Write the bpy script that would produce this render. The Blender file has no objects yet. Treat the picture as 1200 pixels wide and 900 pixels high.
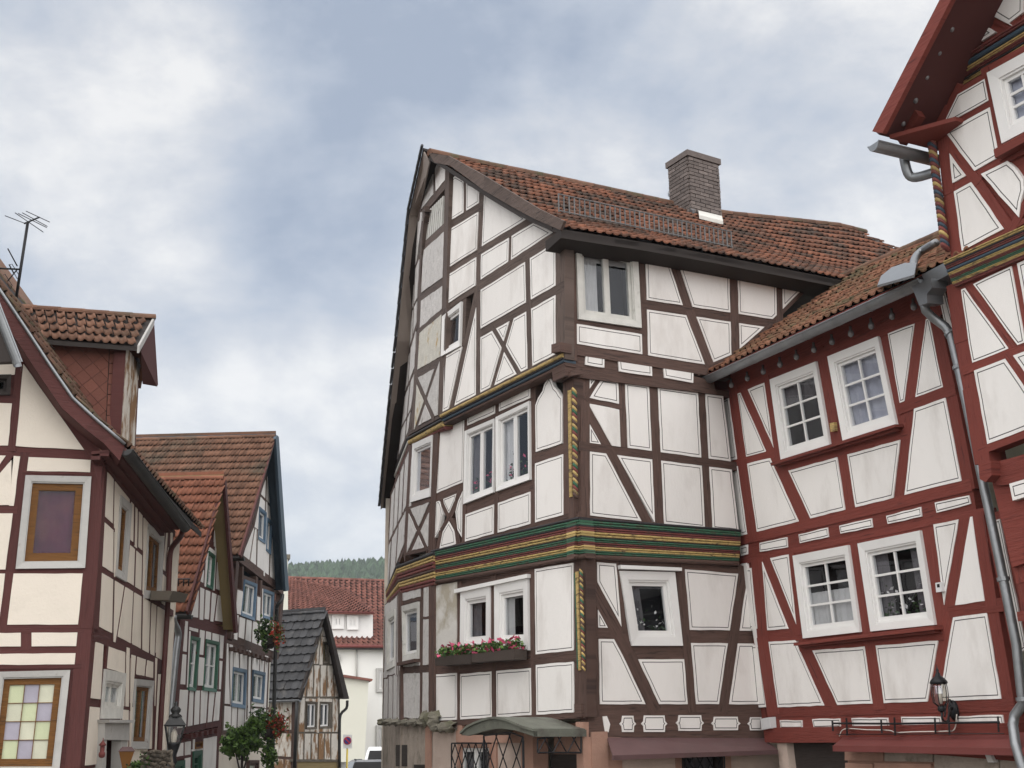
import bpy, math, random
from mathutils import Vector, Matrix
from mathutils.geometry import tessellate_polygon
random.seed(7)
rnd = random.random
SC = bpy.context.scene
COL = SC.collection

# ---------------------------------------------------------------- camera
FPX, TH, ROLL = 1466.0, math.radians(16.9), math.radians(-0.75)
EYE = Vector((0, 0, 1.6))
_f = Vector((0, math.cos(TH), math.sin(TH)))
_x = Vector((1, 0, 0)); _y = Vector((0, -math.sin(TH), math.cos(TH)))
CX = _x * math.cos(ROLL) + _y * math.sin(ROLL)
CY = -_x * math.sin(ROLL) + _y * math.cos(ROLL)
cam = bpy.data.cameras.new('camera'); camo = bpy.data.objects.new('camera', cam); COL.objects.link(camo)
cam.sensor_width = 36; cam.lens = FPX / 1200 * 36; cam.clip_end = 3000; cam.clip_start = 0.1
camo.matrix_world = Matrix(((CX.x, CY.x, -_f.x, EYE.x), (CX.y, CY.y, -_f.y, EYE.y), (CX.z, CY.z, -_f.z, EYE.z), (0, 0, 0, 1)))
SC.camera = camo

# ---------------------------------------------------------------- light
SC.view_settings.view_transform = 'Standard'; SC.view_settings.look = 'None'
SC.view_settings.exposure = 1.6; SC.view_settings.gamma = 1
SUN_AZ, SUN_EL = math.radians(182), math.radians(48)      # compass bearing from +Y, clockwise
sun = bpy.data.lights.new('sun', 'SUN'); sun.energy = 1.5; sun.angle = math.radians(135); sun.color = (1, .955, .90)
suno = bpy.data.objects.new('sun', sun); COL.objects.link(suno)
sd = Vector((math.sin(SUN_AZ) * math.cos(SUN_EL), math.cos(SUN_AZ) * math.cos(SUN_EL), math.sin(SUN_EL)))
suno.rotation_euler = sd.to_track_quat('Z', 'Y').to_euler(); suno.location = (0, -20, 60)

def ray(x, y):
    return (_f * FPX + CX * (x - 600) - CY * (y - 450)).normalized()
def build_world():
    w = bpy.data.worlds.new('World'); SC.world = w; w.use_nodes = True
    nt = w.node_tree; N = nt.nodes; L = nt.links; N.clear()
    out = N.new('ShaderNodeOutputWorld'); bg = N.new('ShaderNodeBackground'); bg.inputs[1].default_value = 0.070
    L.new(bg.outputs[0], out.inputs[0])
    sky = N.new('ShaderNodeTexSky'); sky.sky_type = 'NISHITA'; sky.sun_disc = False
    sky.sun_elevation = SUN_EL; sky.sun_rotation = SUN_AZ
    tc = N.new('ShaderNodeTexCoord')
    mp = N.new('ShaderNodeMapping'); mp.inputs['Scale'].default_value = (1, 1, 1.55); mp.inputs['Location'].default_value = (3.1, 1.7, .4)
    L.new(tc.outputs['Generated'], mp.inputs[0])
    def noise(sc, det, ro, dist=0.0):
        n = N.new('ShaderNodeTexNoise'); n.inputs['Scale'].default_value = sc; n.inputs['Detail'].default_value = det
        n.inputs['Roughness'].default_value = ro; n.inputs['Distortion'].default_value = dist
        L.new(mp.outputs[0], n.inputs['Vector']); return n.outputs[0]
    def math_(op, a, b=None, cl=False):
        m = N.new('ShaderNodeMath'); m.operation = op; m.use_clamp = cl
        for i, v in enumerate((a, b)):
            if v is None: continue
            if isinstance(v, (int, float)): m.inputs[i].default_value = v
            else: L.new(v, m.inputs[i])
        return m.outputs[0]
    n1 = noise(3.4, 7, .56, .2); n2 = noise(7.0, 9, .62, .15); n3 = noise(1.6, 3, .5)
    base = math_('ADD', math_('MULTIPLY', math_('SUBTRACT', n1, .5), 2.0), math_('MULTIPLY', math_('SUBTRACT', n2, .5), 1.5))
    base = math_('ADD', base, math_('MULTIPLY', math_('SUBTRACT', n3, .5), .3))
    base = math_('ADD', base, .57)
    # warped direction for soft cloud masses
    wn = N.new('ShaderNodeTexNoise'); wn.inputs['Scale'].default_value = 5; wn.inputs['Detail'].default_value = 5
    L.new(tc.outputs['Generated'], wn.inputs['Vector'])
    wv = N.new('ShaderNodeVectorMath'); wv.operation = 'MULTIPLY_ADD'
    L.new(wn.outputs['Color'], wv.inputs[0]); wv.inputs[1].default_value = (.16, .16, .16); 
    off = N.new('ShaderNodeVectorMath'); off.operation = 'ADD'; L.new(tc.outputs['Generated'], off.inputs[0]); off.inputs[1].default_value = (-.08, -.08, -.08)
    L.new(off.outputs[0], wv.inputs[2])
    nz = N.new('ShaderNodeVectorMath'); nz.operation = 'NORMALIZE'; L.new(wv.outputs[0], nz.inputs[0])
    def mass(px, py, rad, amt):
        nonlocal base
        d = N.new('ShaderNodeVectorMath'); d.operation = 'DOT_PRODUCT'; L.new(nz.outputs[0], d.inputs[0]); d.inputs[1].default_value = ray(px, py)
        mr = N.new('ShaderNodeMapRange'); mr.interpolation_type = 'SMOOTHSTEP'
        mr.inputs['From Min'].default_value = math.cos(rad); mr.inputs['From Max'].default_value = 1.0
        mr.inputs['To Min'].default_value = 0; mr.inputs['To Max'].default_value = amt
        L.new(d.outputs['Value'], mr.inputs['Value']); base = math_('ADD', base, mr.outputs[0])
    for m in ((350, 265, .12, -.38), (470, 40, .13, -.32), (600, -20, .15, -.30), (740, 50, .12, -.22), (100, 90, .17, .2), (960, 150, .26, .13),
              (1060, 60, .2, .15), (20, 330, .14, -.08), (420, 430, .14, .16), (250, 540, .2, .15), (820, 110, .09, .05), (620, 110, .07, .16)):
        mass(*m)
    cr = N.new('ShaderNodeValToRGB'); L.new(base, cr.inputs[0]); e = cr.color_ramp.elements
    e[0].position = 0.0; e[0].color = (1.9, 2.2, 2.7, 1)
    e[1].position = 1.0; e[1].color = (4.5, 4.46, 4.4, 1)
    a = e.new(.33); a.color = (2.55, 2.8, 3.2, 1)
    a = e.new(.66); a.color = (3.3, 3.42, 3.62, 1)
    # thin cloud over blue: a little of the physical sky shows through
    mx = N.new('ShaderNodeMix'); mx.data_type = 'RGBA'; mx.inputs[0].default_value = .9
    L.new(sky.outputs[0], mx.inputs['A']); L.new(cr.outputs[0], mx.inputs['B'])
    L.new(mx.outputs['Result'], bg.inputs[0])
build_world()

# ---------------------------------------------------------------- materials
MATS = {}
def mk(name, col, rough=.75, var=.18, scale=2.5, bump=.25, bscale=30, c2=None, c2r=(.55, .7), c2scale=1.6, uv=False, stretch=(1, 1, 1),
       metal=0.0, spec=.3, rand=.12, tone=0.0, streak=0.0, trans=0.0):
    if name in MATS: return MATS[name]
    m = bpy.data.materials.new(name); m.use_nodes = True; nt = m.node_tree; N = nt.nodes; L = nt.links
    b = N['Principled BSDF']; b.inputs['Roughness'].default_value = rough; b.inputs['Metallic'].default_value = metal
    b.inputs['Specular IOR Level'].default_value = spec
    if uv:
        src = N.new('ShaderNodeUVMap').outputs[0]
    else:
        src = N.new('ShaderNodeNewGeometry').outputs['Position']
    oi = N.new('ShaderNodeObjectInfo')
    if uv:
        ad = N.new('ShaderNodeVectorMath'); ad.operation = 'MULTIPLY_ADD'; L.new(oi.outputs['Random'], ad.inputs[0])
        ad.inputs[1].default_value = (37, 17, 5); L.new(src, ad.inputs[2]); src = ad.outputs[0]
    mp = N.new('ShaderNodeMapping'); mp.inputs['Scale'].default_value = stretch; L.new(src, mp.inputs[0])
    def noise(sc, det=5, ro=.6, v=None):
        n = N.new('ShaderNodeTexNoise'); n.inputs['Scale'].default_value = sc; n.inputs['Detail'].default_value = det; n.inputs['Roughness'].default_value = ro
        L.new(v or mp.outputs[0], n.inputs['Vector']); return n.outputs[0]
    def MA(op, a, bb):
        q = N.new('ShaderNodeMath'); q.operation = op
        for i, v in enumerate((a, bb)):
            if isinstance(v, (int, float)): q.inputs[i].default_value = v
            else: L.new(v, q.inputs[i])
        return q.outputs[0]
    n = noise(scale)
    fac = MA('MULTIPLY_ADD' if False else 'MULTIPLY', MA('SUBTRACT', n, .5), 2 * var * 1.6)
    fac = MA('ADD', fac, 1.0)
    if rand: fac = MA('MULTIPLY', fac, MA('ADD', MA('MULTIPLY', oi.outputs['Random'], 2 * rand), 1 - rand))
    if tone:
        at = N.new('ShaderNodeAttribute'); at.attribute_name = 'tone'
        fr = MA('FRACT', MA('ADD', at.outputs['Fac'], oi.outputs['Random']), 0)
        fac = MA('MULTIPLY', fac, MA('ADD', MA('MULTIPLY', fr, 2 * tone), 1 - tone))
    colr = N.new('ShaderNodeRGB'); colr.outputs[0].default_value = (*col, 1); cout = colr.outputs[0]
    if c2:
        n2 = noise(c2scale, 8, .62)
        mr = N.new('ShaderNodeMapRange'); mr.inputs['From Min'].default_value = c2r[0]; mr.inputs['From Max'].default_value = c2r[1]; L.new(n2, mr.inputs[0])
        mx = N.new('ShaderNodeMix'); mx.data_type = 'RGBA'; L.new(mr.outputs[0], mx.inputs[0]); L.new(cout, mx.inputs['A']); mx.inputs['B'].default_value = (*c2, 1)
        cout = mx.outputs['Result']
    sc = N.new('ShaderNodeVectorMath'); sc.operation = 'SCALE'; L.new(cout, sc.inputs[0]); L.new(fac, sc.inputs['Scale'])
    L.new(sc.outputs[0], b.inputs['Base Color'])
    if bump:
        bn = noise(bscale, 6, .65)
        bp = N.new('ShaderNodeBump'); bp.inputs['Strength'].default_value = bump; bp.inputs['Distance'].default_value = .02; L.new(bn, bp.inputs['Height'])
        L.new(bp.outputs[0], b.inputs['Normal'])
    MATS[name] = m; return m
def mk_glass(name, tint=(.55, .58, .6), gl=.16):
    m = bpy.data.materials.new(name); m.use_nodes = True; nt = m.node_tree; N = nt.nodes; L = nt.links; N.clear()
    o = N.new('ShaderNodeOutputMaterial'); mx = N.new('ShaderNodeMixShader'); t = N.new('ShaderNodeBsdfTransparent'); g = N.new('ShaderNodeBsdfGlossy')
    t.inputs[0].default_value = (*tint, 1); g.inputs['Roughness'].default_value = .02; g.inputs[0].default_value = (.9, .93, 1, 1)
    fr = N.new('ShaderNodeFresnel'); fr.inputs[0].default_value = 1.4
    a0 = N.new('ShaderNodeMath'); a0.inputs[1].default_value = gl; L.new(fr.outputs[0], a0.inputs[0])
    ge = N.new('ShaderNodeNewGeometry'); iv = N.new('ShaderNodeMath'); iv.operation = 'SUBTRACT'; iv.inputs[0].default_value = 1; L.new(ge.outputs['Backfacing'], iv.inputs[1])
    ad = N.new('ShaderNodeMath'); ad.operation = 'MULTIPLY'; L.new(a0.outputs[0], ad.inputs[0]); L.new(iv.outputs[0], ad.inputs[1])
    nz = N.new('ShaderNodeTexNoise'); nz.inputs['Scale'].default_value = 2.2; nz.inputs['Detail'].default_value = 1
    gp = N.new('ShaderNodeNewGeometry'); L.new(gp.outputs['Position'], nz.inputs['Vector'])
    bp = N.new('ShaderNodeBump'); bp.inputs['Strength'].default_value = .05; bp.inputs['Distance'].default_value = .05; L.new(nz.outputs[0], bp.inputs['Height']); L.new(bp.outputs[0], g.inputs['Normal'])
    L.new(ad.outputs[0], mx.inputs[0]); L.new(t.outputs[0], mx.inputs[1]); L.new(g.outputs[0], mx.inputs[2]); L.new(mx.outputs[0], o.inputs[0])
    MATS[name] = m; return m
WOODKW = dict(uv=True, stretch=(1.2, 14, 1), scale=2.0, bscale=3.0, bump=.55, rough=.72, spec=.25)
mk('brown_timber', (.094, .057, .046), var=.3, c2=(.044, .029, .025), c2r=(.55, .66), c2scale=2.5, **WOODKW)
mk('weathered_timber', (.105, .076, .064), var=.3, c2=(.045, .033, .028), c2r=(.54, .66), c2scale=3, **WOODKW)
mk('red_timber', (.172, .041, .031), var=.25, c2=(.085, .022, .018), c2r=(.56, .68), c2scale=2, **WOODKW)
mk('oxblood_timber', (.088, .030, .027), var=.25, c2=(.06, .02, .02), c2r=(.55, .8), c2scale=2, **WOODKW)
mk('old_timber', (.10, .085, .068), var=.3, c2=(.2, .17, .13), c2r=(.5, .7), c2scale=4, **WOODKW)
mk('grey_plank', (.30, .255, .225), var=.2, c2=(.16, .13, .11), c2scale=3, **WOODKW)
mk('ochre_plank', (.24, .18, .085), var=.15, **WOODKW)
mk('stained_wood', (.17, .075, .02), var=.3, c2=(.07, .04, .02), c2scale=3, **WOODKW)
mk('dark_wood', (.035, .028, .025), var=.25, **WOODKW)
mk('white_plaster', (.78, .755, .725), rough=.9, stretch=(1, 1, .4), var=.06, scale=1.1, bump=.45, bscale=8, c2=(.57, .535, .50), c2r=(.52, .8), c2scale=1.9, rand=.03, spec=.1)
mk('cream_plaster', (.72, .655, .565), rough=.9, var=.05, scale=1.5, bump=.3, bscale=30, c2=(.58, .53, .45), c2r=(.55, .85), rand=.03, spec=.1)
mk('rough_plaster', (.56, .54, .52), rough=.95, var=.16, scale=9, bump=1.0, bscale=14, c2=(.34, .32, .30), c2r=(.56, .72), c2scale=6, rand=.05, spec=.1)
mk('stained_plaster', (.56, .54, .48), rough=.95, var=.16, scale=9, bump=1.0, bscale=14, c2=(.42, .27, .08), c2r=(.56, .68), c2scale=2.4, rand=.05, spec=.1)
mk('patched_plaster', (.60, .58, .54), rough=.9, var=.08, scale=3, bump=.5, bscale=9, c2=(.40, .36, .29), c2r=(.46, .6), c2scale=1.8, rand=.02, spec=.1)
mk('peeling_plaster', (.60, .56, .50), rough=.9, var=.15, scale=5, bump=.9, bscale=18, c2=(.24, .14, .075), c2r=(.47, .56), c2scale=2.6, stretch=(1.6, 1.6, .6), rand=.06, spec=.1)
mk('line_paint', (.05, .045, .045), rough=.8, bump=0, var=.3, rand=.0)
mk('green_paint', (.045, .125, .075), rough=.75, bump=.7, bscale=9, var=.35, scale=5, uv=True, stretch=(3, 9, 1), c2=(.09, .06, .045), c2r=(.52, .68), c2scale=3, rand=.15)
mk('yellow_paint', (.46, .33, .13), rough=.75, bump=.7, bscale=9, var=.35, scale=5, uv=True, stretch=(3, 9, 1), c2=(.09, .06, .045), c2r=(.52, .68), c2scale=3, rand=.15)
mk('wine_paint', (.17, .05, .045), rough=.75, bump=.7, bscale=9, var=.35, scale=5, uv=True, stretch=(3, 9, 1), c2=(.09, .06, .045), c2r=(.52, .68), c2scale=3, rand=.15)
mk('black_paint', (.03, .028, .03), rough=.6, bump=.3, bscale=20)
mk('white_paint', (.74, .73, .71), rough=.5, var=.05, bump=.1, bscale=20, rand=.03)
mk('aged_white_paint', (.58, .57, .53), rough=.7, var=.15, scale=6, bump=.4, bscale=20, c2=(.33, .31, .28), c2r=(.6, .72), c2scale=5, rand=.03)
mk('grey_paint', (.43, .42, .40), rough=.6, var=.12, scale=5, bump=.3, bscale=20, c2=(.22, .19, .17), c2r=(.62, .75), c2scale=5, rand=.04)
mk('shutter_green', (.04, .115, .075), rough=.5, bump=.2, var=.15)
mk('shutter_blue', (.10, .16, .23), rough=.5, bump=.2, var=.15)
mk('verge_blue', (.045, .07, .095), rough=.5, bump=.2, var=.15)
mk('zinc', (.26, .27, .28), rough=.42, var=.15, scale=6, bump=.15, bscale=25, metal=.75, spec=.5, rand=.05)
mk('guard_grey', (.15, .15, .15), rough=.6, var=.2, bump=0, metal=.3)
mk('dark_metal', (.045, .045, .045), rough=.5, var=.2, bump=.2, metal=.5)
mk('iron', (.02, .02, .022), rough=.45, bump=.1, metal=.4)
mk('red_pipe', (.085, .03, .028), rough=.45, bump=.1)
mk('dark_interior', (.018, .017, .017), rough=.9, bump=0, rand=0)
mk('brick_chimney', (.15, .125, .115), rough=.9, var=.25, scale=12, bump=.6, bscale=40, rand=.25)
mk('mortar', (.22, .20, .185), rough=.95, bump=.4)
mk('tile_red', (.19, .080, .048), rough=.85, var=.3, scale=9, bump=.4, bscale=60, c2=(.07, .048, .037), c2r=(.44, .6), c2scale=1.5, rand=0, tone=.28)
mk('tile_wing', (.205, .093, .055), rough=.85, var=.25, scale=9, bump=.4, bscale=60, c2=(.105, .083, .045), c2r=(.46, .64), c2scale=1.3, rand=0, tone=.26)
mk('tile_orange', (.225, .09, .055), rough=.85, var=.22, scale=9, bump=.4, bscale=60, c2=(.17, .09, .055), c2r=(.5, .7), c2scale=1.0, rand=0, tone=.2)
mk('tile_mossy', (.14, .075, .05), rough=.9, var=.3, scale=9, bump=.5, bscale=60, c2=(.10, .085, .05), c2r=(.5, .64), c2scale=2.2, rand=0, tone=.3)
mk('tile_brown', (.155, .08, .052), rough=.88, var=.28, scale=6, bump=.4, bscale=60, c2=(.095, .07, .05), c2r=(.48, .62), c2scale=.55, rand=0, tone=.25)
mk('tile_far', (.18, .077, .06), rough=.88, var=.2, scale=3, bump=.2, c2=(.17, .075, .06), c2r=(.5, .65), c2scale=.5, rand=0, tone=.25)
mk('slate', (.042, .042, .045), rough=.55, var=.3, scale=5, bump=.5, bscale=30, c2=(.10, .095, .09), c2r=(.55, .7), c2scale=2, rand=0, tone=.3)
mk('red_shingle', (.15, .055, .038), rough=.75, var=.12, scale=3, bump=.25, c2=(.12, .04, .03), c2r=(.55, .75), c2scale=1.2, rand=.12)
mk('pink_sandstone', (.37, .22, .165), rough=.9, var=.18, scale=4, bump=.4, bscale=30, rand=.1)
mk('pink_render', (.50, .40, .34), rough=.95, var=.10, scale=3, bump=.9, bscale=12, c2=(.40, .30, .25), c2r=(.55, .8))
mk('rubble_render', (.33, .28, .235), rough=.95, var=.25, scale=4, bump=1.0, bscale=14, c2=(.17, .15, .12), c2r=(.52, .66), c2scale=3)
mk('mossy_stone', (.19, .175, .14), rough=.95, var=.3, scale=5, bump=1.0, bscale=14, c2=(.12, .12, .07), c2r=(.5, .65))
mk('cream_wall', (.66, .65, .56), rough=.9, var=.04, scale=.5, bump=.2, rand=0)
mk('pale_wall', (.72, .71, .68), rough=.9, var=.03, scale=.5, bump=.2, rand=0)
mk('curtain', (.55, .54, .53), rough=.9, var=.15, scale=5, bump=.2, rand=.1)
mk('dark_curtain', (.13, .12, .125), rough=.9, var=.3, scale=6, bump=.2, rand=.1)
mk('blue_curtain', (.46, .47, .54), rough=.9, var=.15, scale=5, bump=.2, rand=.1)
mk('magenta_cloth', (.085, .012, .035), rough=.9, var=.5, scale=2, bump=.3, c2=(.14, .045, .045), c2r=(.45, .65), c2scale=1.2, rand=0)
mk('cobbles', (.15, .14, .13), rough=.9, var=.3, scale=6, bump=.6, bscale=12, rand=0)
mk('asphalt', (.055, .055, .055), rough=.9, var=.2, scale=2, bump=.4, bscale=60, rand=0)
mk('leaf', (.075, .135, .03), rough=.6, var=.3, scale=6, bump=0, tone=.45, rand=0)
mk('dark_leaf', (.03, .06, .02), rough=.6, var=.3, scale=6, bump=0, tone=.4, rand=0)
mk('rust_leaf', (.16, .05, .02), rough=.6, var=.3, scale=6, bump=0, tone=.4, rand=0)
mk('petal_pink', (.55, .09, .17), rough=.6, bump=0, tone=.4, rand=0)
mk('petal_white', (.75, .72, .7), rough=.6, bump=0, rand=0)
mk('petal_red', (.45, .05, .03), rough=.6, bump=0, tone=.3, rand=0)
mk('box_brown', (.055, .042, .035), rough=.7, bump=.4)
mk('red_metal', (.16, .045, .04), rough=.5, var=.1, bump=.1)
mk('plum_metal', (.13, .075, .075), rough=.5, var=.15, scale=4, bump=.15, c2=(.09, .065, .06))
mk('canopy_metal', (.13, .135, .11), rough=.6, var=.25, scale=5, bump=.3, c2=(.07, .065, .055), c2r=(.5, .65), c2scale=2)
mk('white_plastic', (.7, .7, .7), rough=.4, bump=0)
mk('car_white', (.75, .75, .75), rough=.25, bump=0, var=.02, spec=.5)
mk('car_grey', (.22, .24, .26), rough=.25, bump=0, var=.02, spec=.5, metal=.4)
mk('pane_green', (.52, .56, .36), rough=.35, bump=.1, rand=.04)
mk('pane_lilac', (.36, .34, .40), rough=.35, bump=.1, rand=.04)
mk('pane_cream', (.58, .58, .45), rough=.35, bump=.1, rand=.04)
mk('bulb_grey', (.16, .15, .15), rough=.2, bump=0, spec=.6)
mk('sign_blue', (.05, .05, .22), rough=.4, bump=0)
mk('sign_red', (.5, .03, .03), rough=.4, bump=0)
mk('sign_yellow', (.6, .45, .05), rough=.4, bump=0)
mk('forest_green', (.045, .075, .04), rough=.9, var=.3, scale=.05, bump=0, tone=.4, rand=0)
mk('lamp_white', (.7, .66, .6), rough=.3, bump=0)
mk_glass('glass', (.9, .91, .92), .0); mk_glass('glass_bright', (.8, .8, .82), .32); mk_glass('lantern_glass', (.85, .84, .8), .15)

# ---------------------------------------------------------------- objects
LOC = {}
def setp(o, label=None, cat=None, group=None, kind=None):
    if label: o['label'] = label
    if cat: o['category'] = cat
    if group: o['group'] = group
    if kind: o['kind'] = kind
    return o
def empty(name, loc, parent=None):
    o = bpy.data.objects.new(name, None); o.empty_display_size = .3; COL.objects.link(o)
    link(o, Vector(loc), parent); return o
def link(o, loc, parent):
    if parent is not None:
        o.parent = parent; o.location = loc - LOC[parent]
    else: o.location = loc
    LOC[o] = Vector(loc)
def ob(name, V, F, mat, parent=None, mi=None, uv=None, smooth=False, tone=None, base=False):
    """V in world space"""
    V = [Vector(v) for v in V]
    c = Vector((0, 0, 0))
    for v in V: c += v
    c /= len(V)
    if base: c.z = min(v.z for v in V)
    me = bpy.data.meshes.new(name); me.from_pydata([v - c for v in V], [], F)
    for m in (mat if isinstance(mat, (list, tuple)) else [mat]): me.materials.append(MATS[m])
    if mi:
        for p, i in zip(me.polygons, mi): p.material_index = i
    if uv:
        lay = me.uv_layers.new(name='UVMap')
        for p in me.polygons:
            for li in p.loop_indices: lay.data[li].uv = uv[me.loops[li].vertex_index]
    if tone is not None:
        at = me.attributes.new('tone', 'FLOAT', 'FACE'); at.data.foreach_set('value', tone)
    if smooth:
        for p in me.polygons: p.use_smooth = True
    o = bpy.data.objects.new(name, me); COL.objects.link(o); link(o, c, parent); return o

class MB:
    """collects shapes into one mesh (world space)"""
    def __init__(s): s.V = []; s.F = []; s.M = []; s.T = []
    def add(s, V, F, m=0, t=0.0):
        k = len(s.V); s.V += [Vector(v) for v in V]
        for f in F: s.F.append([i + k for i in f]); s.M.append(m); s.T.append(t)
        return s
    def box(s, c, sx, sy, sz, rz=0, m=0, t=0.0):
        c = Vector(c); R = Matrix.Rotation(rz, 3, 'Z')
        V = [c + R @ Vector((a * sx / 2, b * sy / 2, d * sz / 2)) for d in (-1, 1) for b in (-1, 1) for a in (-1, 1)]
        return s.add(V, [(0, 2, 3, 1), (4, 5, 7, 6), (0, 1, 5, 4), (2, 6, 7, 3), (0, 4, 6, 2), (1, 3, 7, 5)], m, t)
    def hexa(s, q0, q1, m=0, t=0.0):
        V = list(q0) + list(q1); n = len(q0)
        F = [list(range(n))[::-1], [n + i for i in range(n)]] + [(i, (i + 1) % n, n + (i + 1) % n, n + i) for i in range(n)]
        return s.add(V, F, m, t)
    def tube(s, P, r, n=8, m=0, cap=True, a0=0, a1=2 * math.pi, up=None, t=0.0):
        P = [Vector(p) for p in P]; full = abs(a1 - a0) > 6.2; V = []; k = n if full else n + 1
        N0 = None
        for i, p in enumerate(P):
            d = (P[min(i + 1, len(P) - 1)] - P[max(i - 1, 0)]).normalized()
            u = up if up is not None else (N0 if N0 is not None else (Vector((0, 0, 1)) if abs(d.z) < .9 else Vector((1, 0, 0))))
            a = d.cross(u).normalized(); b = a.cross(d).normalized(); N0 = b
            rr = r[i] if isinstance(r, (list, tuple)) else r
            for j in range(k):
                an = a0 + (a1 - a0) * j / n; V.append(p + a * math.cos(an) * rr + b * math.sin(an) * rr)
        F = []
        for i in range(len(P) - 1):
            for j in range(n):
                j2 = (j + 1) % k; F.append((i * k + j, i * k + j2, (i + 1) * k + j2, (i + 1) * k + j))
        if cap: F.append(list(range(k))[::-1]); F.append([(len(P) - 1) * k + j for j in range(k)])
        return s.add(V, F, m, t)
    def lathe(s, c, prof, n=12, m=0, axis=None, t=0.0):
        """prof [(r,z)] about a vertical axis at c"""
        c = Vector(c); V = []
        for r, z in prof:
            for j in range(n):
                a = 2 * math.pi * j / n; V.append(c + Vector((r * math.cos(a), r * math.sin(a), z)))
        F = [(i * n + j, i * n + (j + 1) % n, (i + 1) * n + (j + 1) % n, (i + 1) * n + j) for i in range(len(prof) - 1) for j in range(n)]
        F.append(list(range(n))[::-1]); F.append([(len(prof) - 1) * n + j for j in range(n)])
        return s.add(V, F, m, t)
    def build(s, name, mat, parent=None, smooth=False, tones=False, base=False):
        return ob(name, s.V, s.F, mat, parent, s.M if isinstance(mat, (list, tuple)) else None, None, smooth, s.T if tones else None, base)

# ---------------------------------------------------------------- facade planes
class Fac:
    def __init__(s, px, py, dist, vpx, lean=0.0, O=None, N=None):
        if O is None:
            d = ray(px, py); O = EYE + d * (dist / math.hypot(d.x, d.y))
        s.O = Vector(O)
        if N is None:
            az = math.atan2((vpx - 600) * math.cos(TH), FPX)
            U = Vector((math.sin(az), math.cos(az), 0))
            if U.x < 0: U = -U
            if vpx > 600 and U.x < 0: U = -U
            n = Vector((U.y, -U.x, 0))
            if n.dot(Vector((s.O.x, s.O.y, 0))) > 0: n = -n
            if U.cross(Vector((0, 0, 1))).dot(n) < 0: U = -U      # U points to image right
            s.U, s.N0 = U, n
        s.U = s.U; l = math.radians(lean)
        s.V = Vector((0, 0, 1)) * math.cos(l) + s.N0 * math.sin(l)
        s.N = s.U.cross(s.V).normalized()
        if s.N.dot(s.N0) < 0: s.N = -s.N
    def shift(s, d):
        import copy
        c = copy.copy(s); c.O = s.O + s.N0 * d; return c
    def hit(s, x, y, d=0.0):
        r = ray(x, y); O = s.O + s.N * d
        return EYE + r * ((O - EYE).dot(s.N) / r.dot(s.N))
    def uv(s, x, y):
        p = s.hit(x, y) - s.O; return (p.dot(s.U), p.dot(s.V))
    def pt(s, uv, d=0.0): return s.O + s.U * uv[0] + s.V * uv[1] + s.N * d
class Fr:
    def __init__(s, fac, ox, oy, sc): s.fac, s.ox, s.oy, s.sc = fac, ox, oy, sc
    def px(s, x, y): return (s.ox + x * s.sc, s.oy + y * s.sc)
    def uv(s, x, y): return s.fac.uv(*s.px(x, y))
    def hit(s, x, y, d=0.0): return s.fac.hit(*s.px(x, y), d)
    def on(s, fac): return Fr(fac, s.ox, s.oy, s.sc)

def area(P): return .5 * sum(P[i][0] * P[(i + 1) % len(P)][1] - P[(i + 1) % len(P)][0] * P[i][1] for i in range(len(P)))
def ccw(P): return P if area(P) > 0 else P[::-1]
def inset(P, d):
    """mitre inset of a CCW polygon; returns None when it collapses"""
    n = len(P); R = []
    for i in range(n):
        a, b, c = P[i - 1], P[i], P[(i + 1) % n]
        e1 = Vector((b[0] - a[0], b[1] - a[1])); e2 = Vector((c[0] - b[0], c[1] - b[1]))
        if e1.length < 1e-6 or e2.length < 1e-6: return None
        e1.normalize(); e2.normalize(); n1 = Vector((-e1.y, e1.x)); n2 = Vector((-e2.y, e2.x))
        m = n1 + n2
        if m.length < .25: return None
        m.normalize(); k = d / max(.2, m.dot(n1)); R.append((b[0] + m.x * k, b[1] + m.y * k))
    for i in range(n):
        a, b = P[i], P[(i + 1) % n]; c, e = R[i], R[(i + 1) % n]
        if (b[0] - a[0]) * (e[0] - c[0]) + (b[1] - a[1]) * (e[1] - c[1]) <= 0: return None
    return R
def cleanpoly(P, tol=.012):
    R = []
    for p in P:
        if not R or math.hypot(p[0] - R[-1][0], p[1] - R[-1][1]) > tol: R.append(p)
    while len(R) > 2 and math.hypot(R[0][0] - R[-1][0], R[0][1] - R[-1][1]) <= tol: R.pop()
    # drop collinear
    ch = True
    while ch and len(R) > 3:
        ch = False
        for i in range(len(R)):
            a, b, c = R[i - 1], R[i], R[(i + 1) % len(R)]
            ab = Vector((b[0] - a[0], b[1] - a[1])); bc = Vector((c[0] - b[0], c[1] - b[1]))
            if abs(ab.x * bc.y - ab.y * bc.x) / max(1e-9, (ab.length * bc.length)) < .02 and ab.dot(bc) > 0: R.pop(i); ch = True; break
    return R
def clip(P, p, q, off):
    """keep the left side of line p->q moved left by off"""
    dx, dy = q[0] - p[0], q[1] - p[1]; l = math.hypot(dx, dy); nx, ny = -dy / l, dx / l
    f = lambda a: (a[0] - p[0]) * nx + (a[1] - p[1]) * ny - off
    R = []
    for i in range(len(P)):
        a, b = P[i], P[(i + 1) % len(P)]; fa, fb = f(a), f(b)
        if fa >= 0: R.append(a)
        if (fa >= 0) != (fb >= 0):
            t = fa / (fa - fb); R.append((a[0] + t * (b[0] - a[0]), a[1] + t * (b[1] - a[1])))
    return R
def inside(P, x, y):
    c = False
    for i in range(len(P)):
        a, b = P[i], P[i - 1]
        if (a[1] > y) != (b[1] > y) and x < (b[0] - a[0]) * (y - a[1]) / (b[1] - a[1]) + a[0]: c = not c
    return c
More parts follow.
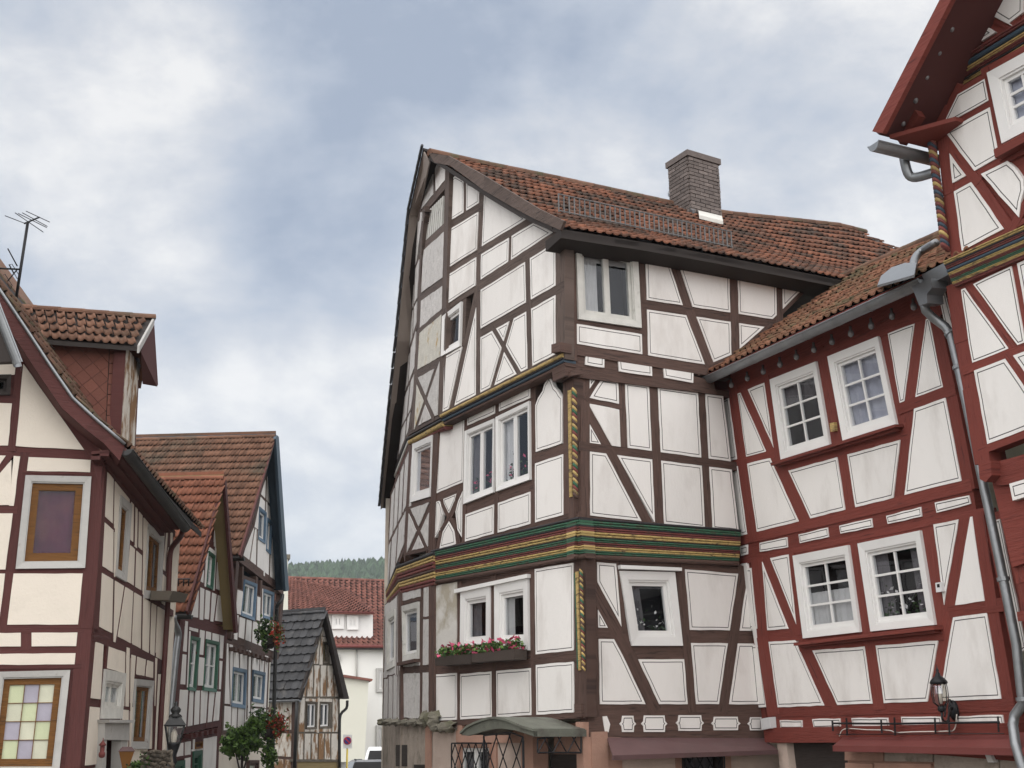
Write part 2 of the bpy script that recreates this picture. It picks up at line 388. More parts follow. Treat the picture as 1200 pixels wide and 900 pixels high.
def faces_of(segs):
    """segs: (p,q,halfwidth,ext) -> list of faces [(p,q,hw)...] CCW"""
    S = []
    for p, q, hw, ex, ex2 in segs:
        d = Vector(q) - Vector(p); d.normalize(); S.append((Vector(p) - d * ex, Vector(q) + d * ex2, hw, Vector(p), Vector(q)))
    cuts = [[] for _ in S]
    for i in range(len(S)):
        a, b = S[i][0], S[i][1]; r = b - a
        for j in range(i + 1, len(S)):
            c, d = S[j][0], S[j][1]; s = d - c; den = r.x * s.y - r.y * s.x
            for e in (S[i][3], S[i][4]):
                for g in (S[j][3], S[j][4]):
                    if (e - g).length < .02: cuts[i].append(((e - a).length / r.length, e)); cuts[j].append(((e - c).length / s.length, e))
            if abs(den) < 1e-6 * r.length * s.length: continue
            w = c - a; t = (w.x * s.y - w.y * s.x) / den; u = (w.x * r.y - w.y * r.x) / den
            if -1e-6 <= t <= 1 + 1e-6 and -1e-6 <= u <= 1 + 1e-6:
                X = a + r * t; cuts[i].append((t, X)); cuts[j].append((u, X))
    nodes = []
    def node(X):
        for k, n in enumerate(nodes):
            if (n - X).length < .022: return k
        nodes.append(X); return len(nodes) - 1
    E = {}
    for i, cs in enumerate(cuts):
        cs.sort(key=lambda c: c[0]); ids = [node(c[1]) for c in cs]
        for a, b in zip(ids, ids[1:]):
            if a != b:
                k = (min(a, b), max(a, b)); E[k] = (S[i][2], i)
    while True:
        deg = {}
        for a, b in E: deg[a] = deg.get(a, 0) + 1; deg[b] = deg.get(b, 0) + 1
        bad = [k for k in E if deg[k[0]] < 2 or deg[k[1]] < 2]
        if not bad: break
        for k in bad: del E[k]
    adj = {}
    for a, b in E: adj.setdefault(a, []).append(b); adj.setdefault(b, []).append(a)
    for a in adj: adj[a].sort(key=lambda b: math.atan2(nodes[b].y - nodes[a].y, nodes[b].x - nodes[a].x))
    seen = set(); out = []
    for a in adj:
        for b in adj[a]:
            if (a, b) in seen: continue
            f = []; u, v = a, b
            while (u, v) not in seen:
                seen.add((u, v)); f.append((u, v)); l = adj[v]; w = l[(l.index(u) - 1) % len(l)]; u, v = v, w
            P = [(nodes[x].x, nodes[x].y) for x, _ in f]
            if len(P) > 2 and area(P) > .004:
                out.append((P, [((nodes[x].x, nodes[x].y), (nodes[y].x, nodes[y].y), E[(min(x, y), max(x, y))]) for x, y in f]))
    return out

def prism(name, fac, P, d0, d1, mat, parent, uvs=None, smooth=False):
    P = ccw(P); n = len(P)
    V = [fac.pt(p, d1) for p in P] + [fac.pt(p, d0) for p in P]
    F = [list(range(n)), [n + i for i in range(n)][::-1]] + [(i, n + i, n + (i + 1) % n, (i + 1) % n) for i in range(n)]
    U = (uvs or P); U = list(U) + list(U)
    return ob(name, V, F, mat, parent, uv=U, smooth=smooth)
def panel(fac, P, mat, parent, line=True, d=.012, wob=.005, name='infill_panel', lw=.011, li=.034, thick=.06):
    P = ccw(cleanpoly(P))
    if len(P) < 3 or abs(area(P)) < .003: return
    rings = [P]
    if line:
        r1 = inset(P, li); r2 = inset(P, li + lw); r3 = inset(P, li * 2.2)
        if r1 and r2 and r3: rings = [P, r1, r2]
        else:
            r1 = inset(P, li * .55); r2 = inset(P, li * .55 + lw)
            if r1 and r2: rings = [P, r1, r2]
    n = len(P); ring3 = [[] for _ in rings]
    for i in range(n):
        L = math.hypot(P[(i + 1) % n][0] - P[i][0], P[(i + 1) % n][1] - P[i][1]); k = max(1, int(L / .16))
        a = Vector(P[i]); b = Vector(P[(i + 1) % n]); nn = Vector((-(b - a).y, (b - a).x)); nn = nn.normalized() if nn.length else nn
        for j in range(k):
            w = 0 if j == 0 else random.uniform(-wob, wob)
            for q, R in enumerate(rings):
                p0, p1 = Vector(R[i]), Vector(R[(i + 1) % n]); x = p0 + (p1 - p0) * (j / k) + nn * (w if q == 0 else w * .5); ring3[q].append((x.x, x.y))
    m = len(ring3[0]); V = []; F = []; M = []
    for R in ring3: V += [fac.pt(p, d) for p in R]
    V += [fac.pt(p, d - thick) for p in ring3[0]]; bk = len(ring3) * m
    for q in range(len(ring3) - 1):
        for i in range(m):
            j = (i + 1) % m; F.append((q * m + i, q * m + j, (q + 1) * m + j, (q + 1) * m + i)); M.append(1 if q == 1 else 0)
    q = len(ring3) - 1; F.append([q * m + i for i in range(m)]); M.append(0)
    for i in range(m): j = (i + 1) % m; F.append((bk + i, bk + j, j, i)); M.append(0)
    return ob(name, V, F, [mat, 'line_paint'], parent, M)
BN = [0]
def beam(fac, p, q, hw, mat, parent, name='timber', d=None, back=-.16, ext=0.0):
    p, q = Vector(p), Vector(q); D = q - p; L = D.length; D /= L; n = Vector((-D.y, D.x)); p = p - D * ext; q = q + D * ext
    BN[0] += 1
    if d is None: d = -.004 + (BN[0] * 37 % 23) * .0006
    k = max(1, int(L / .5)); A = []; B = []; ua = []; ub = []
    for i in range(k + 1):
        c = p + (q - p) * (i / k); w0 = random.uniform(-.003, .003); w1 = random.uniform(-.003, .003)
        A.append(c + n * (hw + w0)); B.append(c - n * (hw + w1)); s = L * i / k; ua.append((s, hw)); ub.append((s, -hw))
    return prism(name, fac, [tuple(x) for x in B] + [tuple(x) for x in A[::-1]], back, d, mat, parent, uvs=(ub + ua[::-1]))
def beamspec(fr, b):
    x0, y0, x1, y1, w = b[:5]; p = Vector(fr.uv(x0, y0)); q = Vector(fr.uv(x1, y1))
    dx, dy = x1 - x0, y1 - y0; l = math.hypot(dx, dy); mx, my = (x0 + x1) / 2, (y0 + y1) / 2; ox, oy = -dy / l * w / 2, dx / l * w / 2
    a = Vector(fr.uv(mx + ox, my + oy)); c = Vector(fr.uv(mx - ox, my - oy)); D = (q - p).normalized(); n = Vector((-D.y, D.x))
    hw = abs((a - c).dot(n)) / 2; e = (q - p).length / l * (b[6] if len(b) > 6 else 17)
    return p, q, hw, e
def poly(*pts):
    """polyline of beams: x,y,x,y,...,w"""
    w = pts[-1]; P = [(pts[i], pts[i + 1]) for i in range(0, len(pts) - 1, 2)]
    return [(a[0], a[1], b[0], b[1], w) for a, b in zip(P, P[1:])]

def window(fr, parent, q, cas='white_paint', sash='white_paint', cw=.07, sw=.045, leaves=1, grid=(2, 3), mw=.024, glass='glass', curt='curtain',
           cstyle='sides', sill=None, label=None, proud=.035, panes=None, ring=None, bottom=1.0, mid=None, bloom=None):
    fac = fr.fac; Q = [Vector(fr.uv(q[i], q[i + 1])) for i in (0, 2, 4, 6)]     # TL TR BR BL
    W = ((Q[1] - Q[0]).length + (Q[2] - Q[3]).length) / 2; H = ((Q[3] - Q[0]).length + (Q[2] - Q[1]).length) / 2
    bil = lambda s, t: tuple((Q[0] * (1 - s) + Q[1] * s) * (1 - t) + (Q[3] * (1 - s) + Q[2] * s) * t)
    def rect(s0, t0, s1, t1): return [bil(s0, t1), bil(s1, t1), bil(s1, t0), bil(s0, t0)]
    def ringmesh(name, o, i, d0, d1, mat, par, di=None):
        di = d1 if di is None else di
        V = [fac.pt(p, d1) for p in o] + [fac.pt(p, di) for p in i] + [fac.pt(p, d0) for p in o] + [fac.pt(p, d0) for p in i]
        F = []
        for a in range(4):
            b = (a + 1) % 4; F += [(a, b, 4 + b, 4 + a), (8 + b, 8 + a, 12 + a, 12 + b), (a, 8 + a, 8 + b, b), (4 + a, 4 + b, 12 + b, 12 + a)]
        uv = []
        for _ in range(2): uv += [tuple(p) for p in o] + [tuple(p) for p in i]
        return ob(name, V, F, mat, par, uv=uv)
    if ring:
        r = .10
        ringmesh('backing_board', rect(-r / W, -r / H, 1 + r / W, 1 + r / H), rect(.01, .01, .99, .99), -.1, -.006, ring, parent)
    w = ringmesh('window', rect(0, 0, 1, 1), rect(cw / W, cw / H, 1 - cw / W, 1 - cw * bottom / H), -.11, proud, cas, parent, proud - .012)
    if label: w['label'] = label
    # step moulding on the casing
    ringmesh('casing_step', rect(cw * .62 / W, cw * .62 / H, 1 - cw * .62 / W, 1 - cw * .62 * bottom / H), rect(cw * 1.22 / W, cw * 1.22 / H, 1 - cw * 1.22 / W, 1 - cw * 1.22 * bottom / H), -.1, .008, cas, w)
    s0, s1, t0, t1 = cw * 1.15 / W, 1 - cw * 1.15 / W, cw * 1.15 / H, 1 - cw * 1.15 * bottom / H
    for k in range(leaves):
        a = s0 + (s1 - s0) * k / leaves; b = s0 + (s1 - s0) * (k + 1) / leaves; g = .0015 / W
        sh = ringmesh('sash', rect(a + g, t0, b - g, t1), rect(a + sw / W, t0 + sw / H, b - sw / W, t1 - sw * 1.2 / H), -.075, -.022 - .003 * k, sash, w)
        ia, ib, ja, jb = a + sw / W, b - sw / W, t0 + sw / H, t1 - sw * 1.2 / H
        nc, nr = grid
        for c in range(1, nc):
            x = ia + (ib - ia) * c / nc; prism('glazing_bar', fac, rect(x - mw / 2 / W, ja, x + mw / 2 / W, jb), -.06, -.028, sash, w)
        for r in range(1, nr):
            y = ja + (jb - ja) * r / nr
            prism('glazing_bar', fac, rect(ia, y - mw / 2 / H, ib, y + mw / 2 / H), -.058, -.031, sash, w)
        for c in range(nc):
            for r in range(nr):
                x0, x1 = ia + (ib - ia) * c / nc, ia + (ib - ia) * (c + 1) / nc; y0, y1 = ja + (jb - ja) * r / nr, ja + (jb - ja) * (r + 1) / nr
                P = rect(x0, y0, x1, y1); gm = glass if panes is None else panes[(r * nc + c) % len(panes)]
                prism('pane', fac, P, -.052, -.045, gm, w)
    # curtains: wavy cloth behind the glass
    def cloth(sa, sb, ta, tb, mat, amp=.012, n=18, d=-.10):
        V = []; F = []
        for i in range(n + 1):
            s = sa + (sb - sa) * i / n
            for j in range(3):
                t = ta + (tb - ta) * j / 2; sag = 0
                V.append(fac.pt(bil(s, t + sag), d + amp * math.sin(i * 1.9 + j * .3) + .008 * random.uniform(-1, 1)))
        for i in range(n):
            for j in range(2): F.append((i * 3 + j, i * 3 + j + 1, (i + 1) * 3 + j + 1, (i + 1) * 3 + j))
        ob('curtain', V, F, mat, w, smooth=True)
    if cstyle == 'sides': cloth(s0, s0 + .27 * (s1 - s0), t0, t1, curt); cloth(s1 - .27 * (s1 - s0), s1, t0, t1, curt)
    if cstyle == 'full': cloth(s0, s1, t0, t1, curt)
    if cstyle == 'half': cloth(s0, s1, t0 + .45 * (t1 - t0), t1, curt, n=26)
    if cstyle == 'top': cloth(s0, s1, t0, t0 + .3 * (t1 - t0), curt)
    if cstyle == 'left': cloth(s0, s0 + .5 * (s1 - s0), t0, t1, curt)
    if cstyle == 'drape': cloth(s0, s0 + .36 * (s1 - s0), t0, t1, curt); cloth(s0, s1, t0, t0 + .12 * (t1 - t0), curt)
    # dark room behind
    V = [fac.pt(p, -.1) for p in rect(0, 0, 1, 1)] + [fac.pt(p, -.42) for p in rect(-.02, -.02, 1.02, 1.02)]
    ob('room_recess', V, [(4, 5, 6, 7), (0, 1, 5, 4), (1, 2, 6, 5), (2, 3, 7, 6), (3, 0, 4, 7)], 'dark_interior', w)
    if bloom:
        for mt, nm, k_ in (('dark_leaf', 'indoor_plant', 60), (bloom, 'indoor_flower', 20)):
            mb = MB()
            for i in range(k_):
                s_ = random.choice((.28, .7)) + random.gauss(0, .09); t_ = t1 - abs(random.gauss(0, .13)) - (.12 if nm == 'indoor_flower' else .02)
                leaf(mb, fac.pt(bil(min(.9, max(.1, s_)), t_), -.075 - .02 * rnd()), .06 * random.uniform(.6, 1.2))
            mb.build(nm, mt, w, tones=True)['kind'] = 'stuff'
    if sill:
        o = .06; P = rect(-o / W, 1 + .0, 1 + o / W, 1 + .055 / H); prism('sill', fac, P, -.02, .10, sill, w)
    return w
def flowers(fr_or_pts, parent, size=.05, n=160, mats=(('leaf', 'foliage', .6), ('petal_pink', 'blossom', .35)), spread=.12, h=.16):
    """clumps of small leaf faces along a line a->b"""
    a, b = fr_or_pts; a, b = Vector(a), Vector(b)
    for m, nm, fr in mats:
        mb = MB()
        for i in range(int(n * fr)):
            c = a.lerp(b, rnd()) + Vector((random.uniform(-1, 1) * spread, random.uniform(-1, 1) * spread, rnd() * h * (1.1 if nm == 'blossom' else .8)))
            leaf(mb, c, size * random.uniform(.6, 1.2))
        mb.build(nm, m, parent, tones=True)['kind'] = 'stuff'
def leaf(mb, c, s, t=None):
    a = Vector((random.gauss(0, 1), random.gauss(0, 1), random.gauss(0, 1))).normalized()
    b = a.orthogonal().normalized(); b = (Matrix.Rotation(rnd() * 6.28, 3, a) @ b)
    e = a.cross(b); mb.add([c - b * s * .5, c - e * s * .32 + a * s * .06, c + b * s * .55, c + e * s * .32 + a * s * .06], [(0, 1, 2, 3)], 0, rnd() if t is None else t)

def facade(fr, wallname, parent, beams, bm, pm, windows=(), line=True, over=(), skip=(), panels=(), wob=.005, wlabel=None, holes=(), pd=.012, sub=None, cutwin=False):
    fac = fr.fac; wall = sub or empty(wallname, fac.O, parent)
    if wlabel: wall['label'] = wlabel
    wq = [[fr.uv(w['q'][i], w['q'][i + 1]) for i in (0, 2, 4, 6)] for w in windows]
    wq += [[fr.uv(*h[i]) for i in range(4)] for h in holes]
    raw = [beamspec(fr, b) for b in beams]; segs = []
    for i, (p, q, hw, e) in enumerate(raw):
        L = (q - p).length; D = (q - p) / L; ex = [e, e]; tr = [0.0, 0.0]
        for side in (0, 1):
            o, d = (p, -D) if side == 0 else (q, D); hits = []
            for j, (c, f, hj, ej) in enumerate(raw):
                if j == i: continue
                s = f - c; Ls = s.length; s = s / Ls; den = d.x * s.y - d.y * s.x
                if abs(den) < .12: continue
                w = c - o; t = (w.x * s.y - w.y * s.x) / den; u = (w.x * d.y - w.y * d.x) / den
                if -.6 * L < t < e * 4.5 and -ej <= u <= Ls + ej: hits.append(t)
            near = [t for t in hits if -e * 1.3 <= t <= e]
            if near: tr[side] = max(0, min(near, key=abs))
            elif hits and max(hits) > e: m = min(t for t in hits if t > e); ex[side] = m + .01; tr[side] = m
        segs.append((p, q, hw, ex[0], ex[1])); b = beams[i]
        if not (len(b) > 5 and b[5] == 0):
            p_, q_ = p - D * tr[0], q + D * tr[1]; N_ = 80; run = None
            ins = [any(inside(w, *(p_ + (q_ - p_) * (k / N_))) for w in wq) for k in range(N_ + 1)]
            for k in range(N_ + 1):
                if not ins[k] and run is None: run = k
                if run is not None and (ins[k] or k == N_):
                    k1 = k if not ins[k] else k - 1
                    if (q_ - p_).length * (k1 - run) / N_ > .06: beam(fac, p_ + (q_ - p_) * (run / N_), p_ + (q_ - p_) * (k1 / N_), hw, b[5] if len(b) > 5 and b[5] else bm, wall, ext=.0)
                    run = None
    sk = [fr.uv(*s) for s in skip]
    ov = [(fr.uv(o[0], o[1]), o[2]) for o in over]
    if not line or cutwin:
        segs = segs + wsegs(segs, wq)
    for P, ed in faces_of(segs):
        R = P
        tot = {}
        for p, q, (hw, sid) in ed: tot[sid] = tot.get(sid, 0) + math.hypot(p[0] - q[0], p[1] - q[1])
        for p, q, (hw, sid) in ed:
            if tot[sid] < max(hw * 1.15, (raw[sid][3] * 1.7 if sid < len(raw) else 0)) and len(tot) > 3: continue
            R = clip(R, p, q, hw - .006)
            if len(R) < 3: break
        if len(R) < 3: continue
        R = cleanpoly(R)
        if len(R) < 3 or area(R) < .006: continue
        cx = sum(p[0] for p in R) / len(R); cy = sum(p[1] for p in R) / len(R); bad = False
        for w in wq:
            wx = sum(p[0] for p in w) / 4; wy = sum(p[1] for p in w) / 4
            if inside(w, cx, cy) or inside(R, wx, wy): bad = True
        for s in sk:
            if inside(R, *s): bad = True
        if bad: continue
        m = pm
        for o, mm in ov:
            if inside(R, *o): m = mm
        panel(fac, R, m, wall, line and m == pm, wob=wob, d=pd)
    for P in panels:
        pts = P if isinstance(P[0], (tuple, list)) else [(P[i], P[i + 1]) for i in range(0, len(P), 2)]
        panel(fac, [fr.uv(*p) for p in pts], pm, wall, line, wob=wob, d=pd + .004)
    for w in windows:
        w = dict(w); w.setdefault('ring', bm); window(fr, parent, **w)
    return wall
def wsegs(segs, wq):
    out = []
    for w in wq:
        for k in range(4):
            p, q = Vector(w[k]), Vector(w[(k + 1) % 4]); L = (q - p).length; D = (q - p) / L; ex = [.01, .01]; mid = (p + q) / 2; par = False
            for c, f, hj, e1, e2 in segs:
                s = (f - c); Ls = s.length; s = s / Ls; v = mid - c
                if abs(D.x * s.y - D.y * s.x) < .16 and abs(v.x * s.y - v.y * s.x) < hj + .07 and -.1 < v.dot(s) < Ls + .1: par = True
            if par: continue
            for side in (0, 1):
                o, d = (p, -D) if side == 0 else (q, D); h = []
                for c, f, hj, e1, e2 in segs:
                    s = f - c; Ls = s.length; s = s / Ls; den = d.x * s.y - d.y * s.x
                    if abs(den) < .12: continue
                    v = c - o; t = (v.x * s.y - v.y * s.x) / den; u = (v.x * d.y - v.y * d.x) / den
                    if -.16 < t < 1.6 and -e1 <= u <= Ls + e2: h.append(t)
                if any(t < .03 for t in h): ex[side] = max(0, max(t for t in h if t < .03)) + .006
                elif h: ex[side] = min(h) + .006
            out.append((p, q, .0075, ex[0], ex[1]))
    return out
def strips(fr, parent, lines, back=-.2, name='moulding_strip'):
    """lines: (x0,y0,x1,y1,width_px,mat,d) rounded mouldings"""
    fac = fr.fac
    for x0, y0, x1, y1, w, mat, d in lines:
        p, q, hw, _ = beamspec(fr, (x0, y0, x1, y1, w)); D = (q - p).normalized(); n = Vector((-D.y, D.x)); V = []; F = []; K = 6
        prof = [(-1, back)] + [(math.cos(math.pi - math.pi * j / K), d + hw * .9 * math.sin(math.pi * j / K) - hw * .5) for j in range(K + 1)] + [(1, back)]
        m = len(prof); S = max(1, int((q - p).length / .6)); uv = []
        for i in range(S + 1):
            c = p + (q - p) * (i / S)
            for a, dd in prof: V.append(fac.pt(tuple(c + n * hw * a * 1.0), dd)); uv.append(((q - p).length * i / S, a * hw))
        for i in range(S):
            for j in range(m - 1): F.append((i * m + j, (i + 1) * m + j, (i + 1) * m + j + 1, i * m + j + 1))
        F.append(list(range(m))[::-1]); F.append([S * m + j for j in range(m)]); ob(name, V, F, mat, parent, uv=uv)

# ---------------------------------------------------------------- roofs
def tile_mesh(kind):
    V = []; F = []
    if kind == 'pan':
        prof = [(-.5, .03), (-.36, 0), (-.12, -.012), (.1, .0), (.26, .045), (.42, .06), (.53, .03)]
        for y, dz in ((1.08, 0), (0, 0), (-.0, -.05)):
            for x, z in prof: V.append((x, y, z + dz))
        k = len(prof)
        for j in range(k - 1): F += [(k + j, k + j + 1, j + 1, j), (2 * k + j, 2 * k + j + 1, k + j + 1, k + j)]
    elif kind == 'flat':
        prof = [(-.49, .10), (-.3, .0), (0, -.05), (.3, .0), (.49, .10)]
        V = [(x, 1.1, 0) for x, y in prof] + [(x, y, .0) for x, y in prof] + [(x, y, -.03) for x, y in prof]
        for j in range(4): F += [(5 + j, 6 + j, j + 1, j), (10 + j, 11 + j, 6 + j, 5 + j)]
    return V, F
def lay_tiles(parent, Pf, L, S, tw, th, mat, kind='pan', keep=None, lift=.05, limit=300, hscale=1.0, jit=1.0, name='roof_tile'):
    """Pf(a,s): a metres along, s metres up the slope -> point. Nearest 300 tiles are objects, the rest one mesh."""
    TV, TF = tile_mesh(kind); hscale = hscale * tw / .2 if kind == 'pan' else hscale
    if kind == 'pan': k7 = len(TV) // 3; TV = TV[:2 * k7] + [(v[0], v[1], v[2] + .05 - .5 * lift / hscale) for v in TV[2 * k7:]]
    items = []
    nr = int(round(S / th)); nc = int(math.ceil(L / tw))
    for r in range(nr):
        for c in range(nc + 1):
            a = (c + .5) * tw + ((r % 2) * tw * .5 if kind == 'flat' else 0); s = r * th
            if a > L + .01: continue
            if keep and not keep(a, s + th * .5): continue
            p = Pf(a, s); du = (Pf(a + .1, s) - Pf(a - .1, s)).normalized(); dv = (Pf(a, s + th) - Pf(a, s)).normalized()
            n = du.cross(dv).normalized(); dv = n.cross(du)
            tilt = lift / th; dv2 = (dv - n * tilt).normalized(); n2 = du.cross(dv2)
            ja, jn = random.uniform(-.006, .006) * jit, random.uniform(0, .012) * jit
            rot = random.uniform(-.02, .02) * jit; du2 = (du + dv2 * rot).normalized(); dv3 = n2.cross(du2)
            o = p + n * (lift + jn) + du * ja
            items.append((o, du2, dv3, n2))
    items.sort(key=lambda i: (i[0] - EYE).length)
    me = bpy.data.meshes.new(name); me.from_pydata([Vector((v[0] * tw, v[1] * th, v[2] * hscale)) for v in TV], [], TF); me.materials.append(MATS[mat])
    for p in me.polygons: p.use_smooth = kind == 'pan'
    for o, a, b, n in items[:limit]:
        t = bpy.data.objects.new(name, me); COL.objects.link(t); t.parent = parent
        M = Matrix(((a.x, b.x, n.x, o.x), (a.y, b.y, n.y, o.y), (a.z, b.z, n.z, o.z), (0, 0, 0, 1)))
        t.matrix_basis = Matrix.Translation(-LOC[parent]) @ M
    if items[limit:]:
        mb = MB()
        for o, a, b, n in items[limit:]:
            mb.add([o + a * v[0] * tw + b * v[1] * th + n * v[2] * hscale for v in TV], TF, 0, rnd())
        mb.build('roof_tiles', mat, parent, tones=True, smooth=(kind == 'pan'))['kind'] = 'stuff'
def slab(mb, P, thick, n=None, m=0):
    P = [Vector(p) for p in P]; n = n or (P[1] - P[0]).cross(P[2] - P[0]).normalized(); mb.hexa([p - n * thick for p in P], P, m)
def ridge_caps(parent, A, B, mat, r=.11, step=.36, sag=None, name='ridge_tile', limit=300):
    A, B = Vector(A), Vector(B); L = (B - A).length; n = max(1, int(L / step))
    for i in range(n):
        p = A.lerp(B, i / n); q = A.lerp(B, (i + 1.12) / n)
        if sag: p = sag(i / n); q = sag((i + 1.12) / n)
        mb = MB(); mb.tube([p + Vector((0, 0, .0)), q + Vector((0, 0, .015))], [r, r * .9], 7, a0=-.2, a1=math.pi + .2, up=Vector((0, 0, 1)))
        mb.build(name, mat, parent, smooth=False)
def gutter(parent, A, B, r=.075, mat='zinc', hooks=0, name='gutter'):
    A, B = Vector(A), Vector(B); mb = MB(); mb.tube([A, B], r, 10, a0=math.pi, a1=2 * math.pi, up=Vector((0, 0, 1)), cap=False)
    mb.tube([A, B], r * .93, 10, a0=math.pi, a1=2 * math.pi, up=Vector((0, 0, 1)), cap=False)
    d = (B - A).normalized(); s = d.cross(Vector((0, 0, 1))).normalized()
    for k in (-1, 1): mb.tube([A + s * r * k, B + s * r * k], .012, 6)
    for P in (A, B):
        mb.add([P + s * r * math.cos(t) + Vector((0, 0, 1)) * r * math.sin(t) for t in [math.pi + math.pi * i / 8 for i in range(9)]], [list(range(9))])
    g = mb.build(name, mat, parent)
    for i in range(hooks):
        p = A.lerp(B, (i + .5) / hooks); h = MB(); h.tube([p - d * .012, p + d * .012], r * 1.08, 8, a0=math.pi, a1=2 * math.pi, up=Vector((0, 0, 1)), cap=False); h.build('gutter_bracket', mat, g)
    return g
def pipe(parent, pts, r=.045, mat='zinc', name='downpipe', bands=()):
    mb = MB(); mb.tube(pts, r, 10); p = mb.build(name, mat, parent, smooth=True)
    for t in bands:
        c = Vector(pts[t[0]]).lerp(Vector(pts[t[0] + 1]), t[1]); d = (Vector(pts[t[0] + 1]) - Vector(pts[t[0]])).normalized()
        b = MB(); b.tube([c - d * .02, c + d * .02], r * 1.25, 10); b.build('pipe_clip', mat, p)
    return p
def smoothpath(P, k=5):
    P = [Vector(p) for p in P]; R = []
    for i in range(len(P) - 1):
        a, b, c, d = P[max(i - 1, 0)], P[i], P[i + 1], P[min(i + 2, len(P) - 1)]
        for j in range(k):
            t = j / k; R.append(.5 * ((2 * b) + (c - a) * t + (2 * a - 5 * b + 4 * c - d) * t * t + (3 * b - a - 3 * c + d) * t ** 3))
    R.append(P[-1]); return R
# ================================================================ ground
def sheet(name, P, z, mat, kind='structure'):
    o = ob(name, [(x, y, z) for x, y in P], [list(range(len(P)))], mat); o['kind'] = kind; return o
sheet('ground', [(-900, -300), (900, -300), (900, 1500), (-900, 1500)], -.01, 'cobbles')

def house(name, loc, label, cat='house'):
    o = empty(name, (loc[0], loc[1], 0)); setp(o, label, cat); return o
def up(fac, P): return [tuple(p) for p in P]
def base_wall(name, fac, parent, px0, py0, px1, py1, mat, d=-.02, thick=.25, u0=None, u1=None):
    a = fac.uv(px0, py0) if u0 is None else u0; b = fac.uv(px1, py1) if u1 is None else u1; g = -fac.O.z / fac.V.z
    P = [(a[0], g), (b[0], g), b, a]; return prism(name, fac, P, d - thick, d, mat, parent)

# ================================================================ MAIN HOUSE (brown timber)
Mh = house('half_timbered_house', (1.0, 17.0), 'tall white half-timbered house with brown timbers, painted carved bands and a brick chimney')
A1 = Fac(684, 840, 17.0, -335); R1 = Fac(684, 840, 17.0, 3100)
A2 = Fac(676, 605, 16.86, -335); R2 = Fac(676, 605, 16.86, 3100)
A3 = Fac(661, 410, 16.70, -335); R3 = Fac(661, 410, 16.70, 3100)
def facB(fa, x, y, vp): return Fac(0, 0, 0, vp, O=fa.hit(x, y))
B1 = facB(A1, 506, 765, 97); C1 = facB(B1, 468.5, 765, 330)
B2 = facB(A2, 509, 573, 97); C2 = facB(B2, 480.5, 573, 330)
B3 = facB(A3, 520, 373, 97); C3 = facB(B3, 492, 373, 330)
S4 = .26667
GA3, GB3 = Fr(A3, 440, 160, S4), Fr(B3, 440, 160, S4)
G2a, G2b = Fr(A2, 440, 400, S4), Fr(B2, 440, 400, S4)
G3a, G3b = Fr(A1, 440, 630, .3), Fr(B1, 440, 630, .3)
CZ1, CZ2, CZ3 = Fr(C3, 440, 260, .22222), Fr(C2, 440, 460, .22222), Fr(C1, 440, 650, .22222)
WT = 'weathered_timber'; BT = 'brown_timber'; PW = 'white_plaster'
# --- gable, upper storey and attic
bA3 = [(318, 150, 303, 760, 22), (303, 760, 287, 1215, 22), (395, 190, 395, 335, 14), (470, 235, 455, 560, 24), (455, 560, 453, 1140, 22),
       (595, 425, 592, 530, 14), (670, 525, 682, 1030, 24), (812, 440, 812, 985, 40),
       (310, 140, 480, 228, 22), (480, 228, 650, 338, 20), (650, 338, 815, 430, 20),
       (318, 195, 362, 148, 22), (316, 397, 475, 300, 34), (306, 602, 450, 512, 28), (450, 512, 700, 360, 32),
       (303, 755, 460, 655, 22), (460, 655, 800, 435, 42), (453, 870, 830, 655, 38), (290, 968, 400, 905, 18),
       (287, 1225, 830, 950, 22), (445, 690, 400, 900, 22), (400, 900, 335, 1195, 24), (518, 840, 632, 1040, 24), (602, 800, 515, 1100, 18)]
facade(GA3, 'gable_wall', Mh, bA3, WT, PW, windows=[dict(q=(300, 792, 384, 726, 378, 922, 294, 968), cw=.075, sw=.05, grid=(1, 1), curt='dark_curtain', cstyle='sides', label='small white attic window in the gable')])
bB3 = [(318, 110, 303, 760, 18), (303, 760, 287, 1215, 22), (213, 335, 190, 850, 14), (190, 850, 165, 1290, 14), (258, 110, 262, 260, 12),
       (246, 112, 190, 355, 10), (235, 112, 318, 112, 12), (186, 355, 318, 195, 22), (210, 487, 303, 400, 28), (198, 708, 303, 633, 32),
       (190, 858, 298, 765, 20), (178, 1048, 290, 985, 36), (150, 1300, 290, 1222, 16), (180, 1062, 258, 1240, 20), (268, 1018, 183, 1275, 12)]
wB3 = facade(GB3, 'gable_wall', Mh, bB3, WT, 'rough_plaster', line=False, wob=.008, skip=[(258, 350)],
       over=[(222, 180, PW), (285, 165, PW), (240, 930, 'stained_plaster'), (200, 1150, 'stained_plaster'), (230, 1120, 'stained_plaster')])
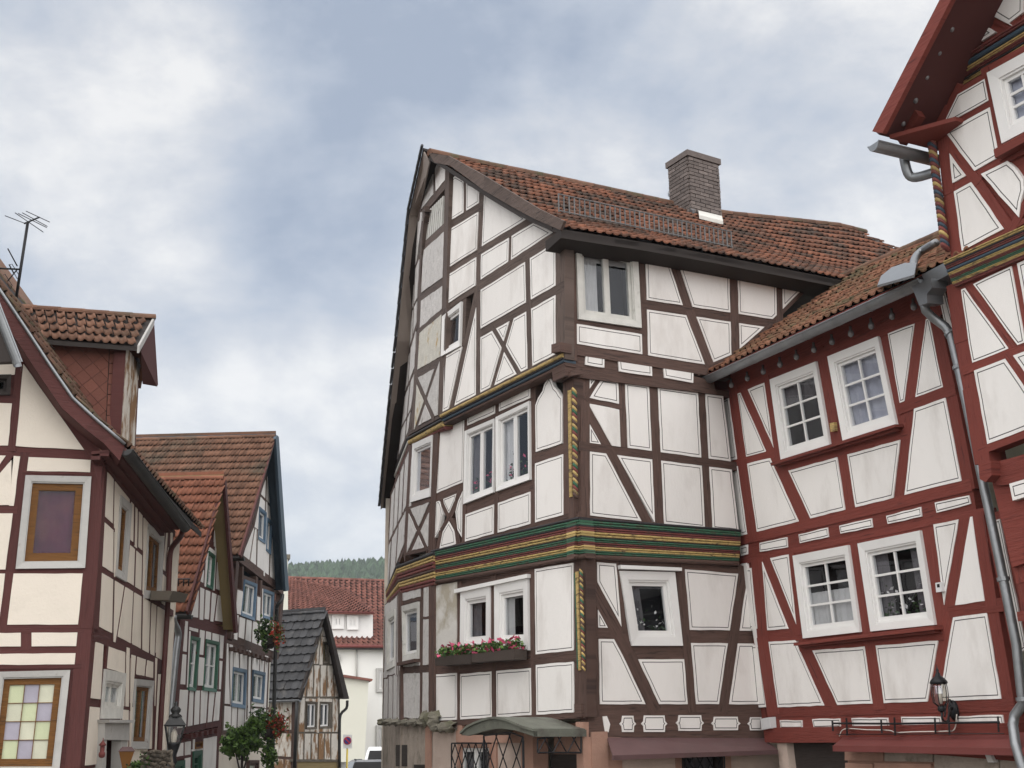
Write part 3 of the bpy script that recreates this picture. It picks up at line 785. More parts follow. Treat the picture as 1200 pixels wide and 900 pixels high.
# slatted louvre opening
lv = [GB3.uv(*p) for p in ((222, 335), (300, 258), (298, 384), (214, 462))]
prism('louvre_backing', B3, lv, -.16, -.06, 'dark_interior', wB3)
for i in range(9):
    f0, f1 = (i + .12) / 9, (i + .72) / 9; mixp = lambda a, b, f: (a[0] + (b[0] - a[0]) * f, a[1] + (b[1] - a[1]) * f)
    prism('louvre_slat', B3, [mixp(lv[0], lv[1], f0), mixp(lv[0], lv[1], f1), mixp(lv[3], lv[2], f1 - .06), mixp(lv[3], lv[2], f0 - .06)], -.05, .0, 'aged_white_paint', wB3)
bC3 = poly(222, -70, 215, 0, 192, 250, 185, 500, 165, 700, 140, 900, 122, 1020, 88, 1330, 9) + poly(255, -40, 250, 0, 240, 170, 225, 420, 215, 700, 205, 900, 178, 1110, 9) + [
       (200, -40, 262, -60, 9), (193, 285, 242, 165, 10), (184, 490, 226, 400, 8), (166, 730, 215, 560, 10), (140, 950, 205, 790, 12), (118, 1130, 190, 990, 9), (210, 250, 200, 560, 6), (193, 560, 172, 900, 6),
       (160, 860, 125, 1200, 6), (190, 800, 160, 1130, 6), (88, 1340, 178, 1105, 12)]
facade(CZ1, 'gable_wall', Mh, bC3, WT, 'rough_plaster', line=False, wob=.01)
# --- middle storey
wA2 = facade(G2a, 'storey_wall', Mh, [
       (290, 362, 830, 95, 30), (268, 370, 248, 930, 28), (400, 300, 388, 890, 16), (537, 230, 530, 850, 20), (692, 140, 693, 810, 24), (848, 80, 850, 780, 46),
       (400, 378, 693, 250, 14), (693, 520, 850, 466, 44), (258, 692, 390, 637, 38), (388, 745, 693, 635, 42), (248, 930, 850, 768, 24)] +
       poly(288, 668, 296, 715, 325, 775, 355, 830, 364, 910, 18) + poly(372, 645, 358, 700, 325, 775, 290, 835, 274, 920, 18), BT, PW,
       windows=[dict(q=(399, 396, 529, 340, 526, 664, 393, 716), leaves=2, grid=(1, 1), cw=.06, sw=.045, glass='glass', bloom='petal_pink', curt='dark_curtain', cstyle='sides', label='left casement of the double window with pink flowers inside'),
                dict(q=(536, 334, 683, 263, 686, 608, 537, 661), leaves=2, grid=(1, 1), cw=.06, sw=.045, glass='glass', bloom='petal_pink', curt='curtain', cstyle='left', label='right casement of the double window, curtain drawn aside')],
       skip=[(765, 400)], panels=[(708, 487, 706, 282, 718, 250, 738, 218, 745, 190, 757, 172, 765, 150, 778, 172, 788, 200, 802, 214, 812, 232, 824, 245, 823, 448)])
wB2 = facade(G2b, 'storey_wall', Mh, [(150, 452, 268, 392, 18), (157, 440, 133, 930, 14), (262, 390, 243, 930, 26), (146, 728, 252, 690, 26), (152, 745, 228, 915, 18),
       (240, 725, 150, 925, 18), (125, 935, 248, 905, 18)], BT, 'rough_plaster', line=False, wob=.008,
       windows=[dict(q=(170, 452, 256, 412, 248, 682, 160, 708), cw=.10, sw=.05, grid=(1, 1), glass='glass_bright', curt='curtain', cstyle='full')])
facade(CZ2, 'storey_wall', Mh, [(80, 545, 182, 285, 12), (187, 285, 150, 880, 9), (82, 560, 62, 940, 8), (62, 940, 58, 1050, 8), (156, 360, 142, 650, 6), (132, 420, 118, 700, 6), (108, 440, 95, 730, 6), (75, 790, 168, 600, 12),
       (90, 720, 76, 960, 6), (125, 670, 110, 900, 6), (58, 1060, 125, 885, 12)], BT, 'rough_plaster', line=False, wob=.01)
# --- lowest timbered storey
wA1 = facade(G3a, 'storey_wall', Mh, [
       (215, 180, 810, 80, 26), (222, 180, 222, 730, 26), (327, 165, 326, 712, 16), (462, 150, 466, 705, 20), (614, 120, 621, 700, 22), (797, 80, 800, 700, 48),
       (222, 518, 327, 510, 38), (326, 517, 619, 490, 38), (619, 478, 800, 460, 46), (215, 727, 815, 692, 24)], BT, PW,
       windows=[dict(q=(339, 212, 454, 190, 453, 440, 336, 447), cw=.13, sw=.06, grid=(1, 1), curt='dark_curtain', cstyle='left'),
                dict(q=(471, 187, 601, 160, 604, 440, 472, 440), cw=.13, sw=.06, grid=(1, 1), curt='curtain', cstyle='drape')],
       over=[(280, 350, 'patched_plaster')])
wB1 = facade(G3b, 'storey_wall', Mh, [(90, 218, 225, 178, 14), (95, 210, 95, 720, 12), (220, 180, 218, 730, 22), (184, 190, 178, 715, 14), (92, 520, 220, 510, 32), (90, 712, 220, 722, 26), (180, 315, 222, 311, 14), (98, 255, 182, 235, 14)],
       BT, 'rough_plaster', line=False, wob=.008, windows=[dict(q=(107, 268, 172, 250, 171, 474, 108, 488), cw=.10, sw=.05, grid=(1, 1), cas='aged_white_paint', curt='dark_curtain', cstyle='full', sill='brown_timber')])
facade(CZ3, 'storey_wall', Mh, [(48, 270, 132, 205, 12), (133, 205, 130, 880, 9), (52, 270, 40, 880, 8), (48, 650, 132, 628, 20), (95, 640, 93, 870, 6), (117, 640, 115, 870, 6), (70, 650, 68, 870, 6), (40, 875, 132, 866, 22), (118, 210, 115, 640, 6)], BT, 'rough_plaster', line=False, wob=.01,
       windows=[dict(q=(70, 312, 109, 285, 106, 590, 64, 612), cw=.12, sw=.06, grid=(1, 1), cas='aged_white_paint', curt='dark_curtain', cstyle='full')])
# roller shutter box over the lower double window, flower boxes
P = [G3a.uv(*p) for p in ((322, 203), (607, 143), (607, 158), (322, 218))]; prism('shutter_box', A1, P, -.02, .07, 'white_paint', wA1)
for q, lb in (((290, 468, 434, 457, 434, 494, 292, 502), 'left'), ((436, 457, 606, 437, 605, 478, 437, 490), 'right')):
    P = [G3a.uv(q[i], q[i + 1]) for i in (0, 2, 4, 6)]
    V = [A1.pt(p, .06) for p in P] + [A1.pt(p, .27) for p in P]; mb = MB(); mb.hexa(V[:4], V[4:])
    bx = mb.build('flower_box', 'box_brown', None, base=True); setp(bx, 'dark flower box of pink geraniums on the gable wall, %s one of the pair' % lb, 'flower box', 'flower boxes under the double window')
    a, b = A1.pt(P[0], .17), A1.pt(P[1], .17)
    flowers((a, b), bx, .085, 430, (('leaf', 'foliage', .55), ('dark_leaf', 'foliage', .2), ('petal_pink', 'blossom', .25)), .09, .17)
# rafter foot and beam heads at the corner
prism('beam_head', A3, [A3.uv(653, 405), A3.uv(663, 402), A3.uv(663, 413), A3.uv(653, 415)], -.1, .1, BT, Mh)
prism('beam_head', R2, [R2.uv(664, 437), R2.uv(677, 434), R2.uv(677, 441), R2.uv(664, 443)], -.1, .12, BT, Mh)
# --- carved and painted bands
def bandlines(L0, L1, cols, d0, d1):
    """L0 top line, L1 bottom line (x0,y0,x1,y1); cols [(frac0,frac1,mat)]"""
    R = []; cc_ = []
    for a, b, m in cols:
        if m.endswith('_paint') and b - a > .075 and m != 'black_paint' and L1[1] - L0[1] > 20: mid = (a + b) / 2; cc_ += [(a, mid - .004, m), (mid + .004, b, m)]
        else: cc_.append((a, b, m))
    for a, b, m in cc_:
        f = (a + b) / 2; l = [L0[i] + (L1[i] - L0[i]) * f for i in range(4)]
        w = abs(((L1[1] - L0[1]) + (L1[3] - L0[3])) / 2) * (b - a) * (.97 if len(cc_) > len(cols) else 1.08)
        ang = math.atan2(l[3] - l[1], l[2] - l[0]); R.append((*l, w * math.cos(ang), m, d0 + (d1 - d0) * f))
    return R
BC = [(0, .07, 'black_paint'), (.07, .19, 'green_paint'), (.19, .23, 'black_paint'), (.23, .34, 'wine_paint'), (.34, .47, 'yellow_paint'), (.47, .50, 'black_paint'), (.5, .6, 'green_paint'), (.6, .7, 'wine_paint'),
      (.7, .81, 'yellow_paint'), (.81, .9, 'green_paint'), (.9, 1.03, 'brown_timber')]
FA = lambda f: Fr(f, 0, 0, 1)
band = empty('carved_band', A2.hit(678, 640), Mh)
for f_, q_ in ((A2, ((508, 646), (670, 610), (671, 654), (508, 682))), (R2, ((688, 609), (866, 622), (868, 660), (689, 653)))): prism('band_board', f_, [f_.uv(*p) for p in q_], -.3, -.10, 'black_paint', band)
strips(FA(A2), band, bandlines((508, 645, 681, 605.7), (508, 683, 684, 652.2), BC, .05, -.04))
strips(FA(R2), band, bandlines((673, 606.2, 866, 621), (674, 652.8, 868, 661), BC, .05, -.04))
BC2 = [(0, .12, 'black_paint'), (.12, .3, 'yellow_paint'), (.3, .52, 'wine_paint'), (.52, .62, 'brown_timber'), (.62, .82, 'yellow_paint'), (.82, 1.05, 'wine_paint')]
strips(FA(B2), band, bandlines((467, 663, 511, 646), (468, 694, 508, 684), BC2, .05, -.02))
strips(FA(C2), band, bandlines((453.5, 694, 468, 658), (453, 708, 469, 694), BC2, .04, .0))
TC = [(0, .3, 'yellow_paint'), (.3, .45, 'black_paint'), (.45, .7, 'verge_blue'), (.7, 1.0, 'brown_timber')]
band2 = empty('carved_band', A3.hit(655, 420), Mh)
strips(FA(A3), band2, bandlines((518, 486, 661, 414.5), (518, 498, 661, 428), TC, .05, -.04))
strips(FA(B3), band2, bandlines((478, 513, 519, 491), (480, 523, 519, 501), [(0, .25, 'black_paint'), (.25, .8, 'yellow_paint'), (.8, 1.1, 'wine_paint')], .04, -.03))
strips(FA(C3), band2, bandlines((457, 567, 478, 513), (459, 573, 480, 522), [(0, .3, 'black_paint'), (.3, .8, 'aged_white_paint'), (.8, 1.1, 'wine_paint')], .04, .0))
# --- right face (eaves side)
F1, F2, F3 = Fr(R3, 640, 230, .27778), Fr(R2, 640, 430, .25565), Fr(R1, 660, 620, .31111)
facade(F1, 'side_wall', Mh, [(100, 160, 105, 690, 52), (405, 225, 417, 670, 28), (788, 310, 800, 745, 38), (982, 350, 985, 540, 30), (75, 185, 1180, 400, 22), (405, 455, 1010, 546, 42),
       (75, 523, 410, 577, 18), (75, 637, 780, 748, 46)] + poly(530, 262, 602, 482, 690, 715, 40) + poly(640, 748, 690, 715, 800, 668, 935, 548, 1110, 375, 18), BT, PW,
       windows=[dict(q=(121, 195, 381, 240, 398, 558, 133, 520), leaves=2, grid=(1, 1), cw=.10, sw=.05, cas='aged_white_paint', sash='aged_white_paint', curt='curtain', cstyle='drape')])
wR2 = facade(F2, 'side_wall', Mh, [(178, 20, 180, 705, 44), (343, 40, 358, 405, 36), (488, 60, 519, 740, 44), (710, 100, 745, 760, 38), (150, 28, 850, 128, 30), (150, 362, 875, 456, 42),
       (180, 152, 345, 186, 30), (250, 40, 192, 132, 26), (150, 686, 890, 768, 24)] + poly(185, 198, 298, 400, 466, 722, 44) + [(805, 90, 885, 780, 4, 0)], BT, PW,
       panels=[F and [F2_ for F2_ in F] for F in ()])
wj = empty('joist_row', R3.hit(700, 430), Mh)
prism('joist_board', R3, [R3.uv(661, 408), R3.uv(836, 445), R3.uv(842, 462), R3.uv(664, 440)], -.35, -.02, BT, wj)
for P in ((168, 659, 246, 672, 246, 723, 166, 710), (304, 682, 446, 706, 448, 758, 309, 738), (494, 711, 622, 735, 621, 787, 500, 765)):
    panel(R3, [F1.uv(P[i], P[i + 1]) for i in range(0, 8, 2)], PW, wj, d=.0)
facade(F3, 'side_wall', Mh, [(100, 95, 112, 700, 54), (203, 105, 225, 360, 18), (440, 130, 486, 690, 34), (68, 107, 700, 160, 28), (112, 392, 215, 394, 46), (232, 470, 470, 470, 44), (452, 404, 745, 408, 52),
       (680, 140, 600, 690, 40), (68, 682, 760, 680, 46)] + poly(118, 232, 242, 462, 348, 688, 50) + [(688, 118, 745, 715, 4, 0)], BT, PW,
       windows=[dict(q=(208, 158, 416, 163, 446, 440, 254, 440), cw=.12, sw=.06, grid=(1, 1), glass='glass', bloom='petal_white', curt='dark_curtain', cstyle='drape')])
P = [F3.uv(*p) for p in ((203, 138), (434, 148), (434, 160), (205, 152))]; prism('shutter_box', R1, P, -.02, .08, 'white_paint', Mh)
wj = empty('joist_row', R1.hit(780, 850), Mh)
AW = Fr(R1, 690, 830, .19167)
prism('joist_board', R1, [AW.uv(0, 30), AW.uv(1085, 20), AW.uv(1100, 185), AW.uv(0, 175)], -.2, -.002, BT, wj)
def knotch(x0, y0, x1, y1, l=True, r=True):
    m = (y0 + y1) / 2; h = (y1 - y0) / 2; P = [(x0 + 8, y0), (x1 - 8, y0)]
    if r: P += [(x1 - 4, m - h * .3), (x1 + 9, m), (x1 - 4, m + h * .3)]
    P += [(x1 - 6, y1), (x0 + 8, y1)]
    if l: P += [(x0 + 4, m + h * .3), (x0 - 9, m), (x0 + 4, m - h * .3)]
    return P
for a in ((195, 46, 278, 145), (328, 44, 468, 145), (540, 42, 692, 138), (756, 52, 915, 134)):
    panel(R1, [AW.uv(*p) for p in knotch(*a)], PW, wj, d=.012, wob=.002, li=.045)
panel(R1, [AW.uv(*p) for p in ((82, 50), (108, 48), (128, 98), (118, 146), (98, 146))], PW, wj, d=.012, line=False)
panel(R1, [AW.uv(*p) for p in knotch(978, 55, 1060, 135, True, False)], PW, wj, d=.012, wob=.002)
# --- rope columns on the corner chamfer
def rope(parent, pts, r, n, mats, name='rope_twist', loc=None):
    rp = empty('rope_column', pts[0], parent); a, b = Vector(pts[0]), Vector(pts[1]); d = (b - a) / n; ax = d.normalized()
    side = ax.cross(Vector((0, 1, 0))).normalized()
    for i in range(n):
        mb = MB(); c = a + d * (i + .5); t = ax * d.length * .55
        q = side * r * .0
        V = [];
        for k in range(4):
            f = k / 3; rr = r * (.72, 1.05, 1.05, .72)[k]
            for j in range(10):
                an = 2 * math.pi * j / 10; o = side * math.cos(an) + ax.cross(side) * math.sin(an)
                V.append(c - t + t * 2 * f + o * rr + ax * math.cos(an) * r * .75)
        F = [(k * 10 + j, k * 10 + (j + 1) % 10, (k + 1) * 10 + (j + 1) % 10, (k + 1) * 10 + j) for k in range(3) for j in range(10)] + [list(range(10))[::-1], [30 + j for j in range(10)]]
        mb.add(V, F).build(name, mats[i % len(mats)], rp, smooth=True)
    return rp
RM = ('yellow_paint', 'green_paint', 'wine_paint', 'yellow_paint', 'brown_timber')
c0, c1 = A2.hit(673, 456, .05), A2.hit(674.5, 583, .05)
rope(Mh, (c0, c1), .036, 30, RM)
prism('yellow_fillet', A2, [A2.uv(666.5, 458), A2.uv(670, 457), A2.uv(671.5, 582), A2.uv(668.5, 583)], -.05, .02, 'yellow_paint', Mh)
c0, c1 = A1.hit(681, 668, .05), A1.hit(684, 785, .05)
rope(Mh, (c0, c1), .025, 36, RM)
prism('yellow_fillet', A1, [A1.uv(675, 670), A1.uv(678, 669.5), A1.uv(681, 785), A1.uv(679, 786)], -.05, .015, 'yellow_paint', Mh)
prism('green_fillet', A1, [A1.uv(673.4, 672), A1.uv(674.8, 671.5), A1.uv(678.4, 783), A1.uv(677, 784)], -.05, .012, 'green_paint', Mh)
# --- masonry base
for f, x0, y0, x1, y1, m, nm in ((C1, 448, 846, 468.5, 848, 'rubble_render', 'base_wall'), (B1, 468.5, 848, 501, 846, 'rubble_render', 'base_wall'), (A1, 501, 845, 506, 846, 'rubble_render', 'base_wall'), (A1, 505, 846, 536, 848, 'pink_render', 'base_wall')):
    base_wall(nm, f, Mh, x0, y0, x1, y1, m)
base_wall('door_surround', A1, Mh, 499, 846, 505, 846, 'pink_sandstone', d=.01)
base_wall('base_wall', A1, Mh, 575, 848, 610, 848, 'pink_render', d=-.03); base_wall('door_surround', A1, Mh, 536, 846, 541, 848, 'pink_sandstone', d=.0)
base_wall('door_surround', A1, Mh, 576, 848, 581, 848, 'pink_sandstone', d=.0); base_wall('door_surround', A1, Mh, 610, 848, 624, 848, 'pink_sandstone', d=.0)
base_wall('base_wall', A1, Mh, 624, 848, 684, 846, 'pink_sandstone', d=-.35); base_wall('door_surround', A1, Mh, 676, 846, 684, 846, 'pink_sandstone', d=.02)
base_wall('entrance_door', A1, Mh, 624, 884, 674, 884, 'dark_wood', d=-.3)
sf = Fr(A1, 500, 800, .18333)
window(sf, Mh, (205, 388, 418, 392, 415, 900, 200, 905), cas='pink_sandstone', sash='white_paint', cw=.05, sw=.06, leaves=2, grid=(1, 1), curt='dark_curtain', cstyle='sides')
prism('window_lintel', A1, [sf.uv(190, 300), sf.uv(620, 300), sf.uv(620, 385), sf.uv(190, 380)], -.2, .01, 'pink_sandstone', Mh)
def rough(name, mat, parent, P0, P1, depth, hgt, n=26, j=.03):
    """irregular ledge of old masonry between two points"""
    P0, P1 = Vector(P0), Vector(P1); d = P1 - P0; V = []; F = []; K = 9
    nn = Vector((d.y, -d.x, 0)).normalized()
    if nn.dot(P0 - EYE) > 0: nn = -nn
    for i in range(n + 1):
        c = P0 + d * (i / n); env = .75 + .5 * math.sin(i * 1.7) * math.sin(i * .61)
        for k in range(K):
            a = -math.pi / 2 + math.pi * k / (K - 1); V.append(c + nn * (math.cos(a) * depth * env + random.uniform(-j, j)) + Vector((0, 0, math.sin(a) * hgt * .5 * env + random.uniform(-j, j) * .6)))
    for i in range(n):
        for k in range(K - 1): F.append((i * K + k, (i + 1) * K + k, (i + 1) * K + k + 1, i * K + k + 1))
    return ob(name, V, F, mat, parent)
rough('stone_ledge', 'mossy_stone', Mh, B1.hit(447, 846, .0), B1.hit(500, 847, .0), .10, .13, 30)
rough('stone_ledge', 'mossy_stone', Mh, A1.hit(498, 843, .0), A1.hit(517, 843, .02), .16, .24, 14, .04)
rough('stone_ledge', 'mossy_stone', Mh, A1.hit(515, 853, .0), A1.hit(537, 851, .0), .18, .16, 16, .03)
prism('wall_niche', B1, [B1.uv(463, 873), B1.uv(476, 873), B1.uv(476, 898), B1.uv(463, 898)], -.05, -.012, 'dark_wood', Mh)
prism('cellar_hatch', B1, [B1.uv(484, 896), B1.uv(497, 896), B1.uv(497, 906), B1.uv(484, 906)], -.05, -.012, 'dark_wood', Mh)
# right face base
base_wall('corner_pillar', R1, Mh, 692, 858, 711, 857, 'pink_sandstone', d=.02); base_wall('base_wall', R1, Mh, 711, 865, 791, 865, 'pink_render', d=-.02)
base_wall('window_surround', R1, Mh, 791, 865, 799, 865, 'pink_sandstone', d=.0); base_wall('window_surround', R1, Mh, 845, 865, 855, 865, 'pink_sandstone', d=.0)
base_wall('base_wall', R1, Mh, 799, 912, 845, 912, 'pink_render', d=-.02)
base_wall('base_wall', R1, Mh, 855, 865, 912, 865, 'pink_render', d=-.02)
window(FA(R1), Mh, (799, 866, 845, 866, 846, 912, 799, 912), cas='dark_wood', sash='dark_wood', cw=.04, sw=.05, leaves=1, grid=(1, 1), curt='dark_curtain', cstyle='half')
def lattice(parent, fac, Q, n, d, name='iron_lattice', curl=False):
    """diagonal iron bars clipped to quad Q (px)"""
    P = ccw([fac.uv(*q) for q in Q]); xs = [p[0] for p in P]; ys = [p[1] for p in P]; W, H = max(xs) - min(xs), max(ys) - min(ys); st = W / n
    root = empty(name, fac.pt((min(xs), min(ys)), d), parent)
    for s in (-1, 1):
        k = -int(H / 1.5 / st) - 2
        while k * st < W + H:
            x0 = min(xs) + k * st; p = (x0 if s > 0 else max(xs) - k * st, min(ys)); q = (p[0] + s * H / 1.5, max(ys)); k += 1
            # clip segment against polygon
            t0, t1 = 0, 1; ok = True
            for i in range(len(P)):
                a, b = P[i], P[(i + 1) % len(P)]; nx, ny = -(b[1] - a[1]), b[0] - a[0]
                f0 = (p[0] - a[0]) * nx + (p[1] - a[1]) * ny; f1 = (q[0] - a[0]) * nx + (q[1] - a[1]) * ny
                if f0 < 0 and f1 < 0: ok = False; break
                if f0 < 0: t0 = max(t0, f0 / (f0 - f1))
                elif f1 < 0: t1 = min(t1, f0 / (f0 - f1))
            if not ok or t1 - t0 < .02: continue
            mb = MB(); e = .008 * s; mb.tube([fac.pt((p[0] + (q[0] - p[0]) * t, p[1] + (q[1] - p[1]) * t), d + e) for t in (t0, t1)], .009, 5); mb.build('lattice_bar', 'iron', root)
    for i in range(len(P)):
        mb = MB(); mb.tube([fac.pt(P[i], d), fac.pt(P[(i + 1) % len(P)], d)], .012, 5); mb.build('lattice_frame', 'iron', root)
    return root
lattice(Mh, R1, [(800, 868), (845, 868), (846, 905), (800, 905)], 4, .06)
lattice(Mh, A1, [(536, 871), (577, 871), (577, 912), (536, 912)], 5, .10)
# awning board over the base of the right face
prism('header_board', A1, [A1.uv(534, 676), A1.uv(628, 658), A1.uv(628, 676), A1.uv(534, 698)], -.1, -.012, BT, wA1)
V0 = [AW.hit(112, 178, .0), AW.hit(1075, 183, .0)]; V1 = [AW.hit(148, 290, .42), AW.hit(1155, 256, .42)]; D = Vector((0, 0, -.035))
mb = MB(); mb.hexa([V0[0] + D, V0[1] + D, V1[1] + D, V1[0] + D], [V0[0], V0[1], V1[1], V1[0]]); awn = mb.build('awning', 'plum_metal', Mh)
mb = MB(); mb.hexa([V1[0] + D * 1.6, V1[1] + D * 1.6, V1[1] + D * 1.6 - R1.N * .03, V1[0] + D * 1.6 - R1.N * .03], [V1[0] + Vector((0, 0, .004)) + R1.N * .006, V1[1] + Vector((0, 0, .004)) + R1.N * .006, V1[1] - R1.N * .03, V1[0] - R1.N * .03]); mb.build('awning_edge', 'plum_metal', awn)
# barrel canopy over the entrance
best = None
for k in range(30, 200):
    dd = k / 100; X = A1.hit(627, 856, dd) - A1.N * dd; v = X - EYE; sx = 600 + FPX * v.dot(CX) / v.dot(_f)
    if best is None or abs(sx - 688) < best[0]: best = (abs(sx - 688), dd)
cd = min(best[1], 1.3); print('canopy depth', cd, best)
arch = [(222, 320), (262, 282), (310, 258), (360, 238), (400, 227), (440, 223), (480, 227), (520, 238), (570, 258), (620, 280), (690, 300)]
lowr = [(690, 345), (620, 322), (570, 306), (520, 298), (480, 293), (440, 295), (400, 302), (360, 312), (310, 328), (262, 340), (222, 335)]
top = [sf.on(A1).uv(*p) for p in arch]; fcd = lambda p, d: A1.pt(p, d)
tp = [sf.hit(*p, cd) for p in arch]; lp = [sf.hit(*p, cd) for p in lowr]
mb = MB(); n = len(tp)
mb.hexa([p - A1.N * .04 for p in tp + lp], tp + lp); can = mb.build('door_canopy', 'canopy_metal', Mh)
mb = MB(); V = [p + Vector((0, 0, .012)) + A1.N * .03 for p in tp] + [p + Vector((0, 0, .012)) - A1.N * (cd - .02) for p in tp]; V += [v - Vector((0, 0, .03)) for v in V]
F = [(i, i + 1, n + i + 1, n + i) for i in range(n - 1)] + [(2 * n + i, 3 * n + i, 3 * n + i + 1, 2 * n + i + 1) for i in range(n - 1)] + [(i, 2 * n + i, 2 * n + i + 1, i + 1) for i in range(n - 1)] + [(n - 1, 2 * n - 1, 4 * n - 1, 3 * n - 1), (0, n, 3 * n, 2 * n)][::1]
mb.add(V, F); mb.build('canopy_sheet', 'canopy_metal', can)
a, b = tp[-1], lp[0]; mb = MB(); mb.hexa([a - A1.U * .03, b - A1.U * .03, b - A1.U * .03 - A1.N * cd, a - A1.U * .03 - A1.N * cd], [a, b, b - A1.N * cd, a - A1.N * cd]); mb.build('canopy_side', 'canopy_metal', can)
a, b = tp[0], lp[-1]; mb = MB(); mb.hexa([a, b, b - A1.N * cd, a - A1.N * cd], [a + A1.U * .03, b + A1.U * .03, b + A1.U * .03 - A1.N * cd, a + A1.U * .03 - A1.N * cd]); mb.build('canopy_side', 'canopy_metal', can)
ff = A1.shift(cd - .05)
lattice(Mh, ff, [(567, 862), (598, 858), (613, 864), (613, 912), (567, 912)], 3, 0)
sd_ = Fac(0, 0, 0, 3100, O=ff.hit(628, 870)); lattice(Mh, sd_, [(630, 866), (681, 858), (681, 882), (630, 882)], 3, 0)
for x in (613, 567):
    p = ff.hit(x, 868); mb = MB(); mb.tube([Vector((p.x, p.y, 0)), p], .018, 6); mb.build('canopy_post', 'iron', Mh)
# --- body behind the facades
def inset_xy(P, d): return inset(ccw([(p[0], p[1]) for p in P]), d)
def body(parent, P, z0, z1, mat='dark_interior', name='inner_wall', d=0.46):
    Q = inset_xy(P, d); n = len(Q); V = [(x, y, z0) for x, y in Q] + [(x, y, z1) for x, y in Q]
    return ob(name, V, [list(range(n))[::-1], [n + i for i in range(n)]] + [(i, (i + 1) % n, n + (i + 1) % n, n + i) for i in range(n)], mat, parent)
cA, cB, cC = A1.O, B1.O, C1.O
Cend = C1.hit(449, 765); Rend = A1.O + R1.U * 10.5; back = Cend + R1.U * 11.5
body(Mh, [cA, Rend, back, Cend, cC, cB], 0, 8.2, 'cream_wall')
# rear walls so that the building closes
mb = MB(); Q = [Rend, back, Cend]
for a, b in ((Rend, back), (back, Cend)): mb.hexa([Vector((a.x, a.y, 0)), Vector((b.x, b.y, 0)), Vector((b.x, b.y, 8.6)), Vector((a.x, a.y, 8.9))], [Vector((a.x, a.y, 0)) + Vector((.1, .1, 0)), Vector((b.x, b.y, 0)) + Vector((.1, .1, 0)), Vector((b.x, b.y, 8.6)) + Vector((.1, .1, 0)), Vector((a.x, a.y, 8.9)) + Vector((.1, .1, 0))])
mb.build('rear_wall', 'cream_plaster', Mh)
# side wall beyond the wing, hidden from the street: plain plaster
p0, p1 = R3.uv(900, 330), R3.uv(985, 330); g = -R3.O.z
prism('side_wall_rear', R1, [(2.3, -R1.O.z), (10.4, -R1.O.z), (10.4, 6.6), (2.3, 6.6)], -1.1, -.9, 'cream_plaster', Mh)
# --- roof
Rd = R3.U.copy(); Rn = R3.N0.copy(); VA = A3.shift(.24)
apex = VA.hit(503, 181)
rp = Fac(0, 0, 0, 3100, O=apex)
def prof(fac, pts, O):
    R = []
    for x, y in pts: p = fac.hit(x, y); R.append(((p - O).dot(Rd), p.z))
    return sorted(R)
RZ = prof(rp, [(503, 182), (560, 195), (650, 213), (720, 228), (790, 243), (850, 254), (930, 262), (985, 268), (1012, 275)], apex)
ev = Fac(0, 0, 0, 3100, O=VA.hit(657, 268)); EO = ev.O
EZ = prof(ev, [(657, 268), (700, 275), (760, 284), (850, 301), (930, 317), (985, 328)], EO)
def interp(T, t):
    if t <= T[0][0]: return T[0][1]
    for (a, za), (b, zb) in zip(T, T[1:]):
        if t <= b: return za + (zb - za) * (t - a) / max(1e-6, b - a)
    (a, za), (b, zb) = T[-2], T[-1]; return zb + (zb - za) / (b - a) * (t - b) * .3
toff = (EO - apex).dot(Rd)
def roofP(a, s, L=None):
    e = EO + Rd * (a - toff); e.z = interp(EZ, a - toff); r = apex + Rd * a; r.z = interp(RZ, a)
    f = s / SLOPE; p = e.lerp(r, f); p.z -= .16 * math.sin(math.pi * min(1, max(0, f))) * (1 - f); return p
SLOPE = (Vector((apex.x, apex.y, apex.z)) - EO - Rd * ((apex - EO).dot(Rd))).length
Lr = RZ[-1][0]; print('roof', 'slope', SLOPE, 'ridge len', Lr, 'apex', apex, 'eave', EO, 'EZ', EZ, 'RZ', RZ, 'toff', toff)
P57 = None
roof = empty('roof', apex, Mh)
hipk = .55
keep = lambda a, s: a <= Lr - .1 + (SLOPE - s) * hipk and a > 0.02
TH_ = .31
lay_tiles(roof, roofP, Lr + SLOPE * hipk, SLOPE, .15, .32, 'tile_red', 'pan', keep, lift=.06, hscale=.5)
mb = MB(); NA = 14
for i in range(NA):
    for j in range(6):
        a0, a1 = -.0 + (Lr + 2.2) * i / NA, (Lr + 2.2) * (i + 1) / NA; s0, s1 = SLOPE * j / 6, SLOPE * (j + 1) / 6
        if not keep(a0 + .4, s1 - .3): continue
        q = [roofP(a0, s0), roofP(a1, s0), roofP(a1, s1), roofP(a0, s1)]; mb.hexa([p - Vector((0, 0, .09)) for p in q], [p - Vector((0, 0, .006)) for p in q])
mb.build('roof_boarding', 'dark_wood', roof)
def ridgeP(t): a = t * Lr; p = apex + Rd * a; p.z = interp(RZ, a) + .03; return p
ridge_caps(roof, apex, ridgeP(1), 'tile_mossy', .10, .38, sag=ridgeP)
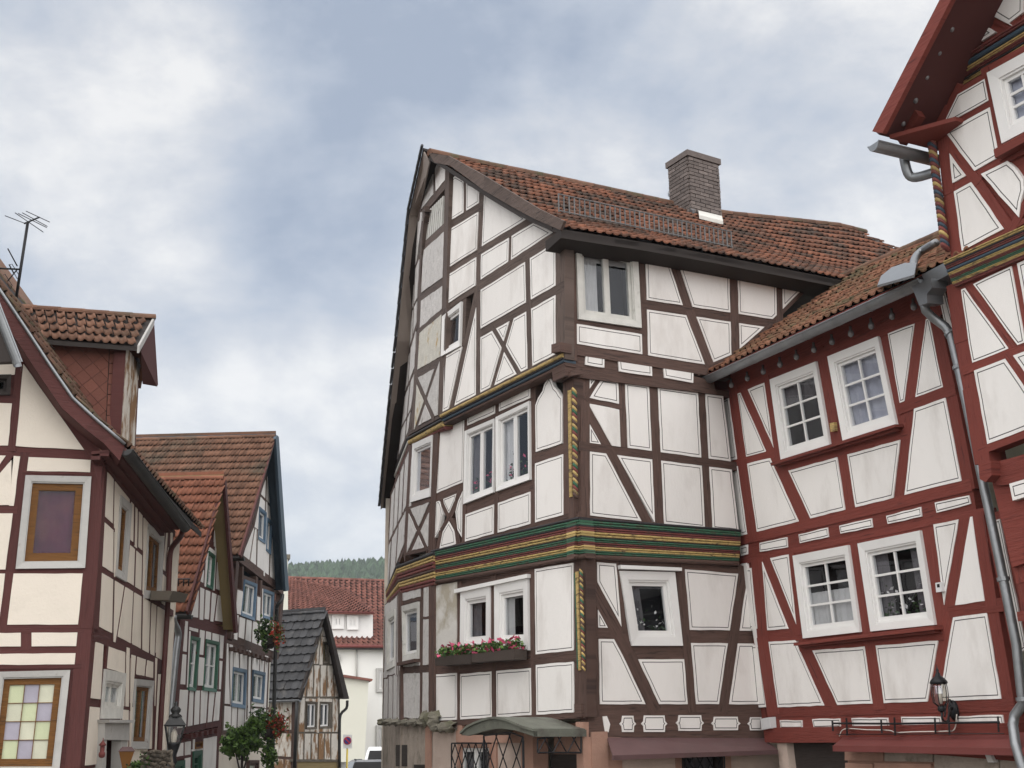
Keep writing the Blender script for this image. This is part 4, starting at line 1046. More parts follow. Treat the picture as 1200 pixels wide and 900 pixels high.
# far slope and left verge
T = [apex, C3.hit(489.5, 255, .1), C3.hit(481, 395, .1), C3.hit(464, 510, .1), C3.hit(455, 588, .1)]
To = [T[0] + Vector((-.05, 0, 0)), C3.hit(480, 255), ] 
inner = [(246, 112), (186, 350), (170, 600), (150, 900), (125, 1150), (92, 1400), (68, 1600)]
outer = [(238, 72), (150, 345), (122, 620), (95, 900), (66, 1180), (40, 1440), (22, 1640)]
zi = [apex + Vector((0, 0, -.15))]; zo = [apex + Vector((-.1, 0, .05))]
for k, ((xi, yi), (xo, yo)) in enumerate(zip(inner[1:], outer[1:])):
    p = Fr(C3, 440, 160, S4).hit(xi, yi, .015); zi.append(p)
    r = ray(440 + xo * S4, 160 + yo * S4)    # outer edge lies at the same distance down the street
    Dp = (p - EYE).dot(Vector((0, 1, 0))) - .12; zo.append(EYE + r * (Dp / r.y))
for p, q in zip(zi, zo): print('verge', tuple(round(v, 2) for v in p), tuple(round(v, 2) for v in q))
mb = MB()
for i in range(len(zi) - 1):
    dv = Vector((0.02, .05, .03)); mb.hexa([zi[i], zi[i + 1], zo[i + 1], zo[i]], [zi[i] + dv, zi[i + 1] + dv, zo[i + 1] + dv, zo[i] + dv])
mb.build('verge_board', 'grey_plank', roof)
mb = MB()
for i in range(len(zo) - 1):
    a, b = zo[i] + Vector((.01, .03, .045)), zo[i + 1] + Vector((.01, .03, .045)); L = Rd * 11.5
    f = 1
    mb.hexa([a, b, b + L * .9, a + L * .9 if i else a + L], [a + Vector((-.02, 0, .05)), b + Vector((-.02, 0, .05)), b + L * .9 + Vector((0, 0, .05)), a + L * .9 + Vector((0, 0, .05))], 0)
mb.build('far_roof_slope', 'dark_wood', roof)
# small edge tiles showing along the left verge
for i in range(len(zo) - 1):
    a, b = zo[i], zo[i + 1]; L = (b - a).length; n = max(1, int(L / .3))
    for k in range(n):
        p = a.lerp(b, (k + .5) / n); d = (b - a).normalized(); mb = MB(); mb.tube([p - d * .16 + Vector((-.02, -.05, .11)), p + d * .15 + Vector((-.03, -.05, .08))], .026, 6); mb.build('verge_tile', 'slate', roof)
# barge board on the right verge of the gable
up_ = [(236, 72), (322, 84), (480, 172), (600, 245), (720, 318), (832, 372)]; lo_ = [(262, 116), (330, 128), (480, 238), (600, 308), (700, 362), (778, 408), (822, 410)]
P = [Fr(VA, 440, 160, S4).uv(*p) for p in up_ + lo_[::-1]]
for k in range(5):
    a, b = Fr(VA, 440, 160, S4).uv(*up_[k]), Fr(VA, 440, 160, S4).uv(*up_[k + 1]); c, e = Fr(VA, 440, 160, S4).uv(*lo_[k]), Fr(VA, 440, 160, S4).uv(*lo_[k + 1])
    if k == 4: e = Fr(VA, 440, 160, S4).uv(815, 412)
    prism('barge_board', VA, [a, c, e, b], -.03, .012 + .0007 * k, WT, roof, uvs=None)
mb = MB(); 
for k in range(5):
    a, b = VA.hit(*Fr(VA, 440, 160, S4).px(*lo_[k])), VA.hit(*Fr(VA, 440, 160, S4).px(*lo_[k + 1]))
    n_ = VA.N0; mb.hexa([a, b, b - n_ * .3, a - n_ * .3], [a + Vector((0, 0, .05)), b + Vector((0, 0, .05)), b - n_ * .3 + Vector((0, 0, .05)), a - n_ * .3 + Vector((0, 0, .05))])
mb.build('verge_soffit', 'dark_wood', roof)
# eaves: fascia and soffit
e0 = EO.copy(); L = EZ[-1][0]
mb = MB()
for i in range(10):
    a, b = L * 1.25 * i / 10, L * 1.25 * (i + 1) / 10
    p, q = EO + Rd * a, EO + Rd * b; p.z, q.z = interp(EZ, a) - .02, interp(EZ, b) - .02
    w0 = R3.pt((0, 0), 0); inn = lambda v: v + (-Rn) * ((v - w0).dot(Rn) + .05) + Vector((0, 0, -.02))
    mb.hexa([p - Vector((0, 0, .12)), q - Vector((0, 0, .12)), inn(q) - Vector((0, 0, .16)), inn(p) - Vector((0, 0, .16))], [p, q, inn(q), inn(p)])
mb.build('eaves_soffit', 'dark_wood', roof)
# chimney
ct = rp.hit(843, 262)
def pxat(x, y, depth): r = ray(x, y); return EYE + r * (depth / math.hypot(r.x, r.y))
ch = empty('chimney', roofP((ct - apex).dot(Rd), SLOPE * .82), Mh)
D0 = math.hypot(ct.x, ct.y) - 1.0
cc = pxat(843, 250, D0); cw_ = .62; cd_ = 1.02
def chim(cx_px_l, cx_px_m, cx_px_r, ytop_m, ybot):
    M0 = pxat(cx_px_m, ytop_m, D0); bz = pxat(cx_px_m, ybot, D0).z
    return M0, bz
# corner nearest the viewer (px 803) with faces along -Rn/Rd
cor = pxat(806, 182, D0 - .2); zt = cor.z; zb = pxat(806, 268, D0 - .2).z - .2
def face_len(direction, px):
    best = None
    for k in range(10, 200):
        v = cor + direction * (k / 100) - EYE; sx = 600 + FPX * v.dot(CX) / v.dot(_f)
        if best is None or abs(sx - px) < best[0]: best = (abs(sx - px), k / 100)
    return best[1]
lr, ll = face_len(Rd, 841), face_len(-Rn, 784); print('chimney', lr, ll, zt, zb)
if ll > 1.5: ll = .9
Ld = -Rn
c_ = [cor, cor + Rd * lr, cor + Rd * lr + Ld * ll, cor + Ld * ll]
mb = MB(); ins = lambda P, d: [Vector((x, y, 0)) for x, y in inset_xy(P, d)]
Q = inset_xy(c_, .02); mb.hexa([Vector((x, y, zb - .6)) for x, y in Q], [Vector((x, y, zt)) for x, y in Q]); mb.build('mortar_core', 'mortar', ch)
bh, bl = .078, .235; nb = 0
brick_me = {}
for fi, (a, b) in enumerate(((c_[0], c_[1]), (c_[3], c_[0]))):
    Lf = (b - a).length; d = (b - a).normalized(); nn = d.cross(Vector((0, 0, 1)))
    rows = int((zt - zb) / bh)
    for r in range(rows):
        x = -(r % 2) * bl / 2
        while x < Lf - .02:
            x0, x1 = max(0, x), min(Lf, x + bl - .014); x += bl
            if x1 - x0 < .04: continue
            key = round(x1 - x0, 2)
            z = zb + r * bh + bh / 2; p = a + d * ((x0 + x1) / 2); p = Vector((p.x, p.y, z)) - nn * 0 
            if key not in brick_me:
                m2 = bpy.data.meshes.new('brick'); q = MB(); q.box((0, 0, 0), x1 - x0, .06, bh - .014); m2.from_pydata(q.V, [], q.F); m2.materials.append(MATS['brick_chimney']); brick_me[key] = m2
            o = bpy.data.objects.new('brick', brick_me[key]); COL.objects.link(o); o.parent = ch; o.rotation_euler.z = math.atan2(d.y, d.x); o.location = p - LOC[ch] + Vector((random.uniform(-.003, .003), random.uniform(-.003, .003), 0)); nb += 1
print('bricks', nb)
mb = MB(); Q = [(v.x, v.y) for v in (ins(c_, -.05))]; mb.hexa([Vector((x, y, zt - .02)) for x, y in Q], [Vector((x, y, zt + .10)) for x, y in Q]); mb.build('chimney_cap', 'brick_chimney', ch)
mb = MB(); Q = [(v.x, v.y) for v in (ins(c_, .05))]; mb.hexa([Vector((x, y, zt + .09)) for x, y in Q], [Vector((x, y, zt + .15)) for x, y in Q]); mb.build('chimney_cap', 'mossy_stone', ch)
# lead flashing
def onroof(x, y):
    r = ray(x, y); p0, p1, p2 = roofP(4, .5), roofP(8, .5), roofP(4, SLOPE - .5); n = (p1 - p0).cross(p2 - p0); return EYE + r * ((p0 - EYE).dot(n) / r.dot(n))
mb = MB(); n_ = Vector((0, 0, .11)); q = [onroof(*p) for p in ((818, 251), (846, 260), (848, 269), (820, 262))]; mb.hexa([v + n_ * .9 for v in q], [v + n_ * 1.6 for v in q]); mb.build('flashing', 'aged_white_paint', ch)
mb = MB(); q = [onroof(*p) for p in ((785, 230), (803, 243), (820, 254), (812, 256), (783, 235))]; mb.hexa([v + n_ * .9 for v in q], [v + n_ * 1.6 for v in q]); mb.build('flashing', 'zinc', ch)
# snow guard
sg = empty('snow_guard', onroof(750, 270), roof)
P0, P1 = onroof(655, 252), onroof(858, 294); hgt = .30
for i in range(37):
    p = P0.lerp(P1, i / 36) + Vector((0, 0, .05)); mb = MB(); mb.box(p + Vector((0, 0, hgt / 2)), .016, .016, hgt, rz=.5); mb.build('guard_bar', 'guard_grey', sg)
for z in (.03, hgt): mb = MB(); mb.tube([P0 + Vector((0, 0, z + .04)), P1 + Vector((0, 0, z + .04))], .012, 5); mb.build('guard_rail', 'guard_grey', sg)
# ================================================================ RED WING and TALL RED HOUSE
Wo = R1.hit(881, 748)
W = Fac(0, 0, 0, 50, lean=3.0, O=Wo)
for (x, y, f) in ((846, 468, R2), (866, 640, R2), (891, 830, R1)):
    print('fold', (x, y), 'R', tuple(round(v, 2) for v in f.hit(x, y)), 'W', tuple(round(v, 2) for v in W.hit(x, y)))
Wg = house('red_house_wing', (Wo.x, Wo.y), 'red half-timbered wing with a long grey gutter, between the brown-timbered house and the downpipe')
RT = 'red_timber'
FW = Fr(W, 840, 360, .31111)
def dn(b): return (b[0], b[1] + 835.7, b[2], b[3] + 835.7, *b[4:])
def T4(b): return (b[0] + 514, b[1] + 835.7, b[2] + 514, b[3] + 835.7, *b[4:])
upper = [(10, 335, 380, 180, 42), (380, 180, 880, -10, 42), (97, 300, 205, 545, 34), (188, 270, 234, 590, 20), (400, 160, 460, 560, 40), (630, 70, 695, 450, 26),
         (45, 594, 238, 545, 30), (215, 606, 700, 468, 56), (700, 378, 900, 306, 44), (222, 560, 345, 828, 46), (472, 545, 508, 780, 42), (75, 882, 960, 668, 42)]
upper += poly(60, 310, 101, 610, 139, 880, 38) + poly(772, 30, 730, 345, 686, 730, 42) + poly(812, -10, 882, 330, 952, 690, 44) + [(10, 330, 86, 860, 5, 0)]
lower = [dn(b) for b in ((90, 122, 285, 82, 24), (285, 82, 1010, -68, 24), (185, 110, 288, 372, 36), (280, 80, 315, 398, 20), (518, 30, 572, 420, 38), (165, 405, 335, 393, 48),
         (310, 442, 850, 396, 46), (318, 415, 443, 690, 48), (580, 440, 614, 680, 44), (190, 690, 1120, 660, 44), (796, -30, 850, 380, 44), (880, 312, 1080, 284, 50))]
lower += [dn(b) for b in poly(150, 110, 175, 420, 214, 700, 44)] + [dn(b) for b in poly(935, -40, 879, 290, 810, 690, 44)] + [dn(b) for b in poly(984, -60, 1034, 280, 1102, 680, 44)] + [dn((88, 120, 190, 690, 5, 0))]
lower += [dn((90, 60, 1010, -130, 4, 0))]
wcW = dict(cw=.11, sw=.05, grid=(2, 3), mw=.028, bottom=.8)
wu = facade(FW, 'upper_wall', Wg, upper, RT, PW, windows=[
    dict(q=(206, 273, 379, 205, 433, 519, 248, 574), curt='dark_curtain', cstyle='top', label='upper left white window of the wing', **wcW),
    dict(q=(424, 186, 614, 110, 684, 442, 482, 503), curt='blue_curtain', cstyle='full', label='upper right white window with a pale blue blind', **wcW)])
wl = facade(FW, 'lower_wall', Wg, lower, RT, PW, windows=[
    dict(q=(293, 936, 501, 896, 548, 1223, 332, 1247), curt='curtain', cstyle='half', label='lower left white window of the wing', **wcW),
    dict(q=(538, 890, 772, 841, 829, 1196, 587, 1221), curt='dark_curtain', cstyle='sides', bloom='petal_white', label='lower right white window with plants inside', **wcW)])
# joist rows
wj = empty('joist_row', W.hit(1000, 600), Wg)
prism('joist_board', W, [FW.uv(80, 880), FW.uv(960, 670), FW.uv(975, 765), FW.uv(85, 960)], -.2, -.008, RT, wj)
for P in ((86, 902, 117, 894, 117, 930, 92, 937), (162, 888, 265, 866, 268, 904, 163, 921), (309, 856, 418, 830, 422, 865, 314, 889), (462, 823, 584, 795, 588, 829, 467, 853), (639, 786, 769, 752, 773, 788, 645, 816), (822, 736, 950, 709, 958, 740, 829, 774)):
    panel(W, [FW.uv(P[i], P[i + 1]) for i in range(0, 8, 2)], PW, wj, d=.006, li=.03)
wj = empty('joist_row', W.hit(1050, 850), Wg)
prism('joist_board', W, [FW.uv(190, 1542), FW.uv(1110, 1520), FW.uv(1135, 1592), FW.uv(185, 1600)], -.2, -.008, RT, wj)
for P in ((238, 720, 322, 720, 323, 752, 242, 752), (360, 716, 465, 713, 467, 748, 367, 750), (508, 712, 645, 711, 650, 750, 515, 750), (695, 707, 845, 707, 848, 748, 700, 748), (907, 705, 1077, 700, 1084, 745, 909, 748)):
    panel(W, [FW.uv(P[i], P[i + 1] + 835.7) for i in range(0, 8, 2)], PW, wj, d=.006, li=.03)
beam(W, FW.uv(190, 1612), FW.uv(1140, 1602), .10, RT, wj, d=.05)
# slivers of plaster at the fold and next to the downpipe
for P in ((14, 348, 45, 346, 76, 574, 44, 572), (48, 622, 81, 614, 113, 855, 74, 858), (92, 984, 131, 982, 153, 1211, 102, 1218), (112, 1272, 161, 1272, 190, 1506, 148, 1508)):
    panel(W, [FW.uv(P[i], P[i + 1]) for i in range(0, 8, 2)], PW, wl, d=.008, li=.035)
def wpx(*P): return [W.uv(*p) for p in P]
panel(W, wpx((1100, 345), (1108, 343), (1122, 395), (1150, 540), (1144, 543)), PW, wu, d=.006)
panel(W, wpx((1158, 612), (1172, 608), (1203, 760), (1196, 765)), PW, wl, d=.006)
beam(W, W.uv(1112, 340), W.uv(1160, 560), .14, RT, wu, d=-.012); beam(W, W.uv(1166, 600), W.uv(1200, 760), .2, RT, wl, d=-.012)
prism('fold_backing', W, wpx((838, 460), (856, 452), (896, 850), (878, 850)), -.3, -.03, RT, wu)
# window boards
for a in ((233, 592, 705, 447, 18), (320, 1268, 852, 1206, 22)):
    p, q, hw, _ = beamspec(FW, a); beam(W, p, q, hw * .6, RT, wu, name='window_board', d=.13, back=-.05); beam(W, (p[0] + .05, p[1] - hw), (q[0] - .05, q[1] - hw), hw * .5, RT, wu, name='window_board', d=.08, back=-.05)
# masonry of the ground floor
def gw(name, x0, y0, x1, y1, mat, d=-.03, par=Wg): return base_wall(name, W, par, x0, y0, x1, y1, mat, d)
prism('yard_door', W, [W.uv(918, 869), W.uv(990, 869), W.uv(992, 905), W.uv(920, 905)], -.4, -.14, 'dark_wood', Wg)
beam(W, W.uv(905, 868), W.uv(992, 867), .03, 'red_timber', Wg, name='door_lintel', d=.02)
gw('door_jamb', 908, 868, 919, 868, 'pink_render'); 
base_wall('stone_block', W, Wg, 988, 880, 1212, 880, 'pink_sandstone', d=-.05)
for a in ((990, 881, 1035, 892), (1036, 878, 1092, 893), (1094, 884, 1170, 910), (990, 894, 1022, 915), (1024, 894, 1090, 915), (1172, 884, 1215, 915)):
    prism('stone_block', W, [W.uv(a[0], a[1]), W.uv(a[2], a[1] + 1), W.uv(a[2], a[3]), W.uv(a[0], a[3] - 1)], -.06, -.01 + rnd() * .02, random.choice(['pink_sandstone', 'rubble_render', 'pink_sandstone']), Wg)
# red porch roof board
V0 = [W.hit(990, 862, .0), W.hit(1205, 858, .0)]; V1 = [W.hit(976, 874, .34), W.hit(1215, 878, .34)]; D = Vector((0, 0, -.03))
mb = MB(); mb.hexa([v + D for v in (V0[0], V0[1], V1[1], V1[0])], [V0[0], V0[1], V1[1], V1[0]]); aw2 = mb.build('awning', 'red_metal', Wg)
mb = MB(); N3 = W.N0; mb.hexa([V1[0] + D * 2.2 + N3 * .006, V1[1] + D * 2.2 + N3 * .006, V1[1] + D * 2.2 - N3 * .02, V1[0] + D * 2.2 - N3 * .02], [V1[0] + N3 * .006 - D * .2, V1[1] + N3 * .006 - D * .2, V1[1] - N3 * .02 - D * .2, V1[0] - N3 * .02 - D * .2]); mb.build('awning_edge', 'red_metal', aw2)
prism('awning_bracket', W, wpx((1158, 880), (1164, 880), (1170, 893), (1163, 893)), 0, .06, 'white_paint', aw2)
prism('under_beam', W, wpx((1040, 875), (1205, 880), (1205, 893), (1045, 880)), -.06, .02, 'red_timber', aw2)
# iron rail with string cable above the porch roof
rl = empty('iron_rail', W.hit(1000, 858), None); setp(rl, 'long dark iron rail with upright pins above the red awning', 'rail')
rl.location.z = LOC[rl].z
BR = Fr(W, 920, 780, .23333)
def tubeo(name, pts, r, mat, par, n=6, smooth=True): mb = MB(); mb.tube(pts, r, n); return mb.build(name, mat, par, smooth=smooth)
tubeo('rail_bar', [BR.hit(240, 290, .16), BR.hit(550, 292, .16), BR.hit(1075, 284, .16)], .014, 'iron', rl)
tubeo('rail_bar', [BR.hit(260, 345, .16), BR.hit(1100, 342, .16)], .006, 'iron', rl)
for x, y0, y1 in ((240, 275, 330), (485, 270, 340), (755, 262, 342), (1072, 255, 335), (311, 262, 352), (552, 260, 352), (825, 250, 350)):
    mb = MB(); mb.hexa([BR.hit(x - 4, y1, .14), BR.hit(x + 6, y1, .14), BR.hit(x + 6, y1, .17), BR.hit(x - 4, y1, .17)], [BR.hit(x - 8, y0, .14), BR.hit(x + 2, y0, .14), BR.hit(x + 2, y0, .17), BR.hit(x - 8, y0, .17)]); mb.build('rail_pin', 'iron', rl)
cb = tubeo('cable', smoothpath([BR.hit(*p, .13) for p in ((272, 355), (300, 318), (410, 322), (520, 325), (560, 336), (660, 332), (800, 330), (850, 320), (862, 245))]), .007, 'lamp_white', None, 5)
setp(cb, 'thin pale cable looping along the iron rail under the wall lantern', 'cable')
# wall lantern
def lantern_wall():
    L = BR.hit(776, 130, .42); wallp = BR.hit(845, 225, .02)
    t = empty('wall_lantern', L + Vector((0, 0, -.3)), None); setp(t, 'round glass lantern on an iron scroll bracket, on the red timbered wall', 'lantern')
    s = .0105 * 1.05
    mb = MB(); mb.lathe(L, [(.035, -.15), (.075, -.12), (.088, -.04), (.085, .04), (.07, .085)], 14); mb.build('lantern_globe', 'lantern_glass', t, smooth=True)
    mb = MB(); mb.lathe(L, [(.09, .08), (.098, .095), (.085, .12), (.05, .155), (.03, .17), (.026, .19), (.012, .21), (.018, .225), (.006, .25), (.002, .29)], 14); mb.build('lantern_cap', 'iron', t, smooth=True)
    for k in range(6):
        a = k * math.pi / 3; tubeo('lantern_rib', [L + Vector((math.cos(a) * r, math.sin(a) * r, z)) for r, z in ((.036, -.155), (.08, -.12), (.093, -.04), (.09, .04), (.078, .09))], .005, 'iron', t, 5)
    mb = MB(); mb.lathe(L, [(.02, -.22), (.045, -.2), (.04, -.17), (.035, -.15)], 12); mb.build('lantern_base', 'iron', t, smooth=True)
    mb = MB(); mb.lathe(L, [(.018, -.13), (.022, -.02), (.015, .03), (.004, .05)], 8); mb.build('lamp_bulb', 'lamp_white', t, smooth=True)
    a = L + Vector((0, 0, -.22)); w = wallp
    tubeo('lantern_arm', smoothpath([a, a + Vector((0, 0, -.08)), a.lerp(w, .4) + Vector((0, 0, -.10)), a.lerp(w, .75) + Vector((0, 0, .03)), w]), .013, 'iron', t)
    tubeo('lantern_scroll', smoothpath([a.lerp(w, .2) + Vector((0, 0, -.05)), a.lerp(w, .45) + Vector((0, 0, .08)), a.lerp(w, .8) + Vector((0, 0, .12)), w + Vector((0, 0, .06))]), .01, 'iron', t)
    mb = MB(); n = 14; c = w - W.N * .02
    V = [c + W.N * dd + (W.U * math.cos(2 * math.pi * j / n) * .075 + W.V * math.sin(2 * math.pi * j / n) * .115) * rr for dd, rr in ((0, 1), (.03, 1), (.06, .6)) for j in range(n)]
    mb.add(V, [(i * n + j, i * n + (j + 1) % n, (i + 1) * n + (j + 1) % n, (i + 1) * n + j) for i in range(2) for j in range(n)] + [[2 * n + j for j in range(n)]]); mb.build('wall_plate', 'iron', t, smooth=True)
lantern_wall()
# small fixtures
prism('wall_sensor', W, wpx((976, 496), (981, 495), (982, 505), (977, 506)), .0, .05, 'yellow_paint', Wg)
mb = prism('wall_sensor', W, wpx((1101, 683), (1107, 682), (1109, 693), (1102, 694)), .0, .06, 'white_plastic', Wg); prism('sensor_eye', W, wpx((1103, 684.5), (1106, 684), (1106.5, 688), (1103.5, 688.5)), .055, .063, 'iron', mb)
prism('junction_box', W, wpx((898, 842), (909, 840), (910, 853), (900, 855)), .0, .1, 'white_plastic', Wg)
# eaves: gutter line, soffit, bulbs, roof
WE = .40
g0 = W.hit(817, 449, WE); g1 = W.hit(1062, 337, WE)
# horizontal-offset plane for the gutter
G0 = EYE + (g0 - EYE); 
gut = gutter(Wg, g0, W.hit(1083, 328, WE), .085, 'zinc', hooks=8)
a, b = W.hit(835, 455, .0), W.hit(1112, 333, .0); D = Vector((0, 0, .05))
mb = MB(); o0, o1 = g0 + Vector((0, 0, .03)), W.hit(1110, 315, WE) + Vector((0, 0, .03)); i0, i1 = W.hit(836, 447, -.08), W.hit(1114, 324, -.08)
prism('wall_plate', W, [W.uv(834, 444), W.uv(1116, 321), W.uv(1116, 348), W.uv(838, 468)], -.14, -.012, RT, Wg)
mb.hexa([o0, o1, i1, i0], [v + Vector((0, 0, .04)) for v in (o0, o1, i1, i0)]); mb.build('eaves_soffit', 'red_timber', Wg)
for x, y in ((55, 293), (115, 268), (175, 243), (238, 215), (300, 187), (366, 160), (434, 130), (505, 100), (582, 70), (660, 34), (742, -2)):
    p = FW.hit(x, y, .16); s_ = empty('light_string_socket', p, Wg) if False else None
    mb = MB(); mb.lathe(p, [(.012, -.045), (.034, -.028), (.040, 0), (.034, .028), (.018, .05), (.018, .10)], 10); mb.build('light_bulb', 'bulb_grey', Wg, smooth=True)
# wing roof plane: eave line and the ridge line where it meets the brown house
E0 = g0 + Vector((0, 0, .04)); E1 = W.hit(1120, 308, WE) + Vector((0, 0, .04))
ridgeA = R3.hit(991, 325, -.1)
print('wing ridgeA', ridgeA, 'eave', E0, E1)
Wd = (E1 - E0).normalized()
Rp = Fac(0, 0, 0, 50, O=ridgeA)
ridgeB = Rp.hit(1108, 277)
if (ridgeB - ridgeA).dot(Wd) < 0: print('!! ridge dir')
tA = (ridgeA - E0).dot(Wd); tB = (ridgeB - E0).dot(Wd); LW = (E1 - E0).length; print('wing roof', tA, tB, LW, ridgeB)
def wroof(a, s):
    e = E0 + Wd * a; f = (a - tA) / (tB - tA); r = ridgeA.lerp(ridgeB, f); return e.lerp(r, s / WS)
WS = ((ridgeB - (E0 + Wd * tB))).length; print('WS', WS)
wr = empty('wing_roof', E1, Wg)
def wkeep(a, s):
    p = wroof(a, s)
    return (p - R3.O).dot(R3.N0) > -.05
lay_tiles(wr, wroof, LW + .2, WS, .16, .32, 'tile_wing', 'pan', wkeep, lift=.05, hscale=.72)
mb = MB()
for i in range(16):
    for j in range(6):
        a0, a1 = LW * i / 16, LW * (i + 1) / 16; s0, s1 = WS * j / 6, WS * (j + 1) / 6
        if not wkeep(a0, s1): continue
        q = [wroof(a0, s0), wroof(a1, s0), wroof(a1, s1), wroof(a0, s1)]; mb.hexa([p - Vector((0, 0, .08)) for p in q], [p - Vector((0, 0, .004)) for p in q])
mb.build('roof_boarding', 'dark_wood', wr)
ridge_caps(wr, ridgeA - Wd * .5 + Vector((0, 0, .02)), ridgeB + Wd * .25 + Vector((0, 0, .02)), 'tile_mossy', .10, .38)
# back slope of the wing
mb = MB(); bk = -W.N0 * 2.0 + Vector((0, 0, -2.0)); q = [ridgeA, ridgeB, ridgeB + bk, ridgeA + bk]; mb.hexa([p - Vector((0, 0, .1)) for p in q], q); mb.build('far_roof_slope', 'tile_red', wr)
# zinc apron and outlet at the end of the gutter
def wr_px(x, y, up_=.06):
    r = ray(x, y); p0, p1, p2 = wroof(.5, .2), wroof(4, .2), wroof(.5, 1.8); n = (p1 - p0).cross(p2 - p0); P = EYE + r * ((p0 - EYE).dot(n) / r.dot(n)); return P + n.normalized() * (up_ if n.z > 0 else -up_)
q = [wr_px(*p, .15) for p in ((1036, 347), (1040, 335), (1052, 325), (1068, 320), (1082, 321), (1080, 336))]
mb = MB(); mb.hexa([v + Vector((0, 0, -.03)) for v in q], q); ap = mb.build('zinc_apron', 'zinc', Wg)
V1 = [W.hit(*p, WE + .10) for p in ((1068, 336), (1073, 347), (1077, 358), (1087, 355), (1086, 345), (1092, 337), (1091, 326))]; V0 = [v - W.N * .22 for v in V1]; mb = MB(); mb.hexa(V0, V1); mb.build('rain_hopper', 'zinc', Wg)
P = [W.hit(*p, WE + .02) for p in ((1080, 322), (1086, 335), (1111, 322), (1110, 306))]; mb = MB(); mb.hexa([v - W.N * .3 for v in P], P); mb.build('zinc_box_gutter', 'zinc', Wg)
pipe(Wg, smoothpath([wr_px(1075, 322, .10), wr_px(1078, 313, .12), wr_px(1086, 306, .14), wr_px(1105, 297, .16)], 4), .05, 'zinc', 'overflow_pipe')
pd = [W.hit(1082, 353, WE), W.hit(1085, 364, WE - .03), W.hit(1093, 372, WE - .12), W.hit(1108, 383, .2), W.hit(1114, 392, .2), W.hit(1122, 425, .20), W.hit(1134, 480, .20), W.hit(1153, 570, .20), W.hit(1172, 660, .20), W.hit(1191, 755, .20), W.hit(1197, 812, .2), W.hit(1199, 824, .2), W.hit(1189, 838, .2), W.hit(1187, 850, .25), W.hit(1190, 872, .36), W.hit(1200, 905, .36), W.hit(1206, 960, .36)]
pipe(Wg, pd, .052, 'zinc', 'downpipe', bands=((5, .1), (8, .2), (3, .9), (10, .6)))

# ---------------- tall red house
Tw = W.hit(1118, 320); dT = math.hypot(Tw.x, Tw.y); print('tall house wall distance', dT)
TH3 = Fac(1104, 298, dT - .55, -130, lean=2.5)
TM = Fac(1128, 430, dT - .40, -130, lean=2.5)
TG = Fac(1085, 100, dT - .65, -130, lean=1.0)
TL = Fac(1163, 610, dT - .25, -130, lean=2.5)
Th = house('tall_red_house', (TM.O.x, TM.O.y), 'tall red half-timbered gable house with painted yellow and green bands, at the right edge')
SC1 = .2445
FT1, FTG, FT2 = Fr(TH3, 1000, 0, SC1), Fr(TG, 1000, 0, SC1), Fr(TM, 1000, 200, SC1)
FT3 = Fr(TM, 1000, 400, .26667); FTL = Fr(TL, 1000, 620, .31104)
facade(FT1, 'upper_wall', Th, [(412, 460, 458, 930, 54), (458, 930, 497, 1218, 60), (400, 500, 1500, -140, 30), (425, 626, 665, 492, 36), (636, 330, 716, 760, 30), (425, 585, 512, 405, 30), (470, 905, 745, 752, 44), (745, 752, 1100, 575, 40),
       (505, 1222, 1500, 700, 24), (1200, 40, 1290, 900, 40), (750, 1115, 900, 840, 36), (1290, 900, 1320, 800, 20)] + poly(432, 655, 600, 880, 770, 1125, 50), RT, PW,
       windows=[dict(q=(650, 352, 1110, 100, 1180, 450, 722, 690), leaves=2, grid=(2, 3), cw=.12, sw=.05, mw=.03, curt='blue_curtain', cstyle='full', glass='glass')], skip=[(1000, 700)])
beam(TH3, FT1.uv(715, 745), FT1.uv(1180, 490), .05, RT, Th, name='window_board', d=.12, back=-.05)
facade(FTG, 'gable_wall', Th, [(290, 470, 1500, -230, 20), (400, 360, 640, -260, 20), (463, 290, 590, 40, 30), (590, 40, 700, -200, 30), (575, 40, 800, 160, 34), (640, 20, 760, 105, 30), (800, -10, 780, 120, 30), (560, 90, 1300, -320, 30)], RT, PW,
       line=True, panels=[(404, 342, 458, 300, 478, 240, 540, 90, 520, 110), (503, 277, 575, 88, 686, 155), (606, 22, 700, -60, 820, -60, 818, 60, 748, 114)])
prism('gable_backing', TG, [FTG.uv(*p) for p in ((290, 480), (1500, -220), (1500, -900), (640, -320))], -.16, -.03, RT, Th)
prism('gable_backing', TG, [FTG.uv(*p) for p in ((500, 330), (900, 120), (900, -120), (600, -40))], -.1, -.015, RT, Th)
facade(FT2, 'middle_wall', Th, poly(480, 540, 520, 820, 560, 1040, 620, 1400, 74) + [(460, 590, 1500, 100, 24), (525, 960, 1300, 660, 46), (540, 530, 870, 985, 50), (770, 430, 850, 880, 34), (600, 1345, 1300, 1080, 40), (1050, 300, 1180, 1150, 40), (740, 880, 980, 1230, 46)],
       RT, PW)
prism('corner_side', TM.shift(-.01), [FT2.uv(466, 560), FT2.uv(525, 545), FT2.uv(625, 1180), FT2.uv(568, 1190)], -.3, -.02, RT, Th)
facade(FTL, 'lower_wall', Th, poly(575, -60, 640, 200, 690, 480, 750, 800, 50) + [(560, -30, 1100, -150, 40), (620, 330, 1100, 280, 40), (700, 640, 1200, 620, 40), (760, -80, 860, 700, 40)], RT, PW)
prism('corner_console', TM, [FT3.uv(586, 540), FT3.uv(640, 525), FT3.uv(645, 590), FT3.uv(618, 620), FT3.uv(592, 608)], -.05, .12, RT, Th)
prism('storey_beam', TM, [FT3.uv(584, 540), FT3.uv(1000, 430), FT3.uv(1000, 600), FT3.uv(628, 634)], -.3, -.01, RT, Th)
panel(TM, [FT3.uv(*p) for p in ((688, 626), (900, 560), (900, 640), (703, 700))], PW, Th, d=.01)
